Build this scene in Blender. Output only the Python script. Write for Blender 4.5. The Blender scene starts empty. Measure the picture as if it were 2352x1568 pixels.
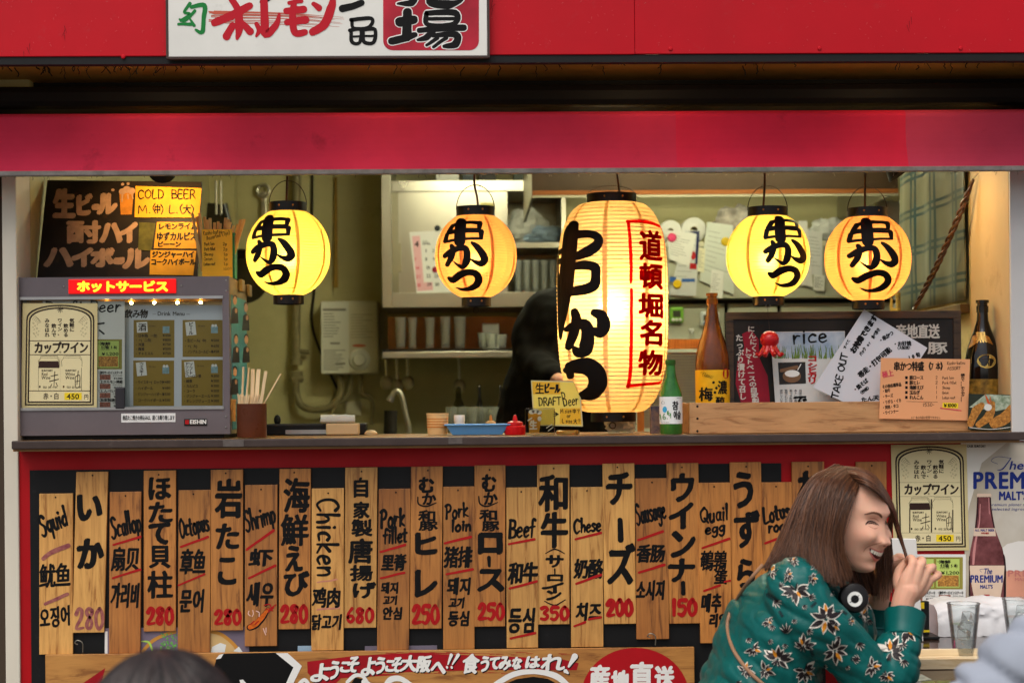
import bpy, bmesh, math, random
import numpy as np
from mathutils import Vector, Matrix, noise
from mathutils.bvhtree import BVHTree
S = bpy.context.scene
COL = S.collection
R = math.radians
PI = math.pi
random.seed(7)
# ------------------------------------------------------------------ camera
PX = 1.2404e-3                       # metres per reference pixel on the facade (Y = 0); frame is 2352 x 1568 reference pixels
DIST = 5.0
YAW, ROLL = R(-1.4), -0.0085
cd = bpy.data.cameras.new('camera')
cam = bpy.data.objects.new('camera', cd)
COL.objects.link(cam)
S.camera = cam
cd.sensor_width = 36.0
cd.lens = 36.0 * DIST / (2352 * PX)
cd.shift_y = (912.6 - 784) / 2352
cd.clip_start, cd.clip_end = 0.05, 500
CL = Vector((-DIST * math.tan(R(1.4)), -DIST, 1.45))
CM = Matrix.Translation(CL) @ Matrix.Rotation(YAW, 4, 'Z') @ Matrix.Rotation(R(90), 4, 'X') @ Matrix.Rotation(ROLL, 4, 'Z')
cam.matrix_world = CM
cd.dof.use_dof = True
cd.dof.focus_distance = 4.75
cd.dof.aperture_fstop = 4.0
cd.dof.aperture_blades = 7
# ------------------------------------------------------------------ sky, sun, exposure
SUN_EL, SUN_AZ = R(60), R(205)
w = bpy.data.worlds.new('World')
S.world = w
w.use_nodes = True
nt = w.node_tree
bg = nt.nodes['Background']
sky = nt.nodes.new('ShaderNodeTexSky')
sky.sky_type = 'NISHITA'
sky.sun_disc = False
sky.sun_elevation = SUN_EL
sky.sun_rotation = SUN_AZ
sky.air_density = 1.0
sky.dust_density = 4.0
sky.ozone_density = 0.6
hs = nt.nodes.new('ShaderNodeHueSaturation')      # overcast: the same sky, paler
hs.inputs['Saturation'].default_value = 0.45
nt.links.new(sky.outputs[0], hs.inputs['Color'])
nt.links.new(hs.outputs[0], bg.inputs[0])
bg.inputs[1].default_value = 0.12
sd = bpy.data.lights.new('sun', 'SUN')
sd.energy = 1.3
sd.angle = R(50)
sd.color = (1.0, 0.95, 0.88)
sun = bpy.data.objects.new('sun', sd)
COL.objects.link(sun)
sun.rotation_euler = (R(90) - SUN_EL, 0, R(180) - SUN_AZ)
sun.location = (0, -6, 8)
vs = S.view_settings
S.display_settings.display_device = 'sRGB'
vs.view_transform = 'Standard'
vs.look = 'None'
vs.exposure = 0.3
vs.gamma = 1.0
vs.use_curve_mapping = False
S.render.engine = 'CYCLES'
S.cycles.use_denoising = True
S.cycles.max_bounces = 8
S.cycles.transparent_max_bounces = 32
S.cycles.sample_clamp_indirect = 6.0
S.cycles.caustics_reflective = False
S.cycles.caustics_refractive = False
# ------------------------------------------------------------------ placing things
def ray(x, y):
  k = 36.0 / cd.lens / 2352
  v = Vector(((x - 1176) * k, (784 - y) * k + cd.shift_y * 36.0 / cd.lens, -1))
  return (CM.to_3x3() @ v)
def at(x, y, Y=0.0):
  d = ray(x, y)
  return CL + d * ((Y - CL.y) / d.y)
def sz(Y=0.0):
  return PX * (DIST + Y) / DIST
def rect(x0, y0, x1, y1, Y=0.0):
  xm, ym = (x0 + x1) / 2, (y0 + y1) / 2
  return at(x0, ym, Y).x, at(x1, ym, Y).x, at(xm, y1, Y).z, at(xm, y0, Y).z
def on_y(Y):
  return lambda x, y, h=0.0: at(x, y, Y - h)
def on_plane(p0, n):
  n = n.normalized()
  if n.dot(CL - p0) < 0: n = -n
  def f(x, y, h=0.0):
    d = ray(x, y)
    t = (p0 - CL).dot(n) / d.dot(n)
    return CL + d * t + n * h
  return f
# ------------------------------------------------------------------ scene tree
def tag(o, label=None, cat=None, group=None, kind=None):
  if label: o['label'] = label
  if cat: o['category'] = cat
  if group: o['group'] = group
  if kind: o['kind'] = kind
  return o
def thing(name, label, cat, loc, group=None):
  o = bpy.data.objects.new(name, None)
  o.empty_display_size = 0.05
  COL.objects.link(o)
  o.location = loc
  o['base'] = list(loc)
  return tag(o, label, cat, group)
def adopt(o, parent):
  if parent is not None:
    o.parent = parent
    if parent.type == 'EMPTY':
      o.matrix_parent_inverse = Matrix.Translation(-Vector(parent['base']))
def copy_tree(o, parent=None):
  c = o.copy()
  COL.objects.link(c)
  c.parent = parent
  for ch in list(o.children):
    copy_tree(ch, c)
  return c
# ------------------------------------------------------------------ mesh builder
def smooth_by_angle(me, ang=0.6):
  me.polygons.foreach_set('use_smooth', [True] * len(me.polygons))
  bm = bmesh.new(); bm.from_mesh(me)
  for e in bm.edges:
    if len(e.link_faces) == 2 and e.calc_face_angle(0) > ang:
      e.smooth = False
  bm.to_mesh(me); bm.free()
class MB:
  def __init__(s):
    s.v, s.f = [], []
  def add(s, vs, fs):
    b = len(s.v)
    s.v += [tuple(v) for v in vs]
    s.f += [tuple(i + b for i in f) for f in fs]
    return s
  def box(s, x0, x1, y0, y1, z0, z1):
    if x0 > x1: x0, x1 = x1, x0
    if y0 > y1: y0, y1 = y1, y0
    if z0 > z1: z0, z1 = z1, z0
    return s.add([(x0,y0,z0),(x1,y0,z0),(x1,y1,z0),(x0,y1,z0),(x0,y0,z1),(x1,y0,z1),(x1,y1,z1),(x0,y1,z1)],
           [(0,3,2,1),(4,5,6,7),(0,1,5,4),(1,2,6,5),(2,3,7,6),(3,0,4,7)])
  def hexa(s, q, depth):               # quad of four points (front) extruded by a vector
    q = [Vector(p) for p in q]; d = Vector(depth)
    return s.add(q + [p + d for p in q], [(0,1,2,3),(7,6,5,4),(0,4,5,1),(1,5,6,2),(2,6,7,3),(3,7,4,0)])
  def lathe(s, prof, c, n=32, M=None, closed=False):
    c = Vector(c); b = []
    for r, z in prof:
      for i in range(n):
        a = 2 * PI * i / n
        p = Vector((r * math.cos(a), r * math.sin(a), z))
        b.append(c + (M @ p if M else p))
    fs = []
    m = len(prof)
    for j in range(m if closed else m - 1):
      for i in range(n):
        k, l = j * n, ((j + 1) % m) * n
        fs.append((k + i, k + (i + 1) % n, l + (i + 1) % n, l + i))
    return s.add(b, fs)
  def disc(s, c, r, n=32, M=None, flip=False):
    c = Vector(c)
    vs = [c + (M @ Vector((r*math.cos(2*PI*i/n), r*math.sin(2*PI*i/n), 0)) if M else Vector((r*math.cos(2*PI*i/n), r*math.sin(2*PI*i/n), 0))) for i in range(n)]
    return s.add(vs, [tuple(range(n))])
  def tube(s, pts, r, n=8, cap=True):
    pts = [Vector(p) for p in pts]
    rs = r if isinstance(r, (list, tuple)) else [r] * len(pts)
    up = None; b = []
    for i, p in enumerate(pts):
      t = (pts[min(i+1, len(pts)-1)] - pts[max(i-1, 0)]).normalized()
      if up is None:
        up = Vector((0,0,1)) if abs(t.z) < 0.9 else Vector((1,0,0))
      up = (up - t * up.dot(t)).normalized()
      sd_ = t.cross(up)
      for k in range(n):
        a = 2 * PI * k / n
        b.append(p + (up * math.cos(a) + sd_ * math.sin(a)) * rs[i])
    fs = []
    for j in range(len(pts) - 1):
      for k in range(n):
        fs.append((j*n+k, j*n+(k+1) % n, (j+1)*n+(k+1) % n, (j+1)*n+k))
    if cap:
      fs.append(tuple(reversed(range(n))))
      fs.append(tuple(range((len(pts)-1)*n, len(pts)*n)))
    return s.add(b, fs)
  def grid(s, fn, nu, nv):
    b = [fn(i / nu, j / nv) for j in range(nv + 1) for i in range(nu + 1)]
    fs = [(j*(nu+1)+i, j*(nu+1)+i+1, (j+1)*(nu+1)+i+1, (j+1)*(nu+1)+i) for j in range(nv) for i in range(nu)]
    return s.add(b, fs)
  def build(s, name, mat, parent=None, bevel=0.0, smooth=False, ang=0.6, solid=0.0):
    me = bpy.data.meshes.new(name)
    me.from_pydata(s.v, [], s.f)
    me.update()
    if smooth: smooth_by_angle(me, ang)
    o = bpy.data.objects.new(name, me)
    COL.objects.link(o)
    if mat: me.materials.append(mat)
    adopt(o, parent)
    if solid:
      m = o.modifiers.new('solid', 'SOLIDIFY'); m.thickness = solid; m.offset = 0
    if bevel:
      m = o.modifiers.new('bevel', 'BEVEL'); m.width = bevel; m.segments = 2; m.limit_method = 'ANGLE'
      m.harden_normals = False
    return o
def smooth_pts(pts, k=6):
  P = [Vector(p) for p in pts]
  if len(P) < 3:
    return [P[0].lerp(P[-1], i / k) for i in range(k + 1)]
  out = []
  for i in range(len(P) - 1):
    a, b, c, d = P[max(i-1, 0)], P[i], P[i+1], P[min(i+2, len(P)-1)]
    for j in range(k):
      t = j / k
      out.append(0.5 * ((2*b) + (c-a)*t + (2*a-5*b+4*c-d)*t*t + (3*b-a-3*c+d)*t*t*t))
  out.append(P[-1])
  return out
def ellipsoid(mb, c, r, n=16, m=10, M=None):
  prof = [(math.sin(PI * j / m), -math.cos(PI * j / m)) for j in range(m + 1)]
  prof[0] = (1e-4, -1); prof[-1] = (1e-4, 1)
  A = Matrix.Diagonal(Vector(r)).to_4x4()
  if M: A = M.to_4x4() @ A
  mb.lathe(prof, c, n, M=A)
# ------------------------------------------------------------------ materials
def lin(c):
  def f(u):
    u /= 255.0
    return u / 12.92 if u <= 0.04045 else ((u + 0.055) / 1.055) ** 2.4
  return (f(c[0]), f(c[1]), f(c[2]), 1.0)
MATS = {}
def mat(name, c, rough=0.55, metal=0.0, var=0.0, vscale=8.0, stretch=None, bump=0.0, bscale=80.0, spec=0.3,
    dirt=0.0, dirtc=(40, 34, 28), dscale=6.0, emis=None, es=0.0, trans=0.0, ior=1.45, alpha=1.0, coat=0.0, c2=None, sheen=0.0, sss=0.0, rvar=0.0):
  if name in MATS: return MATS[name]
  m = bpy.data.materials.new(name); MATS[name] = m
  m.use_nodes = True
  t = m.node_tree; N = t.nodes; L = t.links
  b = N['Principled BSDF']
  I = b.inputs
  base = lin(c)
  I['Base Color'].default_value = base
  I['Roughness'].default_value = rough
  I['Metallic'].default_value = metal
  I['Specular IOR Level'].default_value = spec
  I['IOR'].default_value = ior
  I['Transmission Weight'].default_value = trans
  I['Alpha'].default_value = alpha
  I['Coat Weight'].default_value = coat
  if sheen: I['Sheen Weight'].default_value = sheen
  if sss:
    I['Subsurface Weight'].default_value = sss
    I['Subsurface Radius'].default_value = (0.012, 0.005, 0.003)
    I['Subsurface Scale'].default_value = 1.0
  if emis:
    I['Emission Color'].default_value = lin(emis)
    I['Emission Strength'].default_value = es
  if var or bump or dirt or rvar:
    tc = N.new('ShaderNodeTexCoord')
    src = tc.outputs['Object']
    if stretch:
      mp = N.new('ShaderNodeMapping'); mp.inputs['Scale'].default_value = stretch
      L.new(src, mp.inputs[0]); src2 = mp.outputs[0]
    else: src2 = src
    col = None
    if var:
      n1 = N.new('ShaderNodeTexNoise'); n1.inputs['Scale'].default_value = vscale; n1.inputs['Detail'].default_value = 5; n1.inputs['Roughness'].default_value = 0.6
      L.new(src2, n1.inputs[0])
      mx = N.new('ShaderNodeMix'); mx.data_type = 'RGBA'
      rg = N.new('ShaderNodeMapRange'); rg.inputs[1].default_value = 0.28; rg.inputs[2].default_value = 0.72
      L.new(n1.outputs[0], rg.inputs[0]); L.new(rg.outputs[0], mx.inputs[0])
      lo = tuple(max(0, v * (1 - var)) for v in base[:3]) + (1,)
      hi = lin(c2) if c2 else tuple(min(1, v * (1 + var)) for v in base[:3]) + (1,)
      mx.inputs[6].default_value = lo; mx.inputs[7].default_value = hi
      col = mx.outputs[2]
    if dirt:
      n2 = N.new('ShaderNodeTexNoise'); n2.inputs['Scale'].default_value = dscale; n2.inputs['Detail'].default_value = 9; n2.inputs['Roughness'].default_value = 0.72
      L.new(src, n2.inputs[0])
      rg = N.new('ShaderNodeMapRange'); rg.inputs[1].default_value = 0.60; rg.inputs[2].default_value = 0.74; rg.inputs[4].default_value = dirt
      L.new(n2.outputs[0], rg.inputs[0])
      mx = N.new('ShaderNodeMix'); mx.data_type = 'RGBA'
      L.new(rg.outputs[0], mx.inputs[0])
      if col: L.new(col, mx.inputs[6])
      else: mx.inputs[6].default_value = base
      mx.inputs[7].default_value = lin(dirtc)
      col = mx.outputs[2]
    if col: L.new(col, I['Base Color'])
    if rvar:
      n4 = N.new('ShaderNodeTexNoise'); n4.inputs['Scale'].default_value = vscale * 1.7; n4.inputs['Detail'].default_value = 6
      L.new(src2, n4.inputs[0])
      rg = N.new('ShaderNodeMapRange'); rg.inputs[1].default_value = 0.3; rg.inputs[2].default_value = 0.7
      rg.inputs[3].default_value = max(0.02, rough - rvar); rg.inputs[4].default_value = min(1, rough + rvar)
      L.new(n4.outputs[0], rg.inputs[0]); L.new(rg.outputs[0], I['Roughness'])
    if bump:
      n3 = N.new('ShaderNodeTexNoise'); n3.inputs['Scale'].default_value = bscale; n3.inputs['Detail'].default_value = 4
      L.new(src2, n3.inputs[0])
      bp = N.new('ShaderNodeBump'); bp.inputs['Strength'].default_value = min(1, bump); bp.inputs['Distance'].default_value = 0.004
      L.new(n3.outputs[0], bp.inputs['Height']); L.new(bp.outputs[0], I['Normal'])
  return m
def wood(name, dark, light, scale=(55, 55, 5.5), rough=0.5, knots=0.5, coat=0.0, stain=0.35):
  if name in MATS: return MATS[name]
  m = bpy.data.materials.new(name); MATS[name] = m
  m.use_nodes = True
  t = m.node_tree; N = t.nodes; L = t.links
  b = N['Principled BSDF']
  tc = N.new('ShaderNodeTexCoord')
  mp = N.new('ShaderNodeMapping'); mp.inputs['Scale'].default_value = scale
  L.new(tc.outputs['Object'], mp.inputs[0])
  n1 = N.new('ShaderNodeTexNoise'); n1.inputs['Scale'].default_value = 1.0; n1.inputs['Detail'].default_value = 7; n1.inputs['Roughness'].default_value = 0.65; n1.inputs['Distortion'].default_value = 0.7
  L.new(mp.outputs[0], n1.inputs[0])
  n2 = N.new('ShaderNodeTexNoise'); n2.inputs['Scale'].default_value = 3.5; n2.inputs['Detail'].default_value = 4
  L.new(tc.outputs['Object'], n2.inputs[0])
  cr = N.new('ShaderNodeValToRGB')
  cr.color_ramp.elements[0].position = 0.36; cr.color_ramp.elements[0].color = lin(dark)
  cr.color_ramp.elements[1].position = 0.60; cr.color_ramp.elements[1].color = lin(light)
  e = cr.color_ramp.elements.new(0.45)
  e.color = tuple(0.35 * a + 0.65 * c for a, c in zip(lin(dark), lin(light)))
  L.new(n1.outputs[0], cr.inputs[0])
  mx = N.new('ShaderNodeMix'); mx.data_type = 'RGBA'; mx.blend_type = 'MULTIPLY'
  rg = N.new('ShaderNodeMapRange'); rg.inputs[1].default_value = 0.45; rg.inputs[2].default_value = 0.7; rg.inputs[4].default_value = stain
  L.new(n2.outputs[0], rg.inputs[0]); L.new(rg.outputs[0], mx.inputs[0])
  L.new(cr.outputs[0], mx.inputs[6]); mx.inputs[7].default_value = (0.62, 0.45, 0.3, 1)
  oi = N.new('ShaderNodeObjectInfo'); rv = N.new('ShaderNodeMapRange'); rv.inputs[3].default_value = 0.80; rv.inputs[4].default_value = 1.10
  L.new(oi.outputs['Random'], rv.inputs[0])
  mv = N.new('ShaderNodeMix'); mv.data_type = 'RGBA'; mv.blend_type = 'MULTIPLY'; mv.inputs[0].default_value = 1.0
  L.new(mx.outputs[2], mv.inputs[6]); L.new(rv.outputs[0], mv.inputs[7])
  L.new(mv.outputs[2], b.inputs['Base Color'])
  b.inputs['Roughness'].default_value = rough
  b.inputs['Coat Weight'].default_value = coat
  bp = N.new('ShaderNodeBump'); bp.inputs['Strength'].default_value = 0.18; bp.inputs['Distance'].default_value = 0.002
  L.new(n1.outputs[0], bp.inputs['Height']); L.new(bp.outputs[0], b.inputs['Normal'])
  return m
def glass(name, c=(235, 240, 238), rough=0.03, frost=0.0):
  # thin-walled glass: clear with a reflecting coat, so that light and shadow rays pass
  if name in MATS: return MATS[name]
  m = bpy.data.materials.new(name); MATS[name] = m
  m.use_nodes = True
  t = m.node_tree; N = t.nodes; L = t.links
  N.remove(N['Principled BSDF'])
  tr = N.new('ShaderNodeBsdfTransparent'); tr.inputs[0].default_value = lin(c)
  gl = N.new('ShaderNodeBsdfGlossy'); gl.inputs['Roughness'].default_value = rough
  lw = N.new('ShaderNodeLayerWeight'); lw.inputs[0].default_value = 0.22
  rg = N.new('ShaderNodeMapRange'); rg.inputs[3].default_value = 0.0; rg.inputs[4].default_value = 0.8
  mx = N.new('ShaderNodeMixShader')
  L.new(lw.outputs['Fresnel'], rg.inputs[0]); L.new(rg.outputs[0], mx.inputs[0])
  L.new(tr.outputs[0], mx.inputs[1]); L.new(gl.outputs[0], mx.inputs[2])
  out = mx.outputs[0]
  if frost:
    df = N.new('ShaderNodeBsdfDiffuse'); df.inputs[0].default_value = (0.85, 0.87, 0.85, 1)
    m2 = N.new('ShaderNodeMixShader'); m2.inputs[0].default_value = frost
    L.new(out, m2.inputs[1]); L.new(df.outputs[0], m2.inputs[2]); out = m2.outputs[0]
  L.new(out, N['Material Output'].inputs[0])
  return m
# ------------------------------------------------------------------ lettering
_fc = bpy.data.curves.new('glyph', 'FONT'); _fc.resolution_u = 3
_fo = bpy.data.objects.new('glyph', _fc); COL.objects.link(_fo)
_G = {}
def glyph(ch):
  if ch not in _G:
    _fc.body = ch
    bpy.context.view_layer.update()
    me = _fo.to_mesh()
    vs = [(v.co.x, v.co.y) for v in me.vertices]
    me.calc_loop_triangles()
    fs = [tuple(t.vertices) for t in me.loop_triangles]
    _fo.to_mesh_clear()
    _fc.body = ch + ch
    bpy.context.view_layer.update()
    _G[ch] = (vs, fs, max([v[0] for v in vs], default=0.3))
  return _G[ch]
# single-stroke handwriting: width, strokes; units of a tenth of the capital height
H = {
'A': (6, '0,0 3,10 6,0|1.2,3.4 4.8,3.4'), 'B': (5.6, '.8,0 .6,10|.6,9.8 4.4,9 4.4,6 .9,5.2 5.2,4.2 5.2,.8 .8,0'),
'C': (6, '5.6,8.6 3.4,10 .8,7.6 .5,3.2 2.6,0 5.6,1.4'), 'D': (6, '.7,0 .6,10|.3,9.8 4.4,8.8 5.6,5 4.2,1 .4,0'),
'E': (5, '4.8,9.8 .7,9.8 .6,0 4.9,.2|.7,5.2 4,5.4'), 'F': (5, '5,9.8 .7,9.6 .6,0|.7,5.2 4,5.4'),
'K': (6, '.7,10 .7,0|5.4,9.6 .9,4.6 5.8,0'), 'L': (5, '.9,10 .5,.4 4.8,.6'), 'M': (7.4, '.4,0 1.2,10 3.6,3 6.2,10 7,0'),
'O': (6.6, '3.6,10 .8,7.4 .6,2.8 3.2,0 6,2.8 6,7.4 3.4,10'), 'P': (5.6, '.8,0 .9,10|.2,9 3,10 5.2,7.8 3.8,5.2 1,4.6'),
'Q': (7, '3.6,10 .8,7.4 .8,2.8 3.4,.4 6.2,2.8 6,7.6 3.4,10|3.8,2.6 6.9,-.6'), 'R': (6, '.8,0 .9,10|.5,9.6 3.6,10 5.2,7.6 3.4,5.2 1,5|2.8,5 5.8,0'),
'S': (5.6, '5.2,8.6 3.6,10 1.2,8.8 1.6,6.4 4.4,4 4.2,1 2,-.4 .2,.8'), 'T': (6, '0,9.7 6,9.9|3,9.8 2.8,0'),
'U': (6, '.6,10 .6,2.6 2.8,0 5,2 5.4,10|5.4,10 5.5,0'), 'I': (2, '1,10 1,0'), 'G': (6, '5.6,8.6 3.2,10 .6,6 1.6,.8 4.6,.4 5.4,4.4 3.4,4.4'),
'N': (6, '.5,0 .8,10 5,0 5.4,10'), 'H': (6, '.7,10 .6,0|5.3,10 5.3,0|.6,5 5.3,5.2'), 'Y': (6, '.3,10 3,5 5.8,10|3,5 2.8,0'), 'V': (6, '.2,10 3,0 5.8,10'), 'W': (8, '.2,10 2,0 4,7 6,0 7.8,10'),
'a': (4.8, '4,5.4 1.6,5.4 .5,2.4 1.6,.2 3.4,1.4 4,5.2|4,5.4 3.8,1 4.8,.2'), 'b': (4.8, '.8,10 .7,.4|.7,3.6 2.6,5.4 4.4,3 3,.2 .7,.8'),
'c': (4.4, '4,4.8 2.4,5.6 .6,3.4 1.2,.6 4.2,.8'), 'd': (5, '4,4.6 2,5.4 .5,2.6 1.6,.2 3.6,1.6|4.2,10.4 3.9,.2'),
'e': (4.6, '.7,2.8 4,3.6 3,5.6 1,4.6 .6,1.6 2.2,0 4.4,1'), 'f': (4, '3.8,9.4 2.4,10.2 1.5,8 1.4,0|0,5.6 3.6,6'),
'g': (4.8, '4,5 2,5.6 .5,3.2 1.8,1 3.8,2.6|4.2,5.4 4,-1.6 2,-3.4 .3,-2.2'), 'h': (4.8, '.8,10.4 .6,0|.7,3.6 2.8,5.4 4,3.8 4.2,0'),
'i': (2, '1,5.6 .9,0|1,8.2 1.1,7.6'), 'k': (4.8, '.8,10 .7,0|4,5.8 .9,2.6 4.6,0'), 'l': (2, '1,10.6 .9,0'),
'm': (7, '.6,5.6 .6,0|.7,3.6 2.4,5.6 3.4,4 3.4,0|3.5,3.6 5.2,5.6 6.4,4 6.5,0'), 'n': (4.8, '.6,5.6 .6,0|.7,3.6 2.6,5.6 4,4 4.2,0'),
'o': (4.8, '2.6,5.6 .6,3.8 1,.8 3,0 4.3,2.2 3.8,5 2.4,5.6'), 'p': (4.8, '.9,5.6 .5,-3.6|.8,4 2.8,5.8 4.4,3.4 3,.4 .8,.8'),
'q': (4.8, '4,5 2,5.6 .5,2.8 2,.4 3.8,2.4|4.2,5.6 3.8,-3.6'), 'r': (4, '.7,5.6 .7,0|.8,3.2 2.2,5.4 3.8,5.2'),
's': (4, '3.6,4.8 2,5.6 .9,4.2 3,2.4 3.2,.6 1.4,-.1 .2,.6'), 't': (4, '1.8,8.8 1.6,1 3.6,.4|.2,5.8 3.8,6.2'),
'u': (4.8, '.7,5.6 .7,1.4 2.4,0 3.8,2|4,5.6 4,.2'), 'v': (4.4, '.3,5.6 2.2,0 4.2,5.6'), 'w': (6.4, '.3,5.6 1.8,0 3.2,4.6 4.6,0 6.2,5.6'), 'y': (4.6, '.4,5.6 2.4,1|4.3,5.6 1,-3.4'), 'z': (4.4, '.4,5.4 4,5.4 .4,.2 4.2,.2'),
'0': (6, '3.2,10 .9,7.2 1,2.4 3,0 5.4,3 5,7.8 3,10'), '1': (3, '1.5,10 1.4,0'), '2': (6, '.8,7.4 2.6,10 4.8,8.6 3.6,4.6 .5,.3 5.6,.7'),
'3': (5.8, '.8,9 3.4,10 4.8,7.8 2.2,5.4 5,3.2 3.4,.2 .4,.6'), '4': (5.8, '3.4,10 .4,3.4 5.6,3.6|4,6.4 3.8,0'), '5': (6, '5.4,9.8 1.4,9.6 1,5.8 4.2,6 5.2,2.8 3,0 .6,.8'),
'6': (6, '4.2,10 1.4,6 1,1.8 3.2,0 5.2,2.4 3.6,4.8 1.2,3.4'), '7': (5.6, '.4,9.6 5,9.6 2.2,0'), '8': (6, '4.8,8.8 2.8,10 1.2,7.8 4.6,3.4 3.6,.2 1.4,.4 1.4,3 4.8,7.6 4.6,9.2'), '9': (5.6, '4.8,7 2.4,9.8 .8,7 2.6,5 4.8,7.6|4.9,8.6 4,0'),
'?': (5, '.6,8 2.6,10 4.4,8 2.4,5 2.3,3|2.3,.6 2.3,0'), '!': (2.4, '1.4,10 1.1,3|1,.6 1,0'), '-': (4, '.4,4 3.6,4.2'), '(': (3, '2.6,11 .8,6 2.4,-1'), ')': (3, '.4,11 2.2,6 .6,-1'), '.': (2, '.8,.5 1,0'), ':': (2, '1,4 1,3.6|1,.6 1,0'), ',': (2, '1,.6 .4,-1.4'), "'": (1.6, '1,10 .6,8'), '%': (5, '0,0 5,10'),
}
class Ink:
  """flat lettering and marks, given in reference pixels on the surface they are painted on"""
  def __init__(s, h=0.0005, warp=0.0, seed=0.0):
    s.v, s.f, s.h, s.warp, s.seed, s.n = [], [], h, warp, seed, 0
  def _add(s, pts, fs, dh=0.0):
    b = len(s.v)
    for x, y in pts:
      if s.warp:
        q = noise.noise_vector((x / 16.0, y / 16.0, s.seed))
        x += q.x * s.warp; y += q.y * s.warp
      s.v.append((x, y, s.h + dh))
    s.f += [tuple(i + b for i in f) for f in fs]
    s.n += 1
  def font(s, txt, x0, y0, x1, y1, pen=0.0, rot=0.0, shear=0.0, vert=False, ratio=0.55, tight=False, adv=None):
    """txt spread over the box: along x, or down y when vert; tight fits the ink itself to the box"""
    chars = list(txt)
    n = len(chars)
    if adv is None and not vert and all(ord(c) < 0x2000 for c in txt):
      ws = [(glyph(c)[2] + 0.06) if c != ' ' else 0.3 for c in chars]
    else: ws = [1.0] * n
    tot = sum(ws); acc = 0.0
    cx, cy = (x0 + x1) / 2, (y0 + y1) / 2
    ca, sa = math.cos(rot), math.sin(rot)
    for c, wd in zip(chars, ws):
      if vert: bx0, bx1, by0, by1 = x0, x1, y0 + (y1 - y0) * acc / tot, y0 + (y1 - y0) * (acc + wd) / tot
      else: bx0, bx1, by0, by1 = x0 + (x1 - x0) * acc / tot, x0 + (x1 - x0) * (acc + wd) / tot, y0, y1
      acc += wd
      if c in ' \u3000': continue
      vs, fs, _ = glyph(c)
      if not vs: continue
      if vert and c == 'ー':
        vs = [(0.5 + (v[1] - 0.38), 0.38 - (v[0] - 0.5)) for v in vs]
      if tight:
        gx0, gx1 = min(v[0] for v in vs), max(v[0] for v in vs); gy0, gy1 = min(v[1] for v in vs), max(v[1] for v in vs)
      elif all(ord(k) < 0x2000 for k in txt) and not vert:
        gx0, gx1, gy0, gy1 = 0, wd, -0.22, 0.80
      else: gx0, gx1, gy0, gy1 = 0.02, 0.98, -0.11, 0.87
      P = []
      for v in vs:
        u = (v[0] - gx0) / max(1e-6, gx1 - gx0); q = (v[1] - gy0) / max(1e-6, gy1 - gy0)
        X = bx0 + (bx1 - bx0) * u; Y = by1 - (by1 - by0) * q
        X += shear * (cy - Y)
        dx, dy = X - cx, Y - cy
        P.append((cx + dx * ca - dy * sa, cy + dx * sa + dy * ca))
      s._add(P, fs)
      if pen:
        for k in range(8):
          a = 2 * PI * k / 8 + 0.2
          ex, ey = pen * math.cos(a), pen * ratio * math.sin(a)
          ex, ey = ex * 0.82 - ey * 0.57, -ex * 0.57 - ey * 0.82
          s._add([(p[0] + ex, p[1] + ey) for p in P], fs, (k + 1) * 1.5e-5)
  def stroke(s, pts, wd, k=6, nw=2, raw=False):
    """brush stroke along points; wd is one width or one per point"""
    P = [(p[0], p[1], 0) for p in pts]
    ws = list(wd) if isinstance(wd, (list, tuple)) else [wd] * len(P)
    Q = smooth_pts(P, k) if not raw else [Vector(p) for p in P]
    W = []
    for i in range(len(Q)):
      t = i / max(1, len(Q) - 1) * (len(ws) - 1); j = min(int(t), len(ws) - 2) if len(ws) > 1 else 0
      W.append(ws[0] if len(ws) == 1 else ws[j] + (ws[j+1] - ws[j]) * (t - j))
    # round ends
    def d(i):
      a, b = Q[max(i-1, 0)], Q[min(i+1, len(Q)-1)]
      v = b - a
      return v.normalized() if v.length > 1e-9 else Vector((1, 0, 0))
    rows = []
    t0, t1 = d(0), d(len(Q) - 1)
    for a in (0.95, 0.8, 0.45): rows.append((Q[0] - t0 * W[0] / 2 * a, t0, W[0] * math.sqrt(1 - a * a)))
    for i in range(len(Q)): rows.append((Q[i], d(i), W[i]))
    for a in (0.45, 0.8, 0.95): rows.append((Q[-1] + t1 * W[-1] / 2 * a, t1, W[-1] * math.sqrt(1 - a * a)))
    pts_, fs = [], []
    for p, t, wv in rows:
      nrm = Vector((-t.y, t.x, 0))
      for j in range(nw + 1):
        q = p + nrm * wv * (j / nw - 0.5)
        pts_.append((q.x, q.y))
    for i in range(len(rows) - 1):
      for j in range(nw):
        a = i * (nw + 1) + j
        fs.append((a, a + 1, a + nw + 2, a + nw + 1))
    s._add(pts_, fs, (s.n % 24) * 1.5e-5)
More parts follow.
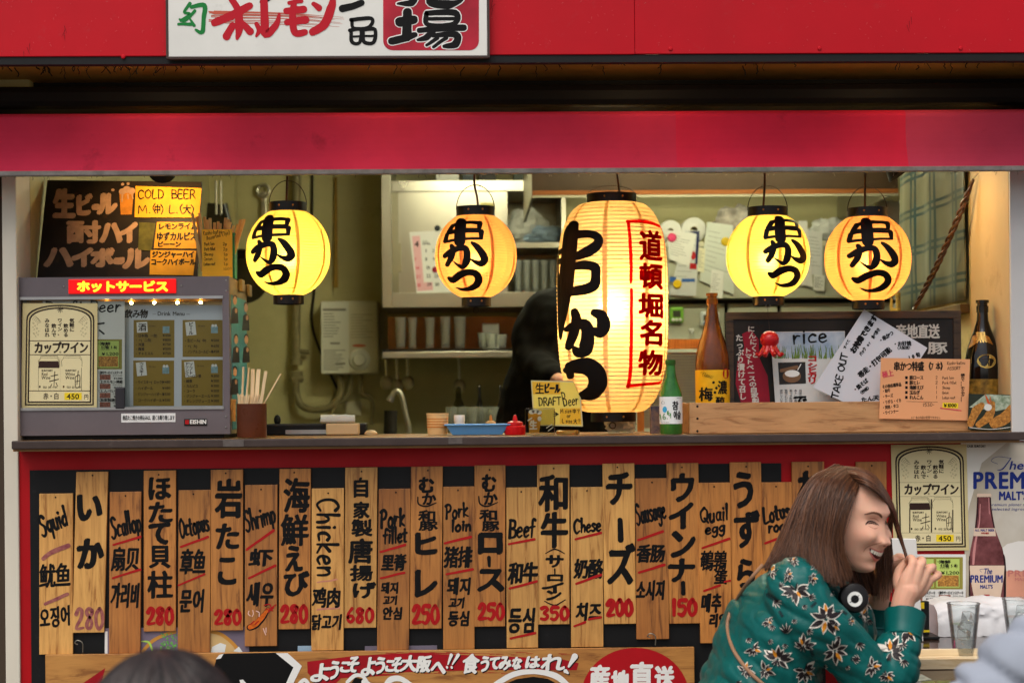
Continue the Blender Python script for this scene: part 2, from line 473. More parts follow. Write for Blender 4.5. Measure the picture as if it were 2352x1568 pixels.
  def hand(s, txt, x0, y0, x1, y1, cap, pen, shear=0.0, jit=0.35, vert=False):
    """handwriting on a baseline from (x0, y0) to (x1, y1)"""
    ws = [(H[c][0] + 1.0) if c in H else 3.4 for c in txt]
    tot = sum(ws) - 1.0
    L = math.hypot(x1 - x0, y1 - y0); ux, uy = (x1 - x0) / L, (y1 - y0) / L
    sx = L / tot; sy = cap / 10.0
    acc = 0.0
    rr = random.Random(hash(txt) % 99991 if False else sum(ord(c) * (i + 3) for i, c in enumerate(txt)))
    for c, wd in zip(txt, ws):
      if c in H:
        jy = rr.uniform(-jit, jit)
        for st in H[c][1].split('|'):
          pts = []
          for pr in st.split():
            a, b = pr.split(',')
            gx, gy = float(a), float(b) + jy
            X = (acc + gx) * sx + shear * gy * sy; Y = gy * sy
            pts.append((x0 + ux * X + uy * Y, y0 + uy * X - ux * Y))
          n = len(pts)
          ww = [pen * rr.uniform(0.95, 1.25)] + [pen * rr.uniform(0.75, 1.1) for _ in range(n - 2)] + [pen * rr.uniform(0.6, 0.9)] if n > 1 else [pen, pen]
          s.stroke(pts, ww, k=5)
      acc += wd
  def poly(s, pts, dh=0.0):
    from mathutils.geometry import tessellate_polygon
    tr = tessellate_polygon([[Vector((p[0], p[1], 0)) for p in pts]])
    s._add(pts, [tuple(t) for t in tr], dh)
  def quad(s, x0, y0, x1, y1, rot=0.0, dh=0.0):
    cx, cy = (x0 + x1) / 2, (y0 + y1) / 2
    ca, sa = math.cos(rot), math.sin(rot)
    s._add([(cx + (x-cx)*ca - (y-cy)*sa, cy + (x-cx)*sa + (y-cy)*ca) for x, y in ((x0,y0),(x1,y0),(x1,y1),(x0,y1))], [(0,1,2,3)], dh)
  def disc(s, x, y, rx, ry=None, n=20, dh=0.0, a0=0.0):
    ry = ry or rx
    s._add([(x + rx*math.cos(2*PI*i/n + a0), y + ry*math.sin(2*PI*i/n + a0)) for i in range(n)], [tuple(range(n))], dh)
  def ring(s, x, y, r, wd, n=24, ry=None):
    ry = ry or r
    s.stroke([(x + r*math.cos(2*PI*i/n), y + ry*math.sin(2*PI*i/n)) for i in range(n + 1)], wd, k=1, raw=True)
  def frame(s, x0, y0, x1, y1, wd):
    s.quad(x0, y0, x1, y0 + wd); s.quad(x0, y1 - wd, x1, y1); s.quad(x0, y0 + wd, x0 + wd, y1 - wd); s.quad(x1 - wd, y0 + wd, x1, y1 - wd)
  def build(s, name, mat, parent, fn, subdiv=0.0, split=True):
    if not s.v: return None
    v, f = s.v, s.f
    if subdiv:
      bm = bmesh.new()
      bv = [bm.verts.new(p) for p in v]
      for q in f:
        try: bm.faces.new([bv[i] for i in q])
        except ValueError: pass
      for it in range(4):
        es = [e for e in bm.edges if (e.verts[0].co.xy - e.verts[1].co.xy).length > subdiv]
        if not es: break
        bmesh.ops.subdivide_edges(bm, edges=es, cuts=1, use_grid_fill=False)
        bmesh.ops.triangulate(bm, faces=[q for q in bm.faces if len(q.verts) > 4])
      bm.verts.index_update()
      v = [tuple(p.co) for p in bm.verts]; f = [tuple(p.index for p in q.verts) for q in bm.faces]
      bm.free()
    pts = np.array([tuple(fn(*p)) for p in v])
    first = None
    for vi, fi in (pieces_of(pts, f) if split else [(np.arange(len(pts)), f)]):
      me = bpy.data.meshes.new(name)
      me.from_pydata(pts[vi].tolist(), [], fi)
      me.materials.append(mat)
      o = bpy.data.objects.new(name, me)
      COL.objects.link(o)
      adopt(o, parent)
      first = first or o
    return first
def pieces_of(pts, faces):
  """far-apart marks become objects of their own"""
  n = len(pts)
  par = list(range(n))
  def find(a):
    while par[a] != a:
      par[a] = par[par[a]]; a = par[a]
    return a
  for q in faces:
    r0 = find(q[0])
    for i in q[1:]:
      r1 = find(i)
      if r1 != r0: par[r1] = r0
  root = np.array([find(i) for i in range(n)])
  ids, isl = np.unique(root, return_inverse=True)
  k = len(ids)
  if k > 1500: grp = np.zeros(k, int)
  else:
    lo = np.full((k, 3), np.inf); hi = np.full((k, 3), -np.inf)
    np.minimum.at(lo, isl, pts); np.maximum.at(hi, isl, pts)
    size = (hi - lo).max(axis=1)
    gap = np.maximum(0.0, np.maximum(lo[:, None] - hi[None], lo[None] - hi[:, None]))
    near = np.sqrt((gap ** 2).sum(axis=2)) <= np.maximum(0.02, 0.5 * np.maximum(size[:, None], size[None]))
    grp = -np.ones(k, int); c = 0
    for i in range(k):
      if grp[i] >= 0: continue
      st = [i]; grp[i] = c
      while st:
        j = st.pop()
        for m in np.nonzero(near[j] & (grp < 0))[0]:
          grp[m] = c; st.append(m)
      c += 1
  pv = grp[isl]
  out = []
  for c in range(pv.max() + 1):
    vi = np.nonzero(pv == c)[0]
    mp = {int(a): i for i, a in enumerate(vi)}
    out.append((vi, [tuple(mp[i] for i in q) for q in faces if q[0] in mp]))
  return out
def crop(ox, oy, k):
  """coordinates read off an enlarged crop of the photograph -> reference pixels"""
  ox, oy = ox / 1.0629, oy / 1.0629
  return lambda x, y: (ox + x / (k * 1.0629), oy + y / (k * 1.0629))
INK = mat('black_paint', (13, 12, 12), 0.55, spec=.2)
INKRED = mat('red_paint', (168, 14, 18), 0.5)
WHITE = mat('white_paint', (232, 230, 224), 0.5)
# ================================================================== the setting
m_pave = mat('paving', (118, 114, 108), 0.8, var=0.3, vscale=3, bump=0.4, bscale=30)
m_wall_in = mat('kitchen_wall_paint', (190, 182, 134), 0.6, var=0.2, vscale=2.2, dirt=0.7, dirtc=(92, 76, 40), dscale=2.6, bump=0.06, bscale=40)
m_floor_in = mat('kitchen_floor_tile', (70, 62, 52), 0.6, var=0.3)
m_ceil = mat('kitchen_ceiling', (150, 140, 105), 0.8, var=0.2)
XL, XR = at(40, 600, 0).x, at(2318, 600, 0).x
YB = 3.8                                   # kitchen back wall
ZC = 2.72
o = MB().box(-60, 60, -60, 0.02, -0.2, 0.0).build('pavement', m_pave); tag(o, kind='structure')
o = MB().box(-3, 4, 0.021, 6, -0.2, 0.02).build('floor', m_floor_in); tag(o, kind='structure')
o = MB().box(XL - 0.1, 3.2, YB, YB + 0.1, 0.02, ZC).build('wall_back', m_wall_in); tag(o, kind='structure')
o = MB().box(XL - 0.1, XL, 0.15, YB, 0.02, ZC).build('wall_left', m_wall_in); tag(o, kind='structure')
o = MB().box(3.1, 3.2, 0.15, YB, 0.02, ZC).build('wall_right', m_wall_in); tag(o, kind='structure')
o = MB().box(XL - 0.1, 3.2, 0.15, YB + 0.1, ZC, ZC + 0.1).build('ceiling', m_ceil); tag(o, kind='structure')
# corner pilaster on the kitchen back wall
x0, x1, z0, z1 = rect(470, 420, 541, 900, YB - 0.1)
o = MB().box(XL + 0.001, x1, YB - 0.1, YB - 0.001, 0.02, ZC - 0.001).build('pillar', m_wall_in); tag(o, kind='structure')
# ------------------------------------------------------------------ shop front: fascia, soffit, lintel, posts
m_fascia = mat('red_fascia_paint', (186, 0, 22), 0.45, var=0.16, vscale=1.6, dirt=0.3, dirtc=(160, 60, 64), dscale=16, bump=0.03, bscale=12, rvar=0.15)
m_soffit = mat('tan_soffit', (214, 158, 72), 0.55, var=0.3, vscale=3, dirt=0.7, dirtc=(50, 36, 18), dscale=9)
m_black = mat('black_steel', (22, 20, 20), 0.55, var=0.2, bump=0.05)
m_post = mat('cream_post_paint', (214, 206, 188), 0.6, var=0.08, vscale=5, dirt=0.4, dirtc=(150, 132, 104), dscale=7, stretch=(1, 1, 0.3))
m_wallR = mat('pale_wall_paint', (200, 198, 196), 0.65, var=0.06, vscale=4, dirt=0.3, dirtc=(140, 132, 122), dscale=5)
FYF = -0.35
shop = thing('food_shop', 'front of the street food shop with red fascia board and dark opening', 'building', (0, 0, 0))
zf = (at(300, 132, FYF).z + at(2000, 121, FYF).z) / 2
xl, xr = -2.4, 2.4
mb = MB(); seam = at(1458, 60, FYF).x
mb.box(xl, seam - 0.0003, FYF, FYF + 0.03, zf, zf + 0.9)
f1 = mb.build('fascia_panel', m_fascia, shop, bevel=0.002)
f2 = MB().box(seam + 0.0003, xr, FYF - 0.0002, FYF + 0.03, zf + 0.0006, zf + 0.9).build('fascia_panel', m_fascia, shop, bevel=0.002)
MB().box(xl, xr, FYF + 0.004, FYF + 0.034, zf - 0.02, zf - 0.0005).build('fascia_lip', m_black, shop)
for px, py in ((283, 131), (1540, 113), (1882, 112), (610, 108), (2206, 112)):
  p = at(px, py, FYF)
  mb = MB(); mb.lathe([(0.0001, 0.003), (0.004, 0.0025), (0.006, 0)], (p.x, FYF - 0.0008, p.z), 12, M=Matrix.Rotation(R(90), 4, 'X'))
  mb.build('screw', m_fascia, shop, smooth=True)
zs = at(1176, 186, 0.2).z
MB().box(xl, xr, FYF + 0.036, 0.2, zs, zs + 0.03).build('soffit', m_soffit, shop)
MB().box(xl, xr, FYF + 0.036, FYF + 0.042, zs - 0.03, zs - 0.001).build('soffit_trim', m_black, shop)
zl = at(1176, 300, 0.2).z
MB().box(xl, xr, 0.201, 0.26, zl, zs + 0.6).build('lintel', m_black, shop)
MB().box(xl, xr, 0.05, 0.2, zs - 0.10, zs - 0.035).build('shutter_box', m_black, shop, bevel=0.02)
# posts either side
x0, x1, z0, z1 = rect(8, 420, 38, 1000, 0)
MB().box(x0, XL, -0.01, 0.15, 0.0, zl - 0.02).build('post', m_post, shop, bevel=0.003)
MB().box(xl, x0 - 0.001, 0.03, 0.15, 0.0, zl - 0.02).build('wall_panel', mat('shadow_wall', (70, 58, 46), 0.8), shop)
m_cream = mat('cream_reveal_paint', (196, 166, 122), 0.6, var=0.08, vscale=4, dirt=0.45, dirtc=(130, 92, 50), dscale=4)
MB().box(XR, xr, 0.002, 0.39, 0.0, zl - 0.02).build('side_pier', m_cream, shop, bevel=0.003)
MB().box(XR - 0.0, xr, -0.012, 0.0, at(2330, 1012, 0).z, zl - 0.02).build('pier_facing', m_wallR, shop, bevel=0.002)
# partition that carries the plaid sheet
MB().box(XR + 0.001, XR + 0.05, 0.392, 1.25, 0.02, ZC - 0.002).build('partition', m_wall_in, shop)
# warm lamps tucked behind the fascia that light the soffit
for px in (330, 875, 1500, 2120):
  p = at(px, 150, -0.295)
  lt = thing('soffit_lamp', 'small warm soffit lamp hidden behind the red fascia', 'lamp', (p.x, -0.295, zs - 0.001), 'soffit lamps behind the fascia')
  mb = MB(); mb.lathe([(0.012, 0), (0.012, -0.004), (0.0005, -0.004)], (p.x, -0.295, zs - 0.001), 20); mb.build('holder', m_black, lt, smooth=True)
  mb = MB(); ellipsoid(mb, (p.x, -0.295, zs - 0.013), (0.008, 0.008, 0.007), 12, 8); mb.build('bulb', mat('soffit_bulb', (255, 240, 210), 0.4, emis=(255, 190, 100), es=8), lt, smooth=True)
  li = bpy.data.lights.new('soffit_light', 'POINT'); li.energy = 0.5; li.color = (1.0, 0.72, 0.38); li.shadow_soft_size = 0.02
  lo = bpy.data.objects.new('soffit_light', li); COL.objects.link(lo); adopt(lo, lt); lo.location = (p.x, -0.288, zs - 0.028)
# dust strings under the fascia
m_dust = mat('dust', (38, 32, 26), 0.9)
rr = random.Random(3)
mb = MB()
for i in range(150):
  px = rr.uniform(60, 2340) if i > 60 else rr.gauss(300, 150)
  p = at(px, 150, -0.1); z = zs
  L = rr.uniform(0.008, 0.035)
  y = rr.uniform(-0.25, -0.02)
  pts = [(p.x, y, z)]
  for k in range(4): pts.append((pts[-1][0] + rr.uniform(-.006, .006), y, pts[-1][2] - L / 4))
  mb.tube(pts, rr.uniform(0.0006, 0.0018), 4)
mb.build('cobweb', m_dust, shop)['kind'] = 'stuff'
# ------------------------------------------------------------------ white sign on the fascia
m_sign = mat('white_sign_enamel', (226, 224, 216), 0.35, var=0.06, vscale=6, dirt=0.35, dirtc=(140, 134, 120), dscale=11)
SY = FYF - 0.022
x0, x1, z0, z1 = rect(386, -60, 1119, 130, SY)
sg = thing('shop_sign', 'white shop sign with brush lettering mounted on the red fascia', 'sign', (0, SY, z0))
MB().box(x0, x1, SY, SY + 0.02, z0, z1 + 0.35).build('board', m_sign, sg, bevel=0.002)
m_edge = mat('sign_edge', (70, 56, 52), 0.7)
for a, b in (((x0 - 0.006, x0), None), ((x1, x1 + 0.006), None)):
  MB().box(a[0], a[1], SY - 0.001, SY + 0.02, z0 - 0.004, z1 + 0.35).build('edge_strip', m_edge, sg)
MB().box(x0, x1, SY - 0.001, SY + 0.02, z0 - 0.005, z0).build('edge_strip', m_edge, sg)
c = crop(0, 0, 1.8816)
F = on_y(SY)
red2 = mat('sign_red', (186, 14, 34), 0.4); grn = mat('sign_green', (20, 122, 52), 0.4)
seal = mat('sign_seal_red', (176, 34, 52), 0.4, var=0.35, vscale=5)
k = Ink(); # red swoosh
for i in range(26):
  y = 52 + i * 2.2; r_ = random.Random(i)
  p0 = c(960 + r_.uniform(-6, 30), y); p1 = c(1300, y + 6 + r_.uniform(-4, 4)); p2 = c(1590 + r_.uniform(-120, 20), y + 26)
  if i % 3 == 0 or i < 6: k.stroke([p0, p1, p2], [2.0, 1.0, 0.5], k=6)
k.build('brush_swoosh', mat('sign_swoosh', (196, 92, 70), 0.5), sg, F)
k = Ink(0.0009, warp=1.0)
for st, ws in (([(872, 18), (846, 58), (872, 66), (832, 96)], [18, 12, 12, 14]), ([(895, 52), (850, 96), (826, 90)], [15, 14, 10]), ([(820, 112), (880, 112)], [12, 16]), ([(872, 84), (892, 118)], [8, 15]),
         ([(880, 34), (938, 26), (936, 90), (928, 148), (898, 138)], [18, 22, 20, 20, 10])):
  k.stroke([c(*p) for p in st], [u / 2.0 for u in ws])
k.build('lettering', grn, sg, F)
k = Ink(0.0009, warp=1.2)
for st, ws in (([(985, 105), (1060, 75), (1145, 28)], [34, 40, 34]), ([(1062, -6), (1094, 50), (1098, 130), (1090, 178)], [26, 34, 40, 14]), ([(1068, 118), (1040, 168)], [28, 36]), ([(1112, 106), (1150, 146)], [26, 34]),
         ([(1178, 112), (1190, 140), (1178, 168)], [20, 26, 12]), ([(1212, 8), (1216, 90), (1222, 158), (1270, 112), (1284, 66)], [34, 38, 40, 28, 12]),
         ([(1316, 52), (1395, 44)], [30, 34]), ([(1318, 104), (1404, 92)], [30, 36]), ([(1350, 12), (1344, 90), (1356, 152), (1400, 148)], [28, 34, 34, 30]), ([(1330, 14), (1384, 4)], [20, 22]),
         ([(1440, 20), (1466, 38)], [22, 30]), ([(1436, 148), (1490, 112), (1520, 40), (1530, -4)], [34, 40, 38, 26])):
  k.stroke([c(*p) for p in st], [u / 2.0 for u in ws])
k.build('lettering', red2, sg, F)
k = Ink(0.0009, warp=1.0)
for st, ws in (([(1572, 40), (1620, 30), (1660, 14)], [34, 30, 30]), ([(1205, 10), (1240, -20)], [26, 40]),
         ([(1612, 92), (1706, 86), (1694, 126), (1626, 130), (1616, 96)], [18, 18, 16, 16, 16]), ([(1606, 140), (1656, 138), (1652, 196), (1618, 194), (1612, 150)], [18, 16, 16, 18, 16]), ([(1668, 138), (1722, 138), (1716, 196), (1672, 194), (1668, 150)], [18, 18, 16, 18, 16]), ([(1610, 168), (1720, 166)], [10, 10])):
  k.stroke([c(*p) for p in st], [u / 2.0 for u in ws])
k.build('lettering', INK, sg, F)
# seal: a red rounded patch with two characters in black edged white
k = Ink(0.0006)
sx0, sy0 = c(1760, -60); sx1, sy1 = c(2200, 232)
pts = []
for qx, qy, a0 in ((sx1 - 22, sy1 - 22, 0), (sx0 + 22, sy1 - 22, 90), (sx0 + 22, sy0 + 22, 180), (sx1 - 22, sy0 + 22, 270)):
  for i in range(7):
    a = R(a0 + i * 15); pts.append((qx + 22 * math.cos(a), qy + 22 * math.sin(a)))
k.poly(pts); k.build('seal_patch', seal, sg, F)
SC = [([(1838, 102), (1900, 92)], [40, 36]), ([(1872, 58), (1868, 170)], [36, 40]), ([(1800, 190), (1860, 176), (1908, 160)], [30, 32, 20]),
    ([(1960, 62), (2090, 60), (2084, 112), (1968, 116), (1958, 66)], [20, 26, 22, 20, 20]), ([(1966, 88), (2084, 86)], [15, 15]), ([(1926, 140), (2010, 134), (2130, 128)], [20, 22, 26]),
    ([(1990, 140), (1960, 172), (1920, 184)], [26, 26, 12]), ([(1990, 164), (2096, 160), (2090, 204), (2040, 214)], [18, 26, 32, 14]), ([(2010, 176), (1960, 208)], [16, 12]), ([(2050, 176), (1990, 216)], [16, 12]),
    ([(1905, -20), (1890, 14), (1826, 18)], [30, 30, 8]), ([(1985, -20), (1980, 12), (2060, 22), (2125, 2)], [30, 34, 36, 8])]
k = Ink(0.0009, warp=1.0)
for st, ws in SC: k.stroke([c(*p) for p in st], [u / 1.9 + 6 for u in ws])
k.build('lettering_outline', WHITE, sg, F)
k = Ink(0.0014, warp=1.0)
for st, ws in SC: k.stroke([c(*p) for p in st], [u / 1.75 for u in ws])
k.build('lettering', INK, sg, F)
# ------------------------------------------------------------------ awning valance
def fabric_red(name, c):
  m = mat(name, c, 0.8, var=0.2, vscale=2.2, bump=0.15, bscale=500, dirt=0.45, dirtc=(100, 24, 40), dscale=5, spec=.15)
  return m
m_aw = fabric_red('awning_fabric', (210, 52, 82))
m_aw2 = fabric_red('awning_fabric_faded', (198, 64, 92))
m_aw3 = fabric_red('awning_fabric_bright', (220, 44, 74))
AY = -0.10
za = at(1176, 254, AY).z; zb = at(1176, 401, AY).z
aw = thing('awning', 'rolled crimson awning valance with grey bottom rail above the opening', 'awning', (0, AY, zb))
def aw_prof():
  P = [(AY + 0.10, za - 0.004), (AY + 0.05, za + 0.004), (AY + 0.012, za - 0.002), (AY - 0.004, za - 0.012)]
  for i in range(9):
    t = i / 8; P.append((AY - 0.006 - 0.030 * t + 0.016 * math.sin(t * PI) * 0.9, za - 0.018 - (za - 0.018 - zb - 0.012) * t))
  return P
prof = aw_prof()
cuts = [xl, at(500, 330, AY).x, at(1378, 330, AY).x, at(1552, 330, AY).x, at(2080, 330, AY).x, xr]
for i in range(5):
  a, b = cuts[i], cuts[i + 1]
  def fn(u, v, a=a, b=b):
    j = v * (len(prof) - 1); j0 = min(int(j), len(prof) - 2); t = j - j0
    y = prof[j0][0] + (prof[j0+1][0] - prof[j0][0]) * t; z = prof[j0][1] + (prof[j0+1][1] - prof[j0][1]) * t
    x = a + (b - a) * u
    y += 0.004 * noise.noise(Vector((x * 2.3, z * 3, 1.7))) + 0.0015 * noise.noise(Vector((x * 9, z * 12, 5)))
    return (x, y, z)
  mb = MB(); mb.grid(fn, 40, 48)
  mb.build('valance', [m_aw, m_aw, m_aw, m_aw3, m_aw2][i], aw, smooth=True, ang=1.2)
m_rail = mat('grey_rail', (132, 126, 122), 0.6, var=0.3, vscale=30, dirt=0.6, dirtc=(60, 54, 50), dscale=40)
MB().box(xl, xr, AY - 0.042, AY - 0.02, zb - 0.002, zb + 0.012).build('bottom_rail', m_rail, aw, bevel=0.003)
rr = random.Random(11); mb = MB()
for i in range(70):
  x = rr.uniform(-1.4, 1.5); L = rr.uniform(0.003, 0.014); y = AY - 0.03
  pts = [(x, y, zb)]
  for kk in range(3): pts.append((pts[-1][0] + rr.uniform(-.003, .003), y, pts[-1][2] - L / 3))
  mb.tube(pts, 0.0006, 4)
mb.build('frayed_dust', mat('rail_dust', (120, 110, 98), 0.9), aw)['kind'] = 'stuff'
# awning roller tube behind the valance
mb = MB(); mb.tube([(xl, AY + 0.13, za - 0.03), (xr, AY + 0.13, za - 0.03)], 0.045, 20)
mb.build('roller', m_black, aw, smooth=True)
# scuffs on the fascia and dark creases on the valance
rr = random.Random(31)
k = Ink(0.0004)
for i in range(170):
  x, y = rr.uniform(1130, 2352) if i % 3 else rr.uniform(0, 380), rr.uniform(-10, 122)
  a = rr.uniform(0, PI); L = rr.uniform(.5, 5) ** 1.1
  k.stroke([(x, y), (x + L * math.cos(a), y + L * math.sin(a))], [rr.uniform(.3, 1.0), .3], k=2)
o = k.build('scuff_marks', mat('scuff_pink', (196, 96, 96), .7), f1, on_y(FYF - .0008), split=False); o['kind'] = 'stuff'
k = Ink(0.0006)
for x, y in ((1130, 1), (2085, 40), (700, 20), (150, 60), (60, 100)):
  for j in range(3): k.stroke([(x + rr.uniform(-8, 8), y + j * 9), (x + rr.uniform(-9, 9), y + j * 9 + 16)], [1, .4], k=2)
o = k.build('grime_marks', mat('grime', (90, 14, 22), .8), f1, on_y(FYF - .0008), split=False); o['kind'] = 'stuff'
# ================================================================== counter and lower front
m_cedge = mat('counter_edge_laminate', (66, 54, 50), 0.5, var=0.2, vscale=12, dirt=0.4, dirtc=(110, 98, 90), dscale=22)
m_ctop = mat('counter_top_laminate', (150, 110, 64), 0.35, var=0.25, vscale=7, dirt=0.5, dirtc=(70, 44, 20), dscale=10)
m_redp = mat('red_panel_paint', (172, 2, 14), 0.5, var=0.14, vscale=2, dirt=0.3, dirtc=(90, 20, 24), dscale=7, rvar=0.1)
m_blackp = mat('black_panel_paint', (13, 13, 14), 0.55, var=0.3, vscale=9, dirt=0.25, dirtc=(62, 60, 60), dscale=24)
ZT = at(1176, 1002, -0.10).z                 # counter top
ZE = at(1176, 1021, -0.10).z
x0 = at(26, 1010, -0.10).x
ct = thing('counter', 'service counter with dark edge over a red and black panelled front', 'counter', (0, 0, 0))
MB().box(x0, xr, -0.10, -0.085, ZE, ZT).build('counter_edge', m_cedge, ct, bevel=0.003)
MB().box(x0, XR - 0.001, -0.084, 0.48, ZT - 0.03, ZT - 0.0012).build('counter_top', m_ctop, ct)
x0p = at(42, 1200, 0).x
zr = (at(200, 1081, 0).z + at(1700, 1061, 0).z) / 2
MB().box(x0p, xr, 0.0, 0.02, 0.05, ZE + 0.012).build('red_panel', m_redp, ct)
bx0, bx1 = at(70, 1300, -0.004).x, at(1795, 1150, -0.004).x
MB().box(bx0, bx1, -0.004, -0.0002, 0.1, zr).build('black_panel', m_blackp, ct)
MB().box(x0p, XR, 0.021, 0.06, 0.02, ZT - 0.031).build('carcass', m_blackp, ct)
# metal repair strip on the counter edge
a = at(512, 1010, -0.101); b = at(560, 1010, -0.101)
MB().box(a.x, b.x, -0.1022, -0.1004, ZE + 0.002, ZT - 0.002).build('tape', mat('grey_tape', (92, 84, 80), 0.4, var=0.3, vscale=40), ct)
a = at(1030, 1010, -0.101); b = at(1062, 1010, -0.101)
MB().box(a.x, b.x, -0.1018, -0.1004, ZE + 0.004, ZT - 0.001).build('tape', MATS['grey_tape'], ct)
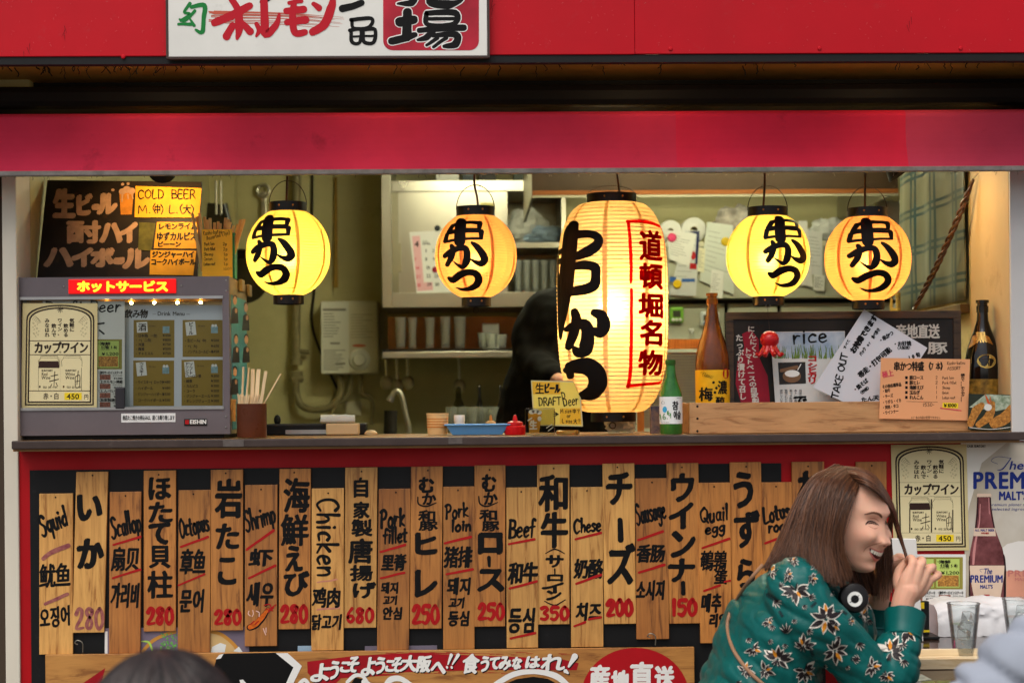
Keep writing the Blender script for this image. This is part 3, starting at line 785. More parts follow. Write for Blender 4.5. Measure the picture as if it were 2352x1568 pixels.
# ------------------------------------------------------------------ menu planks
WL = wood('pale_plank', (162, 106, 46), (222, 166, 90), (70, 70, 5), 0.5)
WM = wood('mid_plank', (130, 76, 28), (198, 130, 60), (70, 70, 5), 0.5, stain=0.5)
WD = wood('dark_plank', (124, 74, 30), (186, 120, 56), (70, 70, 5), 0.5, stain=0.6)
m_nail = mat('nail', (40, 34, 30), 0.4, metal=0.8)
FADE = mat('faded_red_paint', (142, 58, 74), 0.6, var=0.3, vscale=60, c2=(176, 112, 96))
PINK = mat('worn_pink_paint', (196, 128, 104), 0.7, var=0.2, vscale=80)
K1, K2, K3, K4 = crop(0, 1060, 2.583), crop(600, 1060, 2.583), crop(1200, 1060, 2.583), crop(1700, 1060, 2.584)
planks = [
 # top-left x, top-right x, y0, y1, shift of the bottom, wood, label, crop, marks
 (90, 167, 1133, 1502, 0, WL, 'pale wooden menu plank reading Squid, first in the row', K1,
  [('h', 'Squid', 266, 640, 434, 572, 120, 5.0), ('r', 'fade', (272, 782), (330, 740), (430, 700), 11), ('r', 'fade', (285, 1068), (425, 1005), None, 8.5),
   ('f', '鱿鱼', 250, 810, 446, 965, 1.7, -.06), ('f', '오징어', 250, 1080, 450, 1215, 1.7, -.12)]),
 (175, 248, 1083, 1452, -9, WL, 'pale menu plank with two large kana and a faded purple 280', K1,
  [('B', 'い', 488, 380, 642, 545, 4.0), ('B', 'か', 488, 655, 655, 845, 4.4), ('d', '280', 468, 1085, 660, 1236, 8.5, 'fade')]),
 (252, 324, 1129, 1500, -2, WD, 'brown menu plank reading Scallop above Chinese and Korean', K1,
  [('h', 'Scallop', 708, 652, 892, 606, 130, 4.4), ('r', 'red', (715, 695), (885, 645), None, 6), ('f', '扇贝', 705, 705, 880, 862, 1.9, 0), ('r', 'red', (710, 905), (885, 850), None, 5.5), ('f', '가리비', 700, 930, 884, 1095, 2.0, 0)]),
 (330, 404, 1080, 1449, 0, WM, 'brown menu plank with five brush characters and red 280, beside Scallop', K1,
  [('B', 'ほ', 938, 270, 1078, 412, 2.8), ('B', 'た', 938, 425, 1086, 555, 2.8), ('B', 'て', 938, 556, 1072, 692, 3.4), ('B', '貝', 942, 700, 1076, 842, 2.2), ('B', '柱', 930, 858, 1088, 1032, 2.3), ('d', '280', 920, 1080, 1100, 1206, 9.5, 'red')]),
 (410, 484, 1125, 1498, -2, WM, 'brown menu plank reading Octopus', K1,
  [('h', 'Octopus', 1140, 652, 1320, 606, 118, 4.2), ('r', 'red', (1140, 708), (1310, 645), None, 6), ('f', '章鱼', 1138, 720, 1298, 882, 2.0, 0), ('r', 'red', (1125, 950), (1290, 880), None, 5), ('f', '문어', 1136, 970, 1296, 1124, 2.2, 0)]),
 (484, 558, 1078, 1447, 0, WM, 'brown menu plank with three brush characters and red 280, beside Octopus', K1,
  [('B', '岩', 1356, 280, 1524, 525, 3.4), ('B', 'た', 1362, 560, 1506, 722, 3.2), ('B', 'こ', 1376, 775, 1488, 945, 3.4), ('d', '280', 1348, 1095, 1526, 1206, 9, 'red')]),
 (563, 637, 1113, 1483, -1, WD, 'brown menu plank reading Shrimp with a painted shrimp', K2,
  [('h', 'Shrimp', 5, 612, 192, 552, 125, 4.4), ('r', 'red', (5, 725), (175, 605), None, 6.5), ('f', '虾', 22, 718, 170, 832, 2.2, 0), ('r', 'red', (20, 905), (185, 825), None, 6), ('f', '새우', 8, 925, 182, 1085, 2.2, 0), ('shrimp',)]),
 (642, 714, 1076, 1444, -2, WM, 'brown menu plank with four brush characters and red 280, beside Shrimp', K2,
  [('B', '海', 240, 275, 402, 492, 2.8), ('B', '鮮', 222, 503, 396, 702, 2.4), ('B', 'え', 250, 700, 358, 862, 3.4), ('B', 'び', 242, 860, 398, 1018, 3.2), ('d', '280', 215, 1065, 396, 1196, 9.5, 'red')]),
 (716, 790, 1121, 1493, -1, WL, 'pale menu plank reading Chicken in letters turned sideways', K2,
  [('hv', 'Chicken', 452, 405, 452, 895, 140, 5.6), ('r', 'pink', (450, 932), (575, 914), None, 4), ('f', '鸡肉', 422, 962, 598, 1092, 1.9, 0), ('r', 'pink', (450, 1105), (590, 1090), None, 5), ('f', '닭고기', 415, 1130, 612, 1232, 1.8, 0)]),
 (793, 867, 1073, 1441, -3, WL, 'pale menu plank with six brush characters and red 680', K2,
  [('B', '自', 682, 270, 770, 398, 2.0), ('B', '家', 680, 422, 780, 528, 2.0), ('B', '製', 668, 533, 798, 642, 1.9), ('B', '唐', 648, 655, 798, 812, 2.4), ('B', '揚', 658, 822, 800, 922, 1.9), ('B', 'げ', 676, 930, 822, 1032, 2.6), ('d', '680', 628, 1085, 812, 1192, 8, 'red')]),
 (870, 943, 1122, 1492, -4, WD, 'brown menu plank reading Pork fillet', K2,
  [('h', 'Pork', 852, 590, 1002, 572, 108, 5.0), ('h', 'fillet', 870, 690, 1016, 674, 92, 4.6), ('r', 'red', (850, 740), (1005, 695), None, 6), ('f', '里脊', 858, 753, 1012, 858, 2.0, 0), ('r', 'red', (850, 905), (1000, 870), None, 5.5), ('f', '돼지', 855, 928, 968, 1002, 1.6, 0), ('f', '고기', 868, 1012, 958, 1074, 1.6, 0), ('f', '안심', 863, 1084, 994, 1168, 1.7, 0)]),
 (944, 1017, 1071, 1443, -3, WM, 'brown menu plank ending in two large katakana and red 250, beside Pork fillet', K2,
  [('B', 'む', 1092, 268, 1190, 368, 2.3), ('B', 'か', 1112, 370, 1202, 442, 1.7), ('s', [(1085, 395), (1092, 440), (1140, 452), (1202, 430)], [3, 3.6, 4, 2]), ('B', '和', 1088, 478, 1194, 552, 1.6), ('B', '豚', 1093, 548, 1212, 604, 1.5), ('B', 'ヒ', 1070, 618, 1204, 755, 4.2), ('B', 'レ', 1068, 855, 1208, 1025, 4.4), ('d', '250', 1045, 1065, 1226, 1202, 9.5, 'red')]),
 (1018, 1090, 1117, 1490, 0, WM, 'brown menu plank reading Pork loin', K2,
  [('h', 'Pork', 1262, 533, 1402, 512, 86, 4.2), ('h', 'loin', 1298, 613, 1420, 602, 66, 4.6), ('r', 'red', (1255, 685), (1420, 645), None, 6.5), ('f', '猪排', 1252, 703, 1428, 842, 1.9, 0), ('r', 'red', (1265, 880), (1430, 850), None, 6), ('f', '돼지', 1273, 898, 1428, 1012, 1.9, 0), ('f', '고기', 1283, 1026, 1384, 1094, 1.8, 0), ('f', '등심', 1278, 1108, 1418, 1208, 1.9, 0)]),
 (1090, 1161, 1068, 1438, -1, WM, 'brown menu plank ending in three large katakana and red 250, beside Pork loin', K2,
  [('B', 'む', 1490, 253, 1580, 362, 2.3), ('B', 'か', 1500, 365, 1588, 442, 1.7), ('s', [(1470, 390), (1478, 438), (1525, 452), (1590, 428)], [3, 3.6, 4, 2]), ('B', '和', 1473, 472, 1584, 544, 1.6), ('B', '豚', 1488, 545, 1598, 608, 1.5), ('B', 'ロ', 1468, 620, 1616, 752, 4.6), ('s', [(1532, 775), (1536, 828)], [9, 7]), ('B', 'ス', 1460, 848, 1628, 990, 4.0), ('d', '250', 1460, 1055, 1636, 1176, 9, 'red')]),
 (1163, 1235, 1119, 1487, 1, WL, 'pale menu plank reading Beef', K3,
  [('h', 'Beef', 108, 652, 272, 642, 112, 4.8), ('r', 'red', (110, 690), (270, 660), None, 6), ('f', '和牛', 108, 802, 292, 944, 2.4, 0), ('r', 'red', (115, 970), (285, 925), None, 6), ('f', '등심', 108, 1086, 284, 1254, 2.2, 0), ('r', 'red', (120, 1285), (275, 1250), None, 6)]),
 (1234, 1308, 1066, 1433, 0, WL, 'pale menu plank with brush characters in brackets and red 350, beside Beef', K3,
  [('B', '和', 297, 253, 478, 484, 3.2), ('B', '牛', 312, 488, 478, 714, 3.4), ('s', [(342, 750), (400, 722), (460, 750)], [2, 3.4, 2]), ('B', 'サ', 342, 760, 454, 838, 2.0), ('s', [(398, 848), (400, 880)], [4, 3.4]), ('B', 'ロ', 352, 882, 450, 924, 1.8), ('B', 'イ', 318, 930, 456, 1000, 2.0), ('B', 'ン', 345, 980, 440, 1044, 2.2), ('s', [(335, 1050), (400, 1076), (465, 1040)], [2, 3.8, 2]), ('d', '350', 303, 1075, 494, 1176, 8.5, 'red')]),
 (1311, 1385, 1118, 1485, 1, WL, 'pale menu plank reading Chese', K3,
  [('h', 'Chese', 522, 626, 688, 604, 84, 4.2), ('r', 'red', (530, 660), (690, 620), None, 6), ('f', '奶酪', 523, 782, 702, 908, 2.0, 0), ('r', 'red', (535, 940), (690, 885), None, 6.5), ('f', '치즈', 533, 1056, 698, 1174, 2.2, 0), ('r', 'red', (522, 1208), (590, 1182), None, 6), ('r', 'red', (612, 1166), (690, 1150), None, 6)]),
 (1384, 1457, 1064, 1432, 4, WL, 'pale menu plank with three large katakana and red 200', K3,
  [('B', 'チ', 726, 238, 884, 442, 4.2), ('s', [(810, 540), (815, 662)], [12, 14]), ('B', 'ズ', 730, 685, 904, 945, 4.2), ('d', '200', 720, 1030, 898, 1156, 10.5, 'red')]),
 (1459, 1534, 1098, 1467, 3, WD, 'brown menu plank reading Sausage', K3,
  [('h', 'Sausage', 918, 572, 1100, 522, 125, 4.0), ('r', 'red', (925, 665), (1080, 610), None, 6.5), ('f', '香肠', 917, 690, 1094, 806, 2.0, 0), ('r', 'red', (930, 870), (1090, 820), None, 6.5), ('f', '소시지', 913, 915, 1098, 1044, 2.0, 0)]),
 (1531, 1604, 1063, 1431, 7, WM, 'brown menu plank with five katakana and red 150', K3,
  [('B', 'ウ', 1134, 243, 1276, 424, 4.0), ('B', 'イ', 1120, 428, 1270, 594, 4.0), ('B', 'ン', 1132, 608, 1284, 775, 4.2), ('B', 'ナ', 1116, 782, 1280, 928, 4.0), ('s', [(1208, 935), (1210, 1000)], [10, 11]), ('d', '150', 1130, 1030, 1302, 1152, 10, 'red')]),
 (1604, 1677, 1108, 1476, 5, WM, 'brown menu plank reading Quail egg', K3,
  [('h', 'Quail', 1318, 560, 1492, 534, 92, 4.2), ('h', 'egg', 1348, 628, 1472, 612, 66, 4.0), ('r', 'red', (1330, 715), (1500, 655), None, 6), ('f', '鵪鶉', 1318, 728, 1484, 862, 1.3, 0), ('f', '蛋', 1405, 852, 1486, 944, 1.5, 0), ('r', 'red', (1340, 985), (1440, 950), None, 5.5), ('r', 'red', (1470, 928), (1505, 920), None, 5), ('f', '메추', 1323, 998, 1455, 1122, 2.0, 0), ('f', '리알', 1373, 1126, 1494, 1214, 2.0, 0)]),
 (1676, 1748, 1061, 1430, 6, WM, 'brown menu plank with large hiragana beside Quail egg, partly behind the woman', K4,
  [('B', 'う', 236, 236, 356, 464, 4.2), ('B', 'ず', 240, 478, 396, 715, 3.8), ('B', 'ら', 262, 785, 366, 965, 3.8)]),
 (1749, 1819, 1107, 1476, 4, WM, 'brown menu plank reading Lotus root beside the woman\'s hair', K4,
  [('h', 'Lotus', 428, 560, 590, 520, 96, 5.0), ('h', 'root', 455, 616, 592, 602, 66, 4.4), ('r', 'red', (435, 685), (560, 640), None, 6.5)]),
 (1819, 1893, 1060, 1430, 3, WD, 'brown menu plank above the woman\'s head, nearest the Lotus plank', K4,
  [('B', 'れ', 640, 230, 790, 425, 4.4)]),
 (1966, 2036, 1060, 1430, 3, WD, 'brown menu plank on the red panel beside the cream poster', K4, []),
]
pinks = {'red': INKRED, 'fade': FADE, 'pink': PINK}
for i, (a, b, y0, y1, dx, wm, lab, K, marks) in enumerate(planks):
  yf = -0.0135 - 0.0015 * ((i * 7) % 3) - (0.002 if y0 > 1090 else 0)
  q = [at(a, y0 + (a - b) * 0 + 0.5, yf), at(b, y0 - 0.5, yf), at(b + dx, y1 - 0.5, yf), at(a + dx, y1 + 0.5, yf)]
  base = (q[2] + q[3]) / 2
  t = thing('menu_plank', lab, 'menu plank', base, 'hand painted menu planks')
  mb = MB(); mb.hexa([q[3], q[2], q[1], q[0]], (0, -yf - 0.0045, 0))
  mb.build('plank', wm, t, bevel=0.0012)
  F = on_y(yf)
  nx = (a + b) / 2 + random.uniform(-3, 3); ny = y0 + random.uniform(8, 11)
  p = at(nx, ny, yf)
  mb = MB(); mb.lathe([(0.0001, 0.0022), (0.0018, 0.0018), (0.0026, 0)], (p.x, yf - 0.0002, p.z), 10, M=Matrix.Rotation(R(90), 4, 'X'))
  mb.build('nail', m_nail, t, smooth=True)
  inks = {'k': Ink(0.0005, 0.9, i * 3.1), 'red': Ink(0.0009, 0.6, i), 'fade': Ink(0.0009, 0.8, i), 'pink': Ink(0.0004, 1.2, i)}
  for mk in marks:
    ty = mk[0]
    if ty == 'h':
      p0, p1 = K(mk[2], mk[3]), K(mk[4], mk[5]); inks['k'].hand(mk[1], *p0, *p1, mk[6] / 2.745, mk[7] * 1.35, shear=0.12)
    elif ty == 'hv':
      p0, p1 = K(mk[2], mk[3]), K(mk[4], mk[5]); inks['k'].hand(mk[1], *p0, *p1, mk[6] / 2.745 * .95, mk[7] * 1.35, jit=0.1)
    elif ty == 'f':
      p0, p1 = K(mk[2], mk[3]), K(mk[4], mk[5]); inks['k'].font(mk[1], *p0, *p1, pen=mk[6] * 1.1, rot=mk[7], shear=0.08)
    elif ty == 'B':
      p0, p1 = K(mk[2], mk[3]), K(mk[4], mk[5]); e = mk[6] * .55
      inks['k'].warp = 1.3
      inks['k'].font(mk[1], p0[0] + e, p0[1] + e, p1[0] - e, p1[1] - e, pen=mk[6] * 1.12, tight=True, ratio=0.6)
      inks['k'].warp = 0.9
    elif ty == 's':
      inks['k'].stroke([K(*p) for p in mk[1]], mk[2])
    elif ty == 'r':
      pts = [K(*p) for p in mk[2:-1] if p]; n = len(pts)
      inks[mk[1]].stroke(pts, [mk[-1] * .8] + [mk[-1]] * (n - 1))
    elif ty == 'd':
      _, tx, X0, Y0, X1, Y1, pen, cl = mk
      p0, p1 = K(X0, Y1), K(X1, Y0)
      inks[cl].hand(tx, p0[0] + pen * .3, p0[1] - pen * .5, p1[0] - pen * .35, p0[1] - pen * .5, (p0[1] - p1[1]) - pen, pen, jit=0.2)
    elif ty == 'shrimp':
      s1 = Ink(0.0004); s1.stroke([K(*p) for p in ((24, 1216), (60, 1200), (108, 1150), (140, 1100))], [14, 17, 15, 8]); s1.build('shrimp_outline', INK, t, F)
      s1 = Ink(0.0008); s1.stroke([K(*p) for p in ((26, 1214), (60, 1194), (106, 1146), (140, 1100))], [10, 13, 11, 5]); s1.build('shrimp_body', mat('shrimp_orange', (204, 96, 26), 0.35, var=0.4, vscale=70), t, F)
      s1 = Ink(0.0011)
      for st in ([(116, 1076), (150, 1070), (160, 1096)], [(150, 1100), (190, 1072)], [(126, 1100), (170, 1110)], [(140, 1120), (176, 1090)], [(30, 1196), (52, 1176)], [(58, 1196), (80, 1176)]): s1.stroke([K(*p) for p in st], 2.6)
      s1.build('shrimp_legs', INKRED, t, F)
      s1 = Ink(0.0011)
      for st in ([(20, 1112), (16, 1130), (28, 1142)], [(44, 1108), (48, 1130), (40, 1146)], [(66, 1112), (84, 1122), (84, 1146)], [(110, 1222), (126, 1262)], [(128, 1218), (128, 1244)]): s1.stroke([K(*p) for p in st], 2.2)
      s1.build('shrimp_glints', mat('shrimp_pink', (226, 184, 168), 0.4), t, F)
  for kx, mm in (('k', INK), ('red', INKRED), ('fade', FADE), ('pink', PINK)):
    inks[kx].build('lettering', mm, t, F)
# ------------------------------------------------------------------ lower painted board
WB = wood('lower_board_wood', (146, 92, 38), (196, 138, 68), (8, 60, 60), 0.5, stain=0.5)
ly = -0.03
x0, x1 = at(104, 1530, ly).x, at(1595, 1530, ly).x
zt = (at(150, 1502, ly).z + at(1550, 1486, ly).z) / 2
lb = thing('painted_sign_board', 'wide wooden board with red banner lettering below the menu planks', 'sign', (0, ly, zt - 0.6))
MB().box(x0, x1, ly, ly + 0.012, zt - 0.6, zt).build('board', WB, lb, bevel=0.0015)
F = on_y(ly)
C5, C6 = crop(100, 1540, 2.94), crop(900, 1540, 2.767)
q = Ink(0.0004, 0.6)
q.poly([C2 for C2 in [K2(388, 1432), K2(700, 1392), K2(1100, 1372), K2(1500, 1378), K2(1653, 1380)] + [C6(400, 150), C6(900, 168), C6(1300, 186), C6(1420, 215), C6(1405, 262), C6(1330, 262), C6(900, 262), C6(500, 268), C6(0, 284)] + [K2(1000, 1512), K2(600, 1536), K2(560, 1575), K2(520, 1620), K2(440, 1620), K2(430, 1545), K2(390, 1500)]])
rr = random.Random(5)
for i in range(40):
  x = rr.uniform(0, 1300); y = rr.uniform(140, 160) if i % 2 else rr.uniform(255, 285)
  q.stroke([C6(x, y), C6(x + rr.uniform(30, 90), y + rr.uniform(-3, 3))], [1.4, 0.5])
q.build('red_banner', mat('banner_red', (158, 10, 24), 0.55, var=0.2, vscale=12), lb, F)
def banner(dx, dy, ink):
  for ch, x0_, y0_, x1_, y1_ in (('よ', 412, 1440, 530, 1560), ('う', 525, 1425, 590, 1545), ('こ', 595, 1430, 660, 1500), ('そ', 640, 1395, 715, 1500), ('よ', 730, 1400, 820, 1525), ('う', 815, 1400, 880, 1510), ('こ', 880, 1420, 940, 1495), ('そ', 920, 1400, 985, 1500), ('大', 975, 1388, 1085, 1495), ('阪', 1080, 1390, 1170, 1500), ('へ', 1165, 1430, 1265, 1510)):
    a_, b_ = K2(x0_, y0_), K2(x1_, y1_); ink.font(ch, a_[0] + dx + 2, a_[1] + dy + 2, b_[0] + dx - 2, b_[1] + dy - 2, pen=2.6, tight=True, shear=0.15)
  for ch, x0_, y0_, x1_, y1_ in (('食', 632, 150, 748, 288), ('う', 755, 165, 815, 275), ('て', 815, 172, 885, 258), ('み', 880, 165, 965, 265), ('な', 968, 170, 1035, 258), ('は', 1060, 165, 1160, 250), ('れ', 1165, 152, 1330, 268)):
    a_, b_ = C6(x0_, y0_), C6(x1_, y1_); ink.font(ch, a_[0] + dx + 2, a_[1] + dy + 2, b_[0] + dx - 2, b_[1] + dy - 2, pen=2.6, tight=True, shear=0.12)
  for st, wd in (([(558, 160), (536, 222)], [8, 3]), ([(604, 160), (566, 222)], [8, 3]), ([(528, 240), (530, 246)], [5, 5]), ([(560, 240), (562, 246)], [5, 5]), ([(1392, 168), (1352, 236)], [14, 5]), ([(1330, 268), (1346, 282)], [10, 5])):
    ink.stroke([(C6(*p)[0] + dx, C6(*p)[1] + dy) for p in st], wd)
q = Ink(0.0008, 0.7); banner(2.2, 2.2, q); q.build('lettering_shadow', INK, lb, F)
q = Ink(0.0014, 0.7); banner(0, 0, q); q.build('lettering', WHITE, lb, F)
# black panel with white zigzag edge, big white strokes cut by the frame
q = Ink(0.0006); q.poly([C5(1258, 200), C5(1300, 160), C5(1690, 152), C5(1815, 258), C5(1760, 380), C5(1740, 520), C5(1240, 520), C5(1210, 380)]); q.build('black_patch', INK, lb, F)
q = Ink(0.0010, 0.5); q.poly([C5(1685, 156), C5(1770, 156), C5(1872, 248), C5(1812, 373), C5(1780, 480), C5(1730, 480), C5(1758, 373), C5(1812, 258)])
q.poly([C5(1255, 200), C5(1280, 168), C5(1312, 160), C5(1290, 195)]); q.poly([C5(1425, 350), C5(1450, 345), C5(1475, 373), C5(1500, 420), C5(1440, 400)])
q.stroke([C6(840, 370), C6(980, 290), C6(1120, 272), C6(1260, 300), C6(1350, 370)], [12, 13, 11, 14, 13])
q.stroke([C6(110, 380), C6(150, 325), C6(220, 322), C6(290, 370)], [14, 14, 12, 13]); q.stroke([C6(-30, 340), C6(10, 372), C6(30, 430)], 13)
q.stroke([K2(330, 1580), K2(370, 1545), K2(400, 1580)], 9)
q.stroke([K2(640, 1560), K2(690, 1518), K2(740, 1525), K2(775, 1575)], [8, 9, 7, 8])
q.build('white_strokes', WHITE, lb, F)
q = Ink(0.0008); q.poly([C6(930, 352), C6(1000, 322), C6(1110, 306), C6(1210, 320), C6(1270, 352), C6(1300, 460), C6(900, 460)])
q.poly([K2(650, 1590), K2(690, 1530), K2(740, 1540), K2(765, 1600)]); q.build('black_strokes', INK, lb, F)
q = Ink(0.0006); p = C6(1800, 440); q.disc(p[0], p[1], 124, 112, n=48); q.build('red_disc', mat('disc_red', (172, 10, 22), 0.5, var=0.1), lb, F)
q = Ink(0.0011, 0.9)
for ch, x0_, y0_, x1_, y1_ in (('産', 1490, 225, 1630, 400), ('地', 1640, 262, 1760, 400), ('直', 1765, 205, 1925, 400), ('送', 1930, 232, 2065, 400)):
  a_, b_ = C6(x0_, y0_), C6(x1_, y1_); q.font(ch, a_[0] + 2, a_[1] + 2, b_[0] - 2, b_[1] - 2, pen=3.4, tight=True)
q.build('lettering', WHITE, lb, F)
q = Ink(0.0005); q.poly([C5(300, 373), C5(380, 318), C5(462, 262), C5(420, 420), C5(300, 460)]); q.build('red_patch', MATS['banner_red'], lb, F)
# hooks that hold the board
for px, py in ((182, 1492), (1497, 1476)):
  p = at(px, py, ly - 0.004)
  mb = MB(); mb.tube(smooth_pts([(p.x - 0.004, p.y, p.z + 0.016), (p.x - 0.012, p.y, p.z + 0.02), (p.x - 0.004, p.y - 0.003, p.z + 0.028), (p.x + 0.01, p.y - 0.003, p.z + 0.02), (p.x + 0.01, p.y, p.z - 0.006)]), 0.0016, 6)
  mb.build('hook', mat('zinc', (140, 136, 124), 0.4, metal=0.9, dirt=0.4, dirtc=(120, 90, 50)), lb, smooth=True)
# photo strip of food showing between the planks
pp = thing('food_photo_strip', 'printed photo strip of bowls behind the menu planks', 'poster', at(400, 1495, -0.008))
fy = -0.0062
x0, x1, z0, z1 = rect(241, 1440, 572, 1500, fy)
MB().box(x0, x1, fy, fy + 0.0015, z0, z1).build('print', mat('photo_lilac', (120, 108, 124), 0.3, var=0.2), pp)
F = on_y(fy)
q = Ink(0.0003); q.quad(*C5(458, 0), *C5(478, 165)); q.build('white_margin', WHITE, pp, F)
q = Ink(0.0005)
q.stroke([C5(725, 150), C5(800, 70), C5(900, 20), C5(960, 5)], 8); q.stroke([C5(1210, 0), C5(1290, 20), C5(1370, 80), C5(1430, 150)], 8); q.build('bowl_rim', mat('photo_bowl', (196, 138, 60), 0.3), pp, F)
q = Ink(0.0004); q.poly([C5(1210, 10), C5(1290, 28), C5(1360, 80), C5(1410, 150), C5(1210, 150)]); q.build('bowl_inside', mat('photo_cream', (206, 172, 116), 0.3), pp, F)
q = Ink(0.0007, 2);
for i in range(60):
  x, y = C5(random.uniform(860, 975), random.uniform(12, 130)); q.disc(x, y, random.uniform(1, 3), n=6, dh=i * 1e-5)
q.build('greens', mat('photo_green', (104, 168, 84), 0.3, var=0.5, vscale=120), pp, F)
q = Ink(0.0008); q.stroke([C5(722, 72), C5(775, 80), C5(800, 140)], [2, 5, 4]); q.build('leek', mat('photo_leek', (170, 208, 90), 0.3), pp, F)
q = Ink(0.0008, 2); q.poly([C5(1230, 110), C5(1290, 80), C5(1330, 100), C5(1320, 150), C5(1220, 150)]); q.poly([C5(1380, 140), C5(1420, 110), C5(1450, 150)]); q.build('tofu', mat('photo_tofu', (222, 226, 222), 0.3), pp, F)
p2 = thing('photo_strip', 'narrow bluish printed strip behind the Chicken plank', 'poster', at(780, 1490, -0.008))
for a, b, cc in ((684, 762, (150, 176, 196)), (838, 1004, (112, 104, 118))):
  x0, x1, z0, z1 = rect(a, 1482, b, 1499, fy)
  MB().box(x0, x1, fy, fy + 0.0015, z0, z1).build('print', mat('photo_strip_%d' % a, cc, 0.3, var=0.2, vscale=20), p2)
# ================================================================== hot display case on the counter
A = crop(0, 420, 2.306); B = crop(560, 420, 2.305); C = crop(1200, 420, 2.307); D = crop(1700, 400, 2.24)
def AX(x, Y, y=1000): return at(*A(x, y), Y).x
m_case = mat('case_grey_steel', (110, 101, 104), 0.4, metal=0.3, var=0.12, vscale=5, rvar=0.1)
m_alu = mat('aluminium', (176, 174, 172), 0.3, metal=0.9, var=0.1, vscale=20)
m_caseside = mat('case_side_steel', (150, 132, 96), 0.4, metal=0.3, var=0.2, vscale=10)
m_screw = mat('steel_screw', (150, 146, 140), 0.3, metal=0.9)
CY = 0.015
def Arect(x0, y0, x1, y1, Y):
  a, b = A(x0, y0), A(x1, y1); return rect(a[0], a[1], b[0], b[1], Y)
def Brect(x0, y0, x1, y1, Y):
  a, b = B(x0, y0), B(x1, y1); return rect(a[0], a[1], b[0], b[1], Y)
def Crect(x0, y0, x1, y1, Y):
  a, b = C(x0, y0), C(x1, y1); return rect(a[0], a[1], b[0], b[1], Y)
def Drect(x0, y0, x1, y1, Y):
  a, b = D(x0, y0), D(x1, y1); return rect(a[0], a[1], b[0], b[1], Y)
X0, X1, Z0, Z1 = Arect(82, 590, 1292, 1470, CY)
WX0, WX1, WZ0, WZ1 = Arect(118, 700, 1254, 1338, CY)
DEP = 0.40
Z0 = ZT + 0.012
hc = thing('hot_display_case', 'grey steel heated display case with lit red sign on the counter', 'display case', ((X0 + X1) / 2, CY, ZT))
mb = MB()
mb.box(X0, X1, CY, CY + 0.03, WZ1, Z1); mb.box(X0, X1, CY, CY + 0.03, Z0, WZ0)
mb.box(X0, WX0, CY, CY + 0.03, WZ0, WZ1); mb.box(WX1, X1, CY, CY + 0.03, WZ0, WZ1)
fr = mb.build('front_frame', m_case, hc)
MB().box(X0, X1, CY + 0.03, CY + DEP, Z1 - 0.003, Z1).build('top_panel', m_caseside, hc)
MB().box(X1 - 0.003, X1, CY + 0.03, CY + DEP, Z0, Z1 - 0.003).build('side_panel', m_caseside, hc)
MB().box(X0, X0 + 0.003, CY + 0.03, CY + DEP, Z0, Z1 - 0.003).build('side_panel', m_case, hc)
MB().box(X0 + 0.003, X1 - 0.003, CY + 0.03, CY + DEP, Z0, Z0 + 0.003).build('bottom_panel', m_case, hc)
MB().box(X0 + 0.003, X1 - 0.003, CY + DEP - 0.004, CY + DEP, Z0 + 0.003, Z1 - 0.003).build('back_panel', mat('case_inside', (186, 184, 180), 0.35, metal=0.6), hc)
MB().box(X0 + 0.02, X1 - 0.02, CY + 0.02, CY + 0.38, ZT, Z0 - 0.0005).build('foot_plinth', m_black, hc)
# aluminium trim round the window
mb = MB(); tk = 0.008
mb.box(WX0 - 0.002, WX1 + 0.002, CY - 0.004, CY + 0.0, WZ1 - tk, WZ1); mb.box(WX0 - 0.002, WX1 + 0.002, CY - 0.004, CY, WZ0, WZ0 + tk)
mb.build('window_trim', m_alu, hc)
g = glass('case_glass', (246, 248, 246))
mid = AX(705, CY + 0.012)
MB().box(WX0, mid + 0.012, CY + 0.006, CY + 0.009, WZ0 + tk, WZ1 - tk).build('glass_pane', g, hc)
MB().box(mid - 0.004, WX1, CY + 0.016, CY + 0.019, WZ0 + tk, WZ1 - tk).build('glass_pane', g, hc)
x0, x1, z0, z1 = Arect(650, 1210, 704, 1332, CY)
MB().box(x0, x1, CY - 0.006, CY + 0.004, z0, z1).build('pane_handle', mat('dark_plastic', (46, 44, 48), 0.35), hc, bevel=0.003)
# warming lamps along the top inside
MB().box(WX0 + 0.004, WX1 - 0.004, CY + 0.05, CY + 0.10, WZ1 - 0.012, WZ1 + 0.02).build('lamp_rail', mat('brass_rail', (190, 140, 66), 0.35, metal=0.6), hc)
m_wb = mat('warm_bulb', (255, 236, 190), 0.5, emis=(255, 206, 120), es=90)
for ax in (600, 740, 870, 1000, 1130):
  p = at(*A(ax, 735), CY + 0.05)
  mb = MB(); ellipsoid(mb, (p.x, CY + 0.048, WZ1 - 0.016), (0.0045, 0.0045, 0.004), 10, 8); mb.build('bulb', m_wb, hc, smooth=True)
for ax, ay in ((105, 676), (1273, 610), (1273, 668), (360, 645), (1022, 640), (95, 1384), (95, 1444), (1272, 1376), (1272, 1436)):
  p = at(*A(ax, ay), CY)
  mb = MB(); mb.lathe([(0.0001, 0.002), (0.002, 0.0016), (0.003, 0)], (p.x, CY - 0.0003, p.z), 10, M=Matrix.Rotation(R(90), 4, 'X')); mb.build('screw', m_screw, hc, smooth=True)
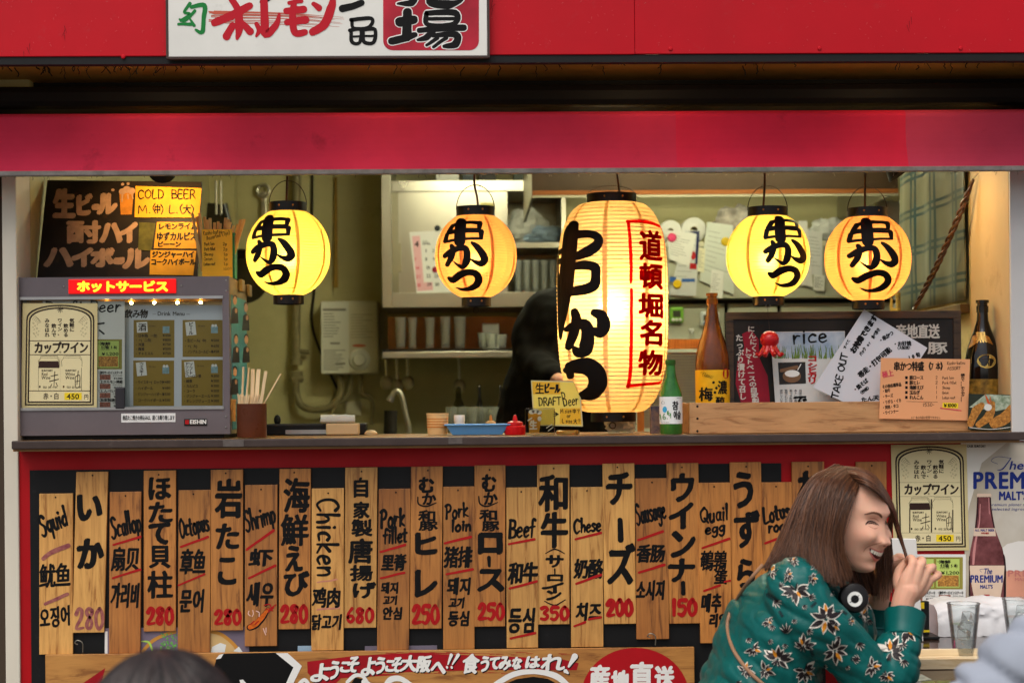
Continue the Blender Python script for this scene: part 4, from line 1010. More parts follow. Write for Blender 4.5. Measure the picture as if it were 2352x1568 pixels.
# lit red sign
x0, x1, z0, z1 = Arect(387, 602, 993, 684, CY)
m_lit = mat('lit_red_acrylic', (214, 12, 14), 0.3, emis=(226, 10, 10), es=0.62)
ls = MB().box(x0, x1, CY - 0.006, CY - 0.0005, z0, z1).build('lit_sign', m_lit, hc, bevel=0.002)
q = Ink(0.0006, 0.2); a, b = A(432, 612), A(948, 674); q.font('ホットサービス', a[0], a[1], b[0], b[1], pen=1.9, ratio=0.9, adv=1)
q.build('lettering', mat('lit_yellow', (255, 220, 60), 0.4, emis=(255, 214, 40), es=0.9), ls, on_y(CY - 0.006))
x0, x1, z0, z1 = Arect(683, 1357, 988, 1407, CY)
st = MB().box(x0, x1, CY - 0.0012, CY - 0.0003, z0, z1).build('notice_sticker', mat('sticker_white', (222, 222, 220), 0.4), hc)
q = Ink(0.0004); a, b = A(690, 1368), A(984, 1396); q.font('他店たこ焼きの持込みは、固くお断り致します', a[0], a[1], b[0], b[1], pen=0.25, adv=1); q.build('lettering', INK, st, on_y(CY - 0.0012))
x0, x1, z0, z1 = Arect(1037, 1387, 1166, 1426, CY)
bd = MB().box(x0, x1, CY - 0.003, CY - 0.0003, z0, z1).build('maker_badge', mat('badge_black', (20, 18, 18), 0.3), hc, bevel=0.002)
q = Ink(0.0004); a, b = A(1068, 1390), A(1162, 1423); q.font('EISHIN', a[0], a[1], b[0], b[1], pen=0.5); q.build('lettering', WHITE, bd, on_y(CY - 0.003))
q = Ink(0.0004); q.quad(*A(1042, 1394), *A(1064, 1418)); q.build('emblem', INKRED, bd, on_y(CY - 0.003))
# side stickers: snack photos with generic figures on teal
sx = X1 + 0.001
m_teal = mat('sticker_teal', (70, 140, 150), 0.35, var=0.25, vscale=6)
sp = MB().box(sx - 0.0006, sx + 0.0006, CY + 0.04, CY + DEP - 0.02, Z0 + 0.012, Z1 - 0.05).build('photo_sticker', m_teal, hc)
Fs = on_plane(Vector((sx + 0.0006, 0, 0)), Vector((1, 0, 0)))
q1, q2, q3 = Ink(0.0003), Ink(0.0006), Ink(0.0009)
for cx, cy_ in ((1322, 790), (1384, 830), (1328, 1010), (1386, 1010), (1322, 1190)):
  hx, hy = A(cx, cy_ - 66)
  q1.poly([A(cx - 22, cy_ + 62), A(cx - 16, cy_ - 20), A(cx, cy_ - 34), A(cx + 16, cy_ - 20), A(cx + 20, cy_ + 62)])
  q2.disc(hx, hy, 4.4, 10, n=14); q1.disc(hx, hy - 6, 5, 8, n=12)
  q2.disc(*A(cx + 6, cy_ - 10), 3, 6, n=8)
q1.build('figures', mat('print_dark', (34, 28, 26), 0.4), sp, Fs); q2.build('faces', mat('print_skin', (204, 150, 110), 0.4), sp, Fs)
q3.quad(*A(1296, 1278), *A(1326, 1402)); q3.build('orange_strip', mat('print_orange', (206, 140, 70), 0.4), sp, Fs)
for k_, (ax, ay) in enumerate(((1350, 640), (1392, 668))):
  pc = Fs(*A(ax, ay), 0.004)
  MB().box(sx, sx + 0.012, pc.y - 0.03, pc.y + 0.03, pc.z - 0.018, pc.z + 0.018).build('hinge', m_caseside, hc, bevel=0.003)
# ------------------------------------------------------------------ posters on and in the case
m_paper = mat('white_paper', (226, 224, 218), 0.7, var=0.03)
m_cream = mat('cream_paper', (206, 190, 138), 0.6, var=0.05, vscale=4)
m_cream2 = mat('cream_panel', (226, 212, 164), 0.6)
BRN = mat('dark_brown_print', (44, 32, 22), 0.6)
YEL = mat('yellow_sticker', (240, 208, 36), 0.5)
def wine_poster(name, label, T, Y, cat='poster', glossy=False):
  """T maps the poster's own 0..100 x 0..140 grid to reference pixels"""
  f = lambda x, y: T(x, y)
  q = [at(*f(0, 140), Y), at(*f(100, 140), Y), at(*f(100, 0), Y), at(*f(0, 0), Y)]
  t = thing(name, label, cat, (q[0] + q[1]) / 2, 'cup wine posters')
  mb = MB(); mb.hexa(q, (0, 0.0012, 0)); mb.build('sheet', m_cream, t)
  F = on_y(Y)
  def P(ink, pts): ink.poly([f(*p) for p in pts])
  def arch(x0, x1, y0, y1, rise):
    pts = [(x0, y1), (x1, y1), (x1, y0 + rise)]
    for i in range(1, 16):
      a = PI * i / 16; pts.append(((x0 + x1) / 2 + (x1 - x0) / 2 * math.cos(a), y0 + rise - rise * math.sin(a) ** 0.8))
    pts.append((x0, y0 + rise)); return pts
  q = Ink(0.0003); P(q, arch(5, 96, 2, 136, 20)); q.build('border', BRN, t, F)
  q = Ink(0.0005); P(q, arch(7, 94, 4, 134, 19.5)); q.build('border_gap', m_cream, t, F)
  q = Ink(0.0007); P(q, arch(8.5, 92.5, 5.5, 132.5, 19)); q.build('border_bold', BRN, t, F)
  q = Ink(0.0009); P(q, arch(10.5, 90.5, 7.5, 130.5, 18)); q.build('panel', m_cream2, t, F)
  # rules
  q = Ink(0.0011)
  for y in (50, 68.5, 116.5): q.quad(*f(10.5, y - .5), *f(90.5, y + .5))
  q.quad(*f(22, 86), *f(22.8, 116)); q.quad(*f(79, 86), *f(79.8, 116)); q.quad(*f(51, 72), *f(51.6, 116))
  # vertical lines of text
  for tx, x, y0, y1 in (('気軽に', 66, 20, 38), ('飲める', 58, 27, 45), ('ワイン、', 50, 20, 43), ('飲んで', 42, 27, 45), ('みなはれ', 33, 20, 45)):
    a, b = f(x - 3.2, y0), f(x + 3.2, y1); q.font(tx, a[0], a[1], b[0], b[1], pen=0.55, vert=True)
  a, b = f(16, 51), f(88, 67); q.font('カップワイン', a[0], a[1], b[0], b[1], pen=1.5, adv=1)
  q.ring(f(50, 0)[0], f(50, 65)[1], 1.6, 0.8, n=10)
  a, b = f(29, 119), f(50, 128); q.font('赤・白', a[0], a[1], b[0], b[1], pen=0.4, adv=1)
  a, b = f(83, 121), f(89, 128); q.font('円', a[0], a[1], b[0], b[1], pen=0.2)
  for x, tx in ((26.5, 'Red'), (58, 'White')):
    a, b = f(x, 88), f(x + 15, 91.5); q.font('SUNTORY', a[0], a[1], b[0], b[1], pen=0.3)
    w_ = 8 if tx == 'Red' else 13
    a, b = f(x, 91.5), f(x + w_, 97.5); q.font(tx, a[0], a[1], b[0], b[1], pen=0.15)
    a, b = f(x, 96), f(x + 12, 102.5); q.font('Wine', a[0], a[1], b[0], b[1], pen=0.15)
    q.disc(*f(x - 2, 111), 1.9, 2.8, n=12)
    a, b = f(x + 2, 110), f(x + 21, 113.5); q.font('果実酒 国産ワイン使用', a[0], a[1], b[0], b[1], adv=1)
  for st, wd in (([(44, 91), (43, 112)], [1.8, 1.2]), ([(39, 97), (48, 95)], 1.8), ([(37, 104), (49, 101)], 2), ([(40, 108), (38, 112)], 1.5), ([(46, 106), (48, 110)], 1.5),
           ([(75, 90), (73.5, 108)], [1.8, 1.4]), ([(71, 99), (72, 112), (77, 111)], 1.6), ([(71, 98), (77, 96), (77, 111)], 1.6), ([(72, 104), (77, 103)], 1.4)):
    q.stroke([f(*p) for p in st], wd)
  # jars
  for x0, x1 in ((21, 51), (51.5, 81)):
    q.stroke([f(x0 + 2, 84), f(x0 + 1, 77), f(x0 + 4, 73), f(x0 + 4, 70), f(x1 - 4, 70), f(x1 - 4, 73), f(x1 - 1, 77), f(x1 - 1, 84)], 0.8, raw=True)
    q.stroke([f(x0 + 4, 72.5), f(x1 - 4, 72.5)], 0.5)
    q.stroke([f(x1 - 4, 70), f(x1 - 1.5, 74), f(x1 - 1, 80)], 0.5)
  # corner grapes
  for sx_, dx in ((17, 1), (83, -1)):
    for i in range(14): q.ring(*f(sx_ + dx * ((i * 5) % 9 - 3), 26 + (i * 7) % 19), 1.3, 0.35, n=8)
    for i in range(5): q.stroke([f(sx_ - dx * 4 + dx * i * 2, 22 + i), f(sx_ + dx * (i * 2), 17 + i * 2), f(sx_ + dx * (4 + i), 21 + i)], 0.5, k=3)
  for i in range(9):
    a = 2 * PI * i / 9; q.stroke([f(50, 8), f(50 + 4 * math.cos(a), 8 + 4.5 * math.sin(a))], [0.6, 1.2], k=2)
  q.ring(*f(50, 8), 3.4, 0.7, n=14)
  q.build('print', BRN, t, F)
  q = Ink(0.0013); q.poly([f(22, 86), f(23, 77), f(49, 77), f(50, 86)]); q.build('wine_fill', mat('wine_dark', (52, 30, 22), 0.5), t, F)
  q = Ink(0.0013); q.quad(*f(57, 119), *f(80, 128.5)); q.build('price_sticker', YEL, t, F)
  q = Ink(0.0016); a, b = f(60, 119.5), f(77, 129.5); q.font('450', a[0], a[1], b[0], b[1], pen=0.4); q.build('price', INK, t, F)
  return t
def TA(x, y):   # poster on the case glass
  x0, y0 = A(128 + (118 - 128) * y / 140, 738); x1, y1 = A(549 + (545 - 549) * y / 140, 1330)
  return (x0 + (x1 - x0) * x / 100, y0 + (y1 - y0) * y / 140)
wine_poster('wine_poster', 'cream cup wine poster taped to the display case glass', TA, CY + 0.004)
# sheet behind it: Draft Beer, small food menu
MY = CY + 0.011
def flat(name, label, cat, quad, Y, m, th=0.001, group=None, part='sheet'):
  q = [at(*p, Y) for p in quad]           # bottom-left, bottom-right, top-right, top-left
  t = thing(name, label, cat, (q[0] + q[1]) / 2, group)
  mb = MB(); mb.hexa(q, (0, th, 0)); mb.build(part, m, t)
  return t
db = flat('paper_notice', 'white paper notice with large black writing half hidden behind wine poster', 'notice', [A(240, 930), A(702, 925), A(702, 726), A(240, 726)], MY + 0.002, m_paper)
q = Ink(0.0004); p = A(250, 796); r_ = A(678, 784); q.hand('Draft Beer', p[0], p[1], r_[0], r_[1], 26, 4, shear=0.15)
q.stroke([A(545, 855), A(585, 850)], 4); q.stroke([A(560, 890), A(585, 910)], 4); q.build('lettering', INK, db, on_y(MY + 0.002))
GRN = mat('menu_green', (186, 206, 106), 0.5); OLI = mat('menu_olive_border', (150, 142, 62), 0.5)
FOOD = mat('food_print', (170, 84, 30), 0.5, var=0.8, vscale=220, c2=(232, 170, 80)); FOOD2 = mat('food_print_dark', (84, 34, 28), 0.5, var=0.7, vscale=200, c2=(190, 120, 100))
def food_menu(name, label, T, Y, cat='menu'):
  """T maps 0..100 x 0..110: green tiles with food prints at the top, list below"""
  f = T
  q = [at(*f(0, 110), Y), at(*f(100, 110), Y), at(*f(100, 0), Y), at(*f(0, 0), Y)]
  t = thing(name, label, cat, (q[0] + q[1]) / 2, 'printed food menus'); F = on_y(Y)
  mb = MB(); mb.hexa(q, (0, 0.001, 0)); mb.build('sheet', m_paper, t)
  o_ = Ink(0.0003); o_.quad(*f(3, 4), *f(95, 50)); o_.build('border', OLI, t, F)
  gi, fo, f2, k_, y_, ln = Ink(0.0005), Ink(0.0007), Ink(0.0007), Ink(0.0009), Ink(0.0007), Ink(0.0006)
  for i in range(2):
    x = 8 + i * 44; gi.quad(*f(x - 3, 6), *f(x + 38, 48))
    ln.frame(*f(x - 3, 6), *f(x + 38, 48), 0.7)
    fo.quad(*f(x, 30), *f(x + 36, 46))
    a, b = f(x + 2, 8), f(x + 22, 13.5); k_.font('極上' if i == 0 else '海鮮', a[0], a[1], b[0], b[1], pen=0.45, adv=1)
    a, b = f(x + 4, 13.5), f(x + 37, 19); k_.font('串かつ特盛' if i == 0 else 'えび盛(5本)', a[0], a[1], b[0], b[1], pen=0.4, adv=1)
    k_.ring(*f(x + 0.5, 10.5), 1.3, 0.6, n=8)
    a, b = f(x + 4, 19), f(x + 20, 21.5); k_.font('Fried Prawns', a[0], a[1], b[0], b[1])
    if i == 0: y_.quad(*f(x + 12, 24), *f(x + 36, 29.5)); a, b = f(x + 16, 24.5), f(x + 36, 30)
    else: a, b = f(x + 6, 23.5), f(x + 37, 30)
    k_.font('¥1000' if i == 0 else '¥1,200', a[0], a[1], b[0], b[1], pen=0.3)
  for r in range(4):
    for cx in (4, 52):
      y = 54 + r * 14
      f2.quad(*f(cx + 2, y + 4), *f(cx + 22, y + 12))
      a, b = f(cx + 3, y - 1.5), f(cx + 44, y + 3.5); k_.font(['和牛サーロインステーキ', '上ホルモン焼盛', 'とんぺい焼き', '自家製唐揚げ'][r], a[0], a[1], b[0], b[1], pen=0.3, adv=1)
      k_.ring(*f(cx + 3, y + 1), 3, 0.7, n=12)
      a, b = f(cx + 26, y + 4), f(cx + 44, y + 7); k_.font('Sirloin Steak', a[0], a[1], b[0], b[1])
      a, b = f(cx + 28, y + 8), f(cx + 44, y + 12); k_.font('¥1,580' if r == 0 else '¥680', a[0], a[1], b[0], b[1], pen=0.2)
  gi.build('green_tile', GRN, t, F); fo.build('food_print', FOOD, t, F); f2.build('dish_print', FOOD2, t, F); y_.build('price_mark', YEL, t, F); ln.build('tile_outline', BRN, t, F); k_.build('lettering', INK, t, F)
  return t
def TM(x, y):
  p0, p1 = A(395, 926), A(702, 1330); return (p0[0] + (p1[0] - p0[0]) * x / 100, p0[1] + (p1[1] - p0[1]) * y / 110)
food_menu('food_menu', 'printed food menu with green tiles behind the display case glass', TM, MY + 0.0005)
# drinks menu with four olive cards, standing inside the case
DY = CY + 0.035
dm = flat('drink_menu', 'white drink menu sheet with four olive price cards inside the display case', 'menu', [A(700, 1334), A(1262, 1334), A(1262, 748), A(700, 748)], DY, mat('menu_white', (214, 218, 226), 0.6), 0.002)
F = on_y(DY)
oc = mat('olive_card', (150, 122, 48), 0.55, var=0.1); q, k_, wt, ic, iw = Ink(0.0004), Ink(0.0008), Ink(0.0006), Ink(0.0008), Ink(0.0011)
a, b = A(702, 772), A(832, 822); k_.font('飲み物', a[0], a[1], b[0], b[1], pen=0.9, shear=0.1)
a, b = A(886, 782), A(1040, 814); k_.font('Drink Menu', a[0], a[1], b[0], b[1], pen=0.25)
k_.stroke([A(860, 800), A(878, 800)], 0.8); k_.stroke([A(1050, 800), A(1068, 800)], 0.8)
for x0_, y0_, x1_, y1_, tag_, rows in ((752, 832, 982, 1044, '酒', [('日本酒(一合)', '¥450'), ('〃(二合)', '¥800'), ('冷酒', '¥750'), ('梅酒', '¥500'), ('チャミスル', '¥750')]),
                 (1028, 832, 1254, 1040, 'ビール', [('生ビール(中)', '¥500'), ('〃(大)', '¥650'), ('ノンアルコールビール', '¥450')]),
                 (750, 1060, 980, 1316, 'ウイスキー', [('ウイスキー(ロック)', '¥480'), ('ハイボール', '¥480'), ('ジンジャーハイボール', '¥530'), ('コークハイボール', '¥530')]),
                 (1022, 1056, 1254, 1314, 'ソフトドリンク', [('ウーロン茶', '¥300'), ('緑茶', '¥300'), ('カルピス', '¥300'), ('コーラ', '¥300'), ('ジンジャーエール', '¥300'), ('オレンジジュース', '¥300')])):
  q.quad(*A(x0_, y0_), *A(x1_, y1_))
  if tag_ == '酒': wt.quad(*A(x0_ + 18, y0_ + 12), *A(x0_ + 78, y0_ + 70), -0.06); a, b = A(x0_ + 26, y0_ + 18), A(x0_ + 72, y0_ + 64); k_.font(tag_, a[0], a[1], b[0], b[1], pen=0.5)
  else:
    wt.quad(*A(x0_ + 18, y0_ + 10), *A(x0_ + 74, y0_ + (86 if len(tag_) < 6 else 96)), -0.1)
    if tag_ == 'ソフトドリンク':
      for tt, ox in (('ソフト', 46), ('ドリンク', 24)):
        a, b = A(x0_ + ox - 4, y0_ + 14), A(x0_ + ox + 18, y0_ + 84); k_.font(tt, a[0], a[1], b[0], b[1], pen=0.4, vert=True)
    else: a, b = A(x0_ + 34, y0_ + 12), A(x0_ + 60, y0_ + 84); k_.font(tag_, a[0], a[1], b[0], b[1], pen=0.45, vert=True)
  n = len(rows); yt = y0_ + (78 if n == 5 else 106 if n == 3 else 112 if n == 4 else 82); st_ = (y1_ - yt - 8) / n
  for i, (nm, pr) in enumerate(rows):
    y = yt + i * st_
    a, b = A(x0_ + 26, y), A(x0_ + 26 + min(150, len(nm) * 17), y + 20); k_.font(nm, a[0], a[1], b[0], b[1], pen=0.25, adv=1)
    a, b = A(x1_ - 66, y), A(x1_ - 20, y + 20); k_.font(pr, a[0], a[1], b[0], b[1], pen=0.2)
    k_.disc(*A(x0_ + 16, y + 11), 1.0, n=6)
  gx, gy = x1_ - 46, y0_ + 50
  ic.poly([A(gx - 20, gy + 24), A(gx - 20, gy - 14), A(gx + 18, gy - 14), A(gx + 18, gy + 24)])
  if tag_ != '酒': iw.disc(*A(gx - 10, gy - 18), 3.2, n=10); iw.disc(*A(gx + 6, gy - 18), 3.2, n=10)
  a, b = A(x0_ + 88, y0_ + 28), A(x0_ + 126, y0_ + 42); k_.font('Drinks', a[0], a[1], b[0], b[1])
q.build('card', oc, dm, F); wt.build('card_tag', WHITE, dm, F); k_.build('lettering', BRN, dm, F); ic.build('glass_drawing', mat('ice_blue', (140, 170, 176), 0.5, var=0.3, vscale=90), dm, F); iw.build('foam_drawing', WHITE, dm, F)
# ------------------------------------------------------------------ blackboard leaning on the case
zc = Z1 + 0.001
p_bl, p_br = at(*A(205, 585), 0.20), at(*A(1110, 588), 0.20)
p_tl, p_tr = at(*A(265, 44), 0.32), at(*A(1137, 54), 0.32)
for p in (p_bl, p_br): p.z = zc
bb = thing('blackboard', 'dark drinks blackboard with tan brush lettering leaning above the display case', 'menu board', (p_bl + p_br) / 2)
nrm = (p_br - p_bl).cross(p_tl - p_bl).normalized()
if nrm.y > 0: nrm = -nrm
m_bb = mat('worn_blackboard', (38, 28, 20), 0.55, var=0.35, vscale=10, dirt=0.5, dirtc=(86, 62, 30), dscale=16, bump=0.2, bscale=60)
mb = MB(); mb.hexa([p_bl, p_br, p_tr, p_tl], -nrm * 0.012); mb.build('board', m_bb, bb, bevel=0.002)
F = on_plane(p_bl, nrm)
TAN = mat('tan_chalk', (178, 136, 104), 0.7, var=0.2, vscale=50)
q = Ink(0.0005, 1.2)
for ch, x0_, y0_, x1_, y1_ in (('生', 298, 92, 425, 260), ('ビ', 432, 120, 520, 245), ('ー', 520, 180, 560, 215), ('ル', 545, 120, 660, 240),
               ('酎', 372, 270, 570, 405), ('ハ', 560, 285, 690, 400), ('イ', 670, 280, 775, 400),
               ('ハ', 245, 425, 412, 535), ('イ', 400, 425, 525, 535), ('ボ', 510, 425, 645, 535), ('ー', 640, 480, 700, 520), ('ル', 690, 430, 845, 545)):
  a, b = A(x0_, y0_), A(x1_, y1_); e = 3.4
  q.font(ch, a[0] + e, a[1] + e, b[0] - e, b[1] - e, pen=5.0 if ch != '酎' else 3.6, tight=True, ratio=0.7)
q.build('lettering', TAN, bb, F)
q = Ink(0.0006); q.poly([A(672, 120), A(752, 115), A(742, 240), A(680, 240)]); q.build('mug_beer', mat('chalk_amber', (190, 118, 36), 0.7, var=0.3, vscale=40), bb, F)
q = Ink(0.0010, 0.8)
for x, y, r_ in ((690, 110, 9), (715, 100, 10), (742, 108, 9), (690, 70, 4), (722, 68, 4), (636, 102, 4)): q.disc(*A(x, y), r_ * 0.95, r_ * .8, n=12, dh=random.uniform(0, 1e-4))
q.stroke([A(690, 130), A(688, 165)], 4); q.stroke([A(720, 128), A(722, 150)], 4); q.stroke([A(745, 125), A(748, 150)], 3); q.build('mug_foam', TAN, bb, F)
m_note = mat('amber_note_paper', (226, 158, 34), 0.6, var=0.2, vscale=14, dirt=0.3, dirtc=(150, 80, 10), dscale=12)
def bb_note(lab, quad, lines):
  q = [F(*p, 0.0016) for p in quad]
  t = thing('paper_note', lab, 'paper note', (q[0] + q[1]) / 2)
  mb = MB(); mb.hexa(q, -nrm * 0.0005); mb.build('sheet', m_note, t)
  k_ = Ink(0.0022, 0.6)
  for kind, tx, x0_, y0_, x1_, y1_, pen, ex in lines:
    a, b = A(x0_, y0_), A(x1_, y1_)
    if kind == 'h': k_.hand(tx, a[0], a[1], b[0], b[1], ex, pen)
    else: k_.font(tx, a[0], a[1], b[0], b[1], pen=pen, adv=1)
  k_.build('lettering', INK, t, F)
bb_note('amber note reading COLD BEER on the drinks blackboard', [A(758, 256), A(1122, 258), A(1135, 92), A(764, 80)],
    [('h', 'COLD  BEER', 778, 152, 1100, 150, 3.2, 20), ('h', 'M.(', 778, 236, 880, 230, 2.6, 18), ('f', '中', 870, 185, 905, 235, 1.0, 0), ('h', ') L.(', 905, 236, 1030, 232, 2.6, 18), ('f', '大', 1030, 185, 1075, 240, 1.0, 0), ('h', ')', 1075, 236, 1095, 236, 2.6, 18)])
bb_note('amber note with three rows of brush writing on the blackboard', [A(866, 430), A(1106, 432), A(1118, 284), A(884, 282)],
    [('f', 'レモンライム', 890, 288, 1112, 326, 1.1, 0), ('f', 'ゆずカルピス', 882, 340, 1108, 388, 1.1, 0), ('f', 'ピーーン', 886, 392, 1020, 424, 1.0, 0)])
bb_note('lowest amber note on the blackboard, two rows of writing', [A(842, 578), A(1088, 582), A(1106, 444), A(848, 440)],
    [('f', 'ジンジャーハイ', 856, 446, 1096, 484, 1.1, 0), ('f', 'コークハイボール', 850, 488, 1100, 526, 1.1, 0)])
gq = [F(*p, 0.0014) for p in (A(778, 438), A(852, 445), A(876, 288), A(784, 284))]
t = thing('paper_note', 'mossy green note on the drinks blackboard', 'paper note', (gq[0] + gq[1]) / 2)
mb = MB(); mb.hexa(gq, -nrm * 0.0005); mb.build('sheet', mat('green_note', (92, 86, 34), 0.7, var=0.4, vscale=40), t)
# ------------------------------------------------------------------ order card and chopstick bundle on the case
oy = 0.10
x0, x1, z0, z1 = Arect(1137, 322, 1308, 586, oy)
z0 = Z1 + 0.001
bx = thing('chopstick_box', 'small green chopstick box behind the yellow order card', 'box', ((x0 + x1) / 2, oy, z0))
mb = MB(); mb.box(x0, x1 + 0.006, oy + 0.003, oy + 0.006, z0, z1 - 0.01); mb.box(x0, x1 + 0.006, oy + 0.056, oy + 0.06, z0, z1 - 0.01); mb.box(x0, x0 + 0.004, oy + 0.006, oy + 0.056, z0, z1 - 0.01); mb.box(x1 + 0.002, x1 + 0.006, oy + 0.006, oy + 0.056, z0, z1 - 0.01); mb.box(x0, x1, oy + 0.006, oy + 0.056, z0, z0 + 0.004)
mb.build('box_body', mat('green_plastic', (24, 96, 60), 0.4), bx)
oc_ = thing('order_card', 'yellow handwritten order card standing on the display case', 'card', ((x0 + x1) / 2, oy, z0))
MB().box(x0, x1, oy, oy + 0.0015, z0, z1).build('card', mat('yellow_card', (232, 174, 34), 0.5, var=0.08, vscale=8), oc_)
q = Ink(0.0004)
for tx, x, y, x2, y2, cap in (('Kushi-katsu', 1146, 356, 1250, 344, 9), ('Assorted (7pc)', 1166, 384, 1296, 350, 9), ('Pork loin', 1150, 414, 1208, 412, 7), ('Pork fillet', 1150, 443, 1212, 440, 7), ('Shrimp', 1148, 472, 1200, 470, 7), ('Onion', 1148, 498, 1196, 496, 7), ('Lotus root', 1148, 526, 1212, 524, 7), ('2p', 1255, 414, 1278, 412, 7), ('2p', 1257, 443, 1280, 441, 7), ('1p', 1260, 472, 1282, 470, 7), ('1p', 1260, 498, 1282, 496, 7), ('1p', 1260, 526, 1284, 524, 7)):
  a, b = A(x, y), A(x2, y2); q.hand(tx, a[0], a[1], b[0], b[1], cap, 1.0)
a, b = A(1205, 553), A(1306, 548); q.hand('1000', a[0] + 22, a[1], b[0], b[1], 5, 0.6)
q.build('lettering', INK, oc_, on_y(oy))
m_stick = wood('chopstick_wood', (196, 140, 62), (232, 186, 104), (60, 60, 8), 0.55, stain=0.2)
rr = random.Random(21)
for i in range(16):
  u = i / 15; p = at(*A(1148 + 150 * u, 330), oy + 0.03)
  yy = oy + 0.012 + 0.036 * rr.random()
  lean = (u - 0.35) * 0.042
  t_ = Vector((lean, 0, 0.09)).normalized()
  b0 = Vector((p.x - 0.004, yy, z0 + 0.02)); L = 0.15 + 0.03 * rr.random() - 0.02 * u
  w_ = 0.0042
  ch = MB(); e = Vector((w_, 0, 0))
  tl = b0 + t_ * L
  ch.hexa([b0 - e, b0 + e, tl + e, tl - e], (0, 0.003, 0))
  o = ch.build('chopstick', m_stick, None); tag(o, 'wooden chopstick in the box behind the yellow order card', 'chopstick', 'chopsticks behind the order card')
# ================================================================== paper lanterns
m_cap = mat('lantern_cap_black', (22, 16, 14), 0.28, var=0.2, vscale=20)
m_wire = mat('dark_wire', (52, 34, 20), 0.6)
m_brass = mat('brass_tack', (196, 132, 60), 0.3, metal=0.9)
m_seam = None
def paper(name, c, tc_):
  m = bpy.data.materials.new(name); m.use_nodes = True; t = m.node_tree; N = t.nodes; L = t.links
  N.remove(N['Principled BSDF'])
  df = N.new('ShaderNodeBsdfDiffuse'); df.inputs[0].default_value = lin(c)
  tr = N.new('ShaderNodeBsdfTranslucent');
  tc0 = N.new('ShaderNodeTexCoord'); ns = N.new('ShaderNodeTexNoise'); ns.inputs['Scale'].default_value = 18; ns.inputs['Detail'].default_value = 8; ns.inputs['Roughness'].default_value = .7
  mpp = N.new('ShaderNodeMapping'); mpp.inputs['Scale'].default_value = (1, 1, 3); L.new(tc0.outputs['Object'], mpp.inputs[0]); L.new(mpp.outputs[0], ns.inputs[0])
  mx = N.new('ShaderNodeMix'); mx.data_type = 'RGBA'; L.new(ns.outputs[0], mx.inputs[0])
  base = lin(tc_); mx.inputs[6].default_value = tuple(v * 0.8 for v in base[:3]) + (1,); mx.inputs[7].default_value = tuple(min(1, v * 1.12) for v in base[:3]) + (1,)
  L.new(mx.outputs[2], tr.inputs[0])
  rf = N.new('ShaderNodeBsdfRefraction'); rf.inputs['IOR'].default_value = 1.3; rf.inputs['Roughness'].default_value = 0.9; L.new(mx.outputs[2], rf.inputs[0])
  m0 = N.new('ShaderNodeMixShader'); m0.inputs[0].default_value = 0.24; L.new(tr.outputs[0], m0.inputs[1]); L.new(rf.outputs[0], m0.inputs[2])
  ms = N.new('ShaderNodeMixShader'); ms.inputs[0].default_value = 0.66
  L.new(df.outputs[0], ms.inputs[1]); L.new(m0.outputs[0], ms.inputs[2]); L.new(ms.outputs[0], N['Material Output'].inputs[0])
  return m
RIB = mat('bamboo_rib', (120, 78, 34), 0.7)
LETT = mat('lantern_black_paint', (16, 10, 7), 0.6, spec=0.15)
LETR = paper('lantern_red_paint', (206, 8, 10), (236, 20, 16))
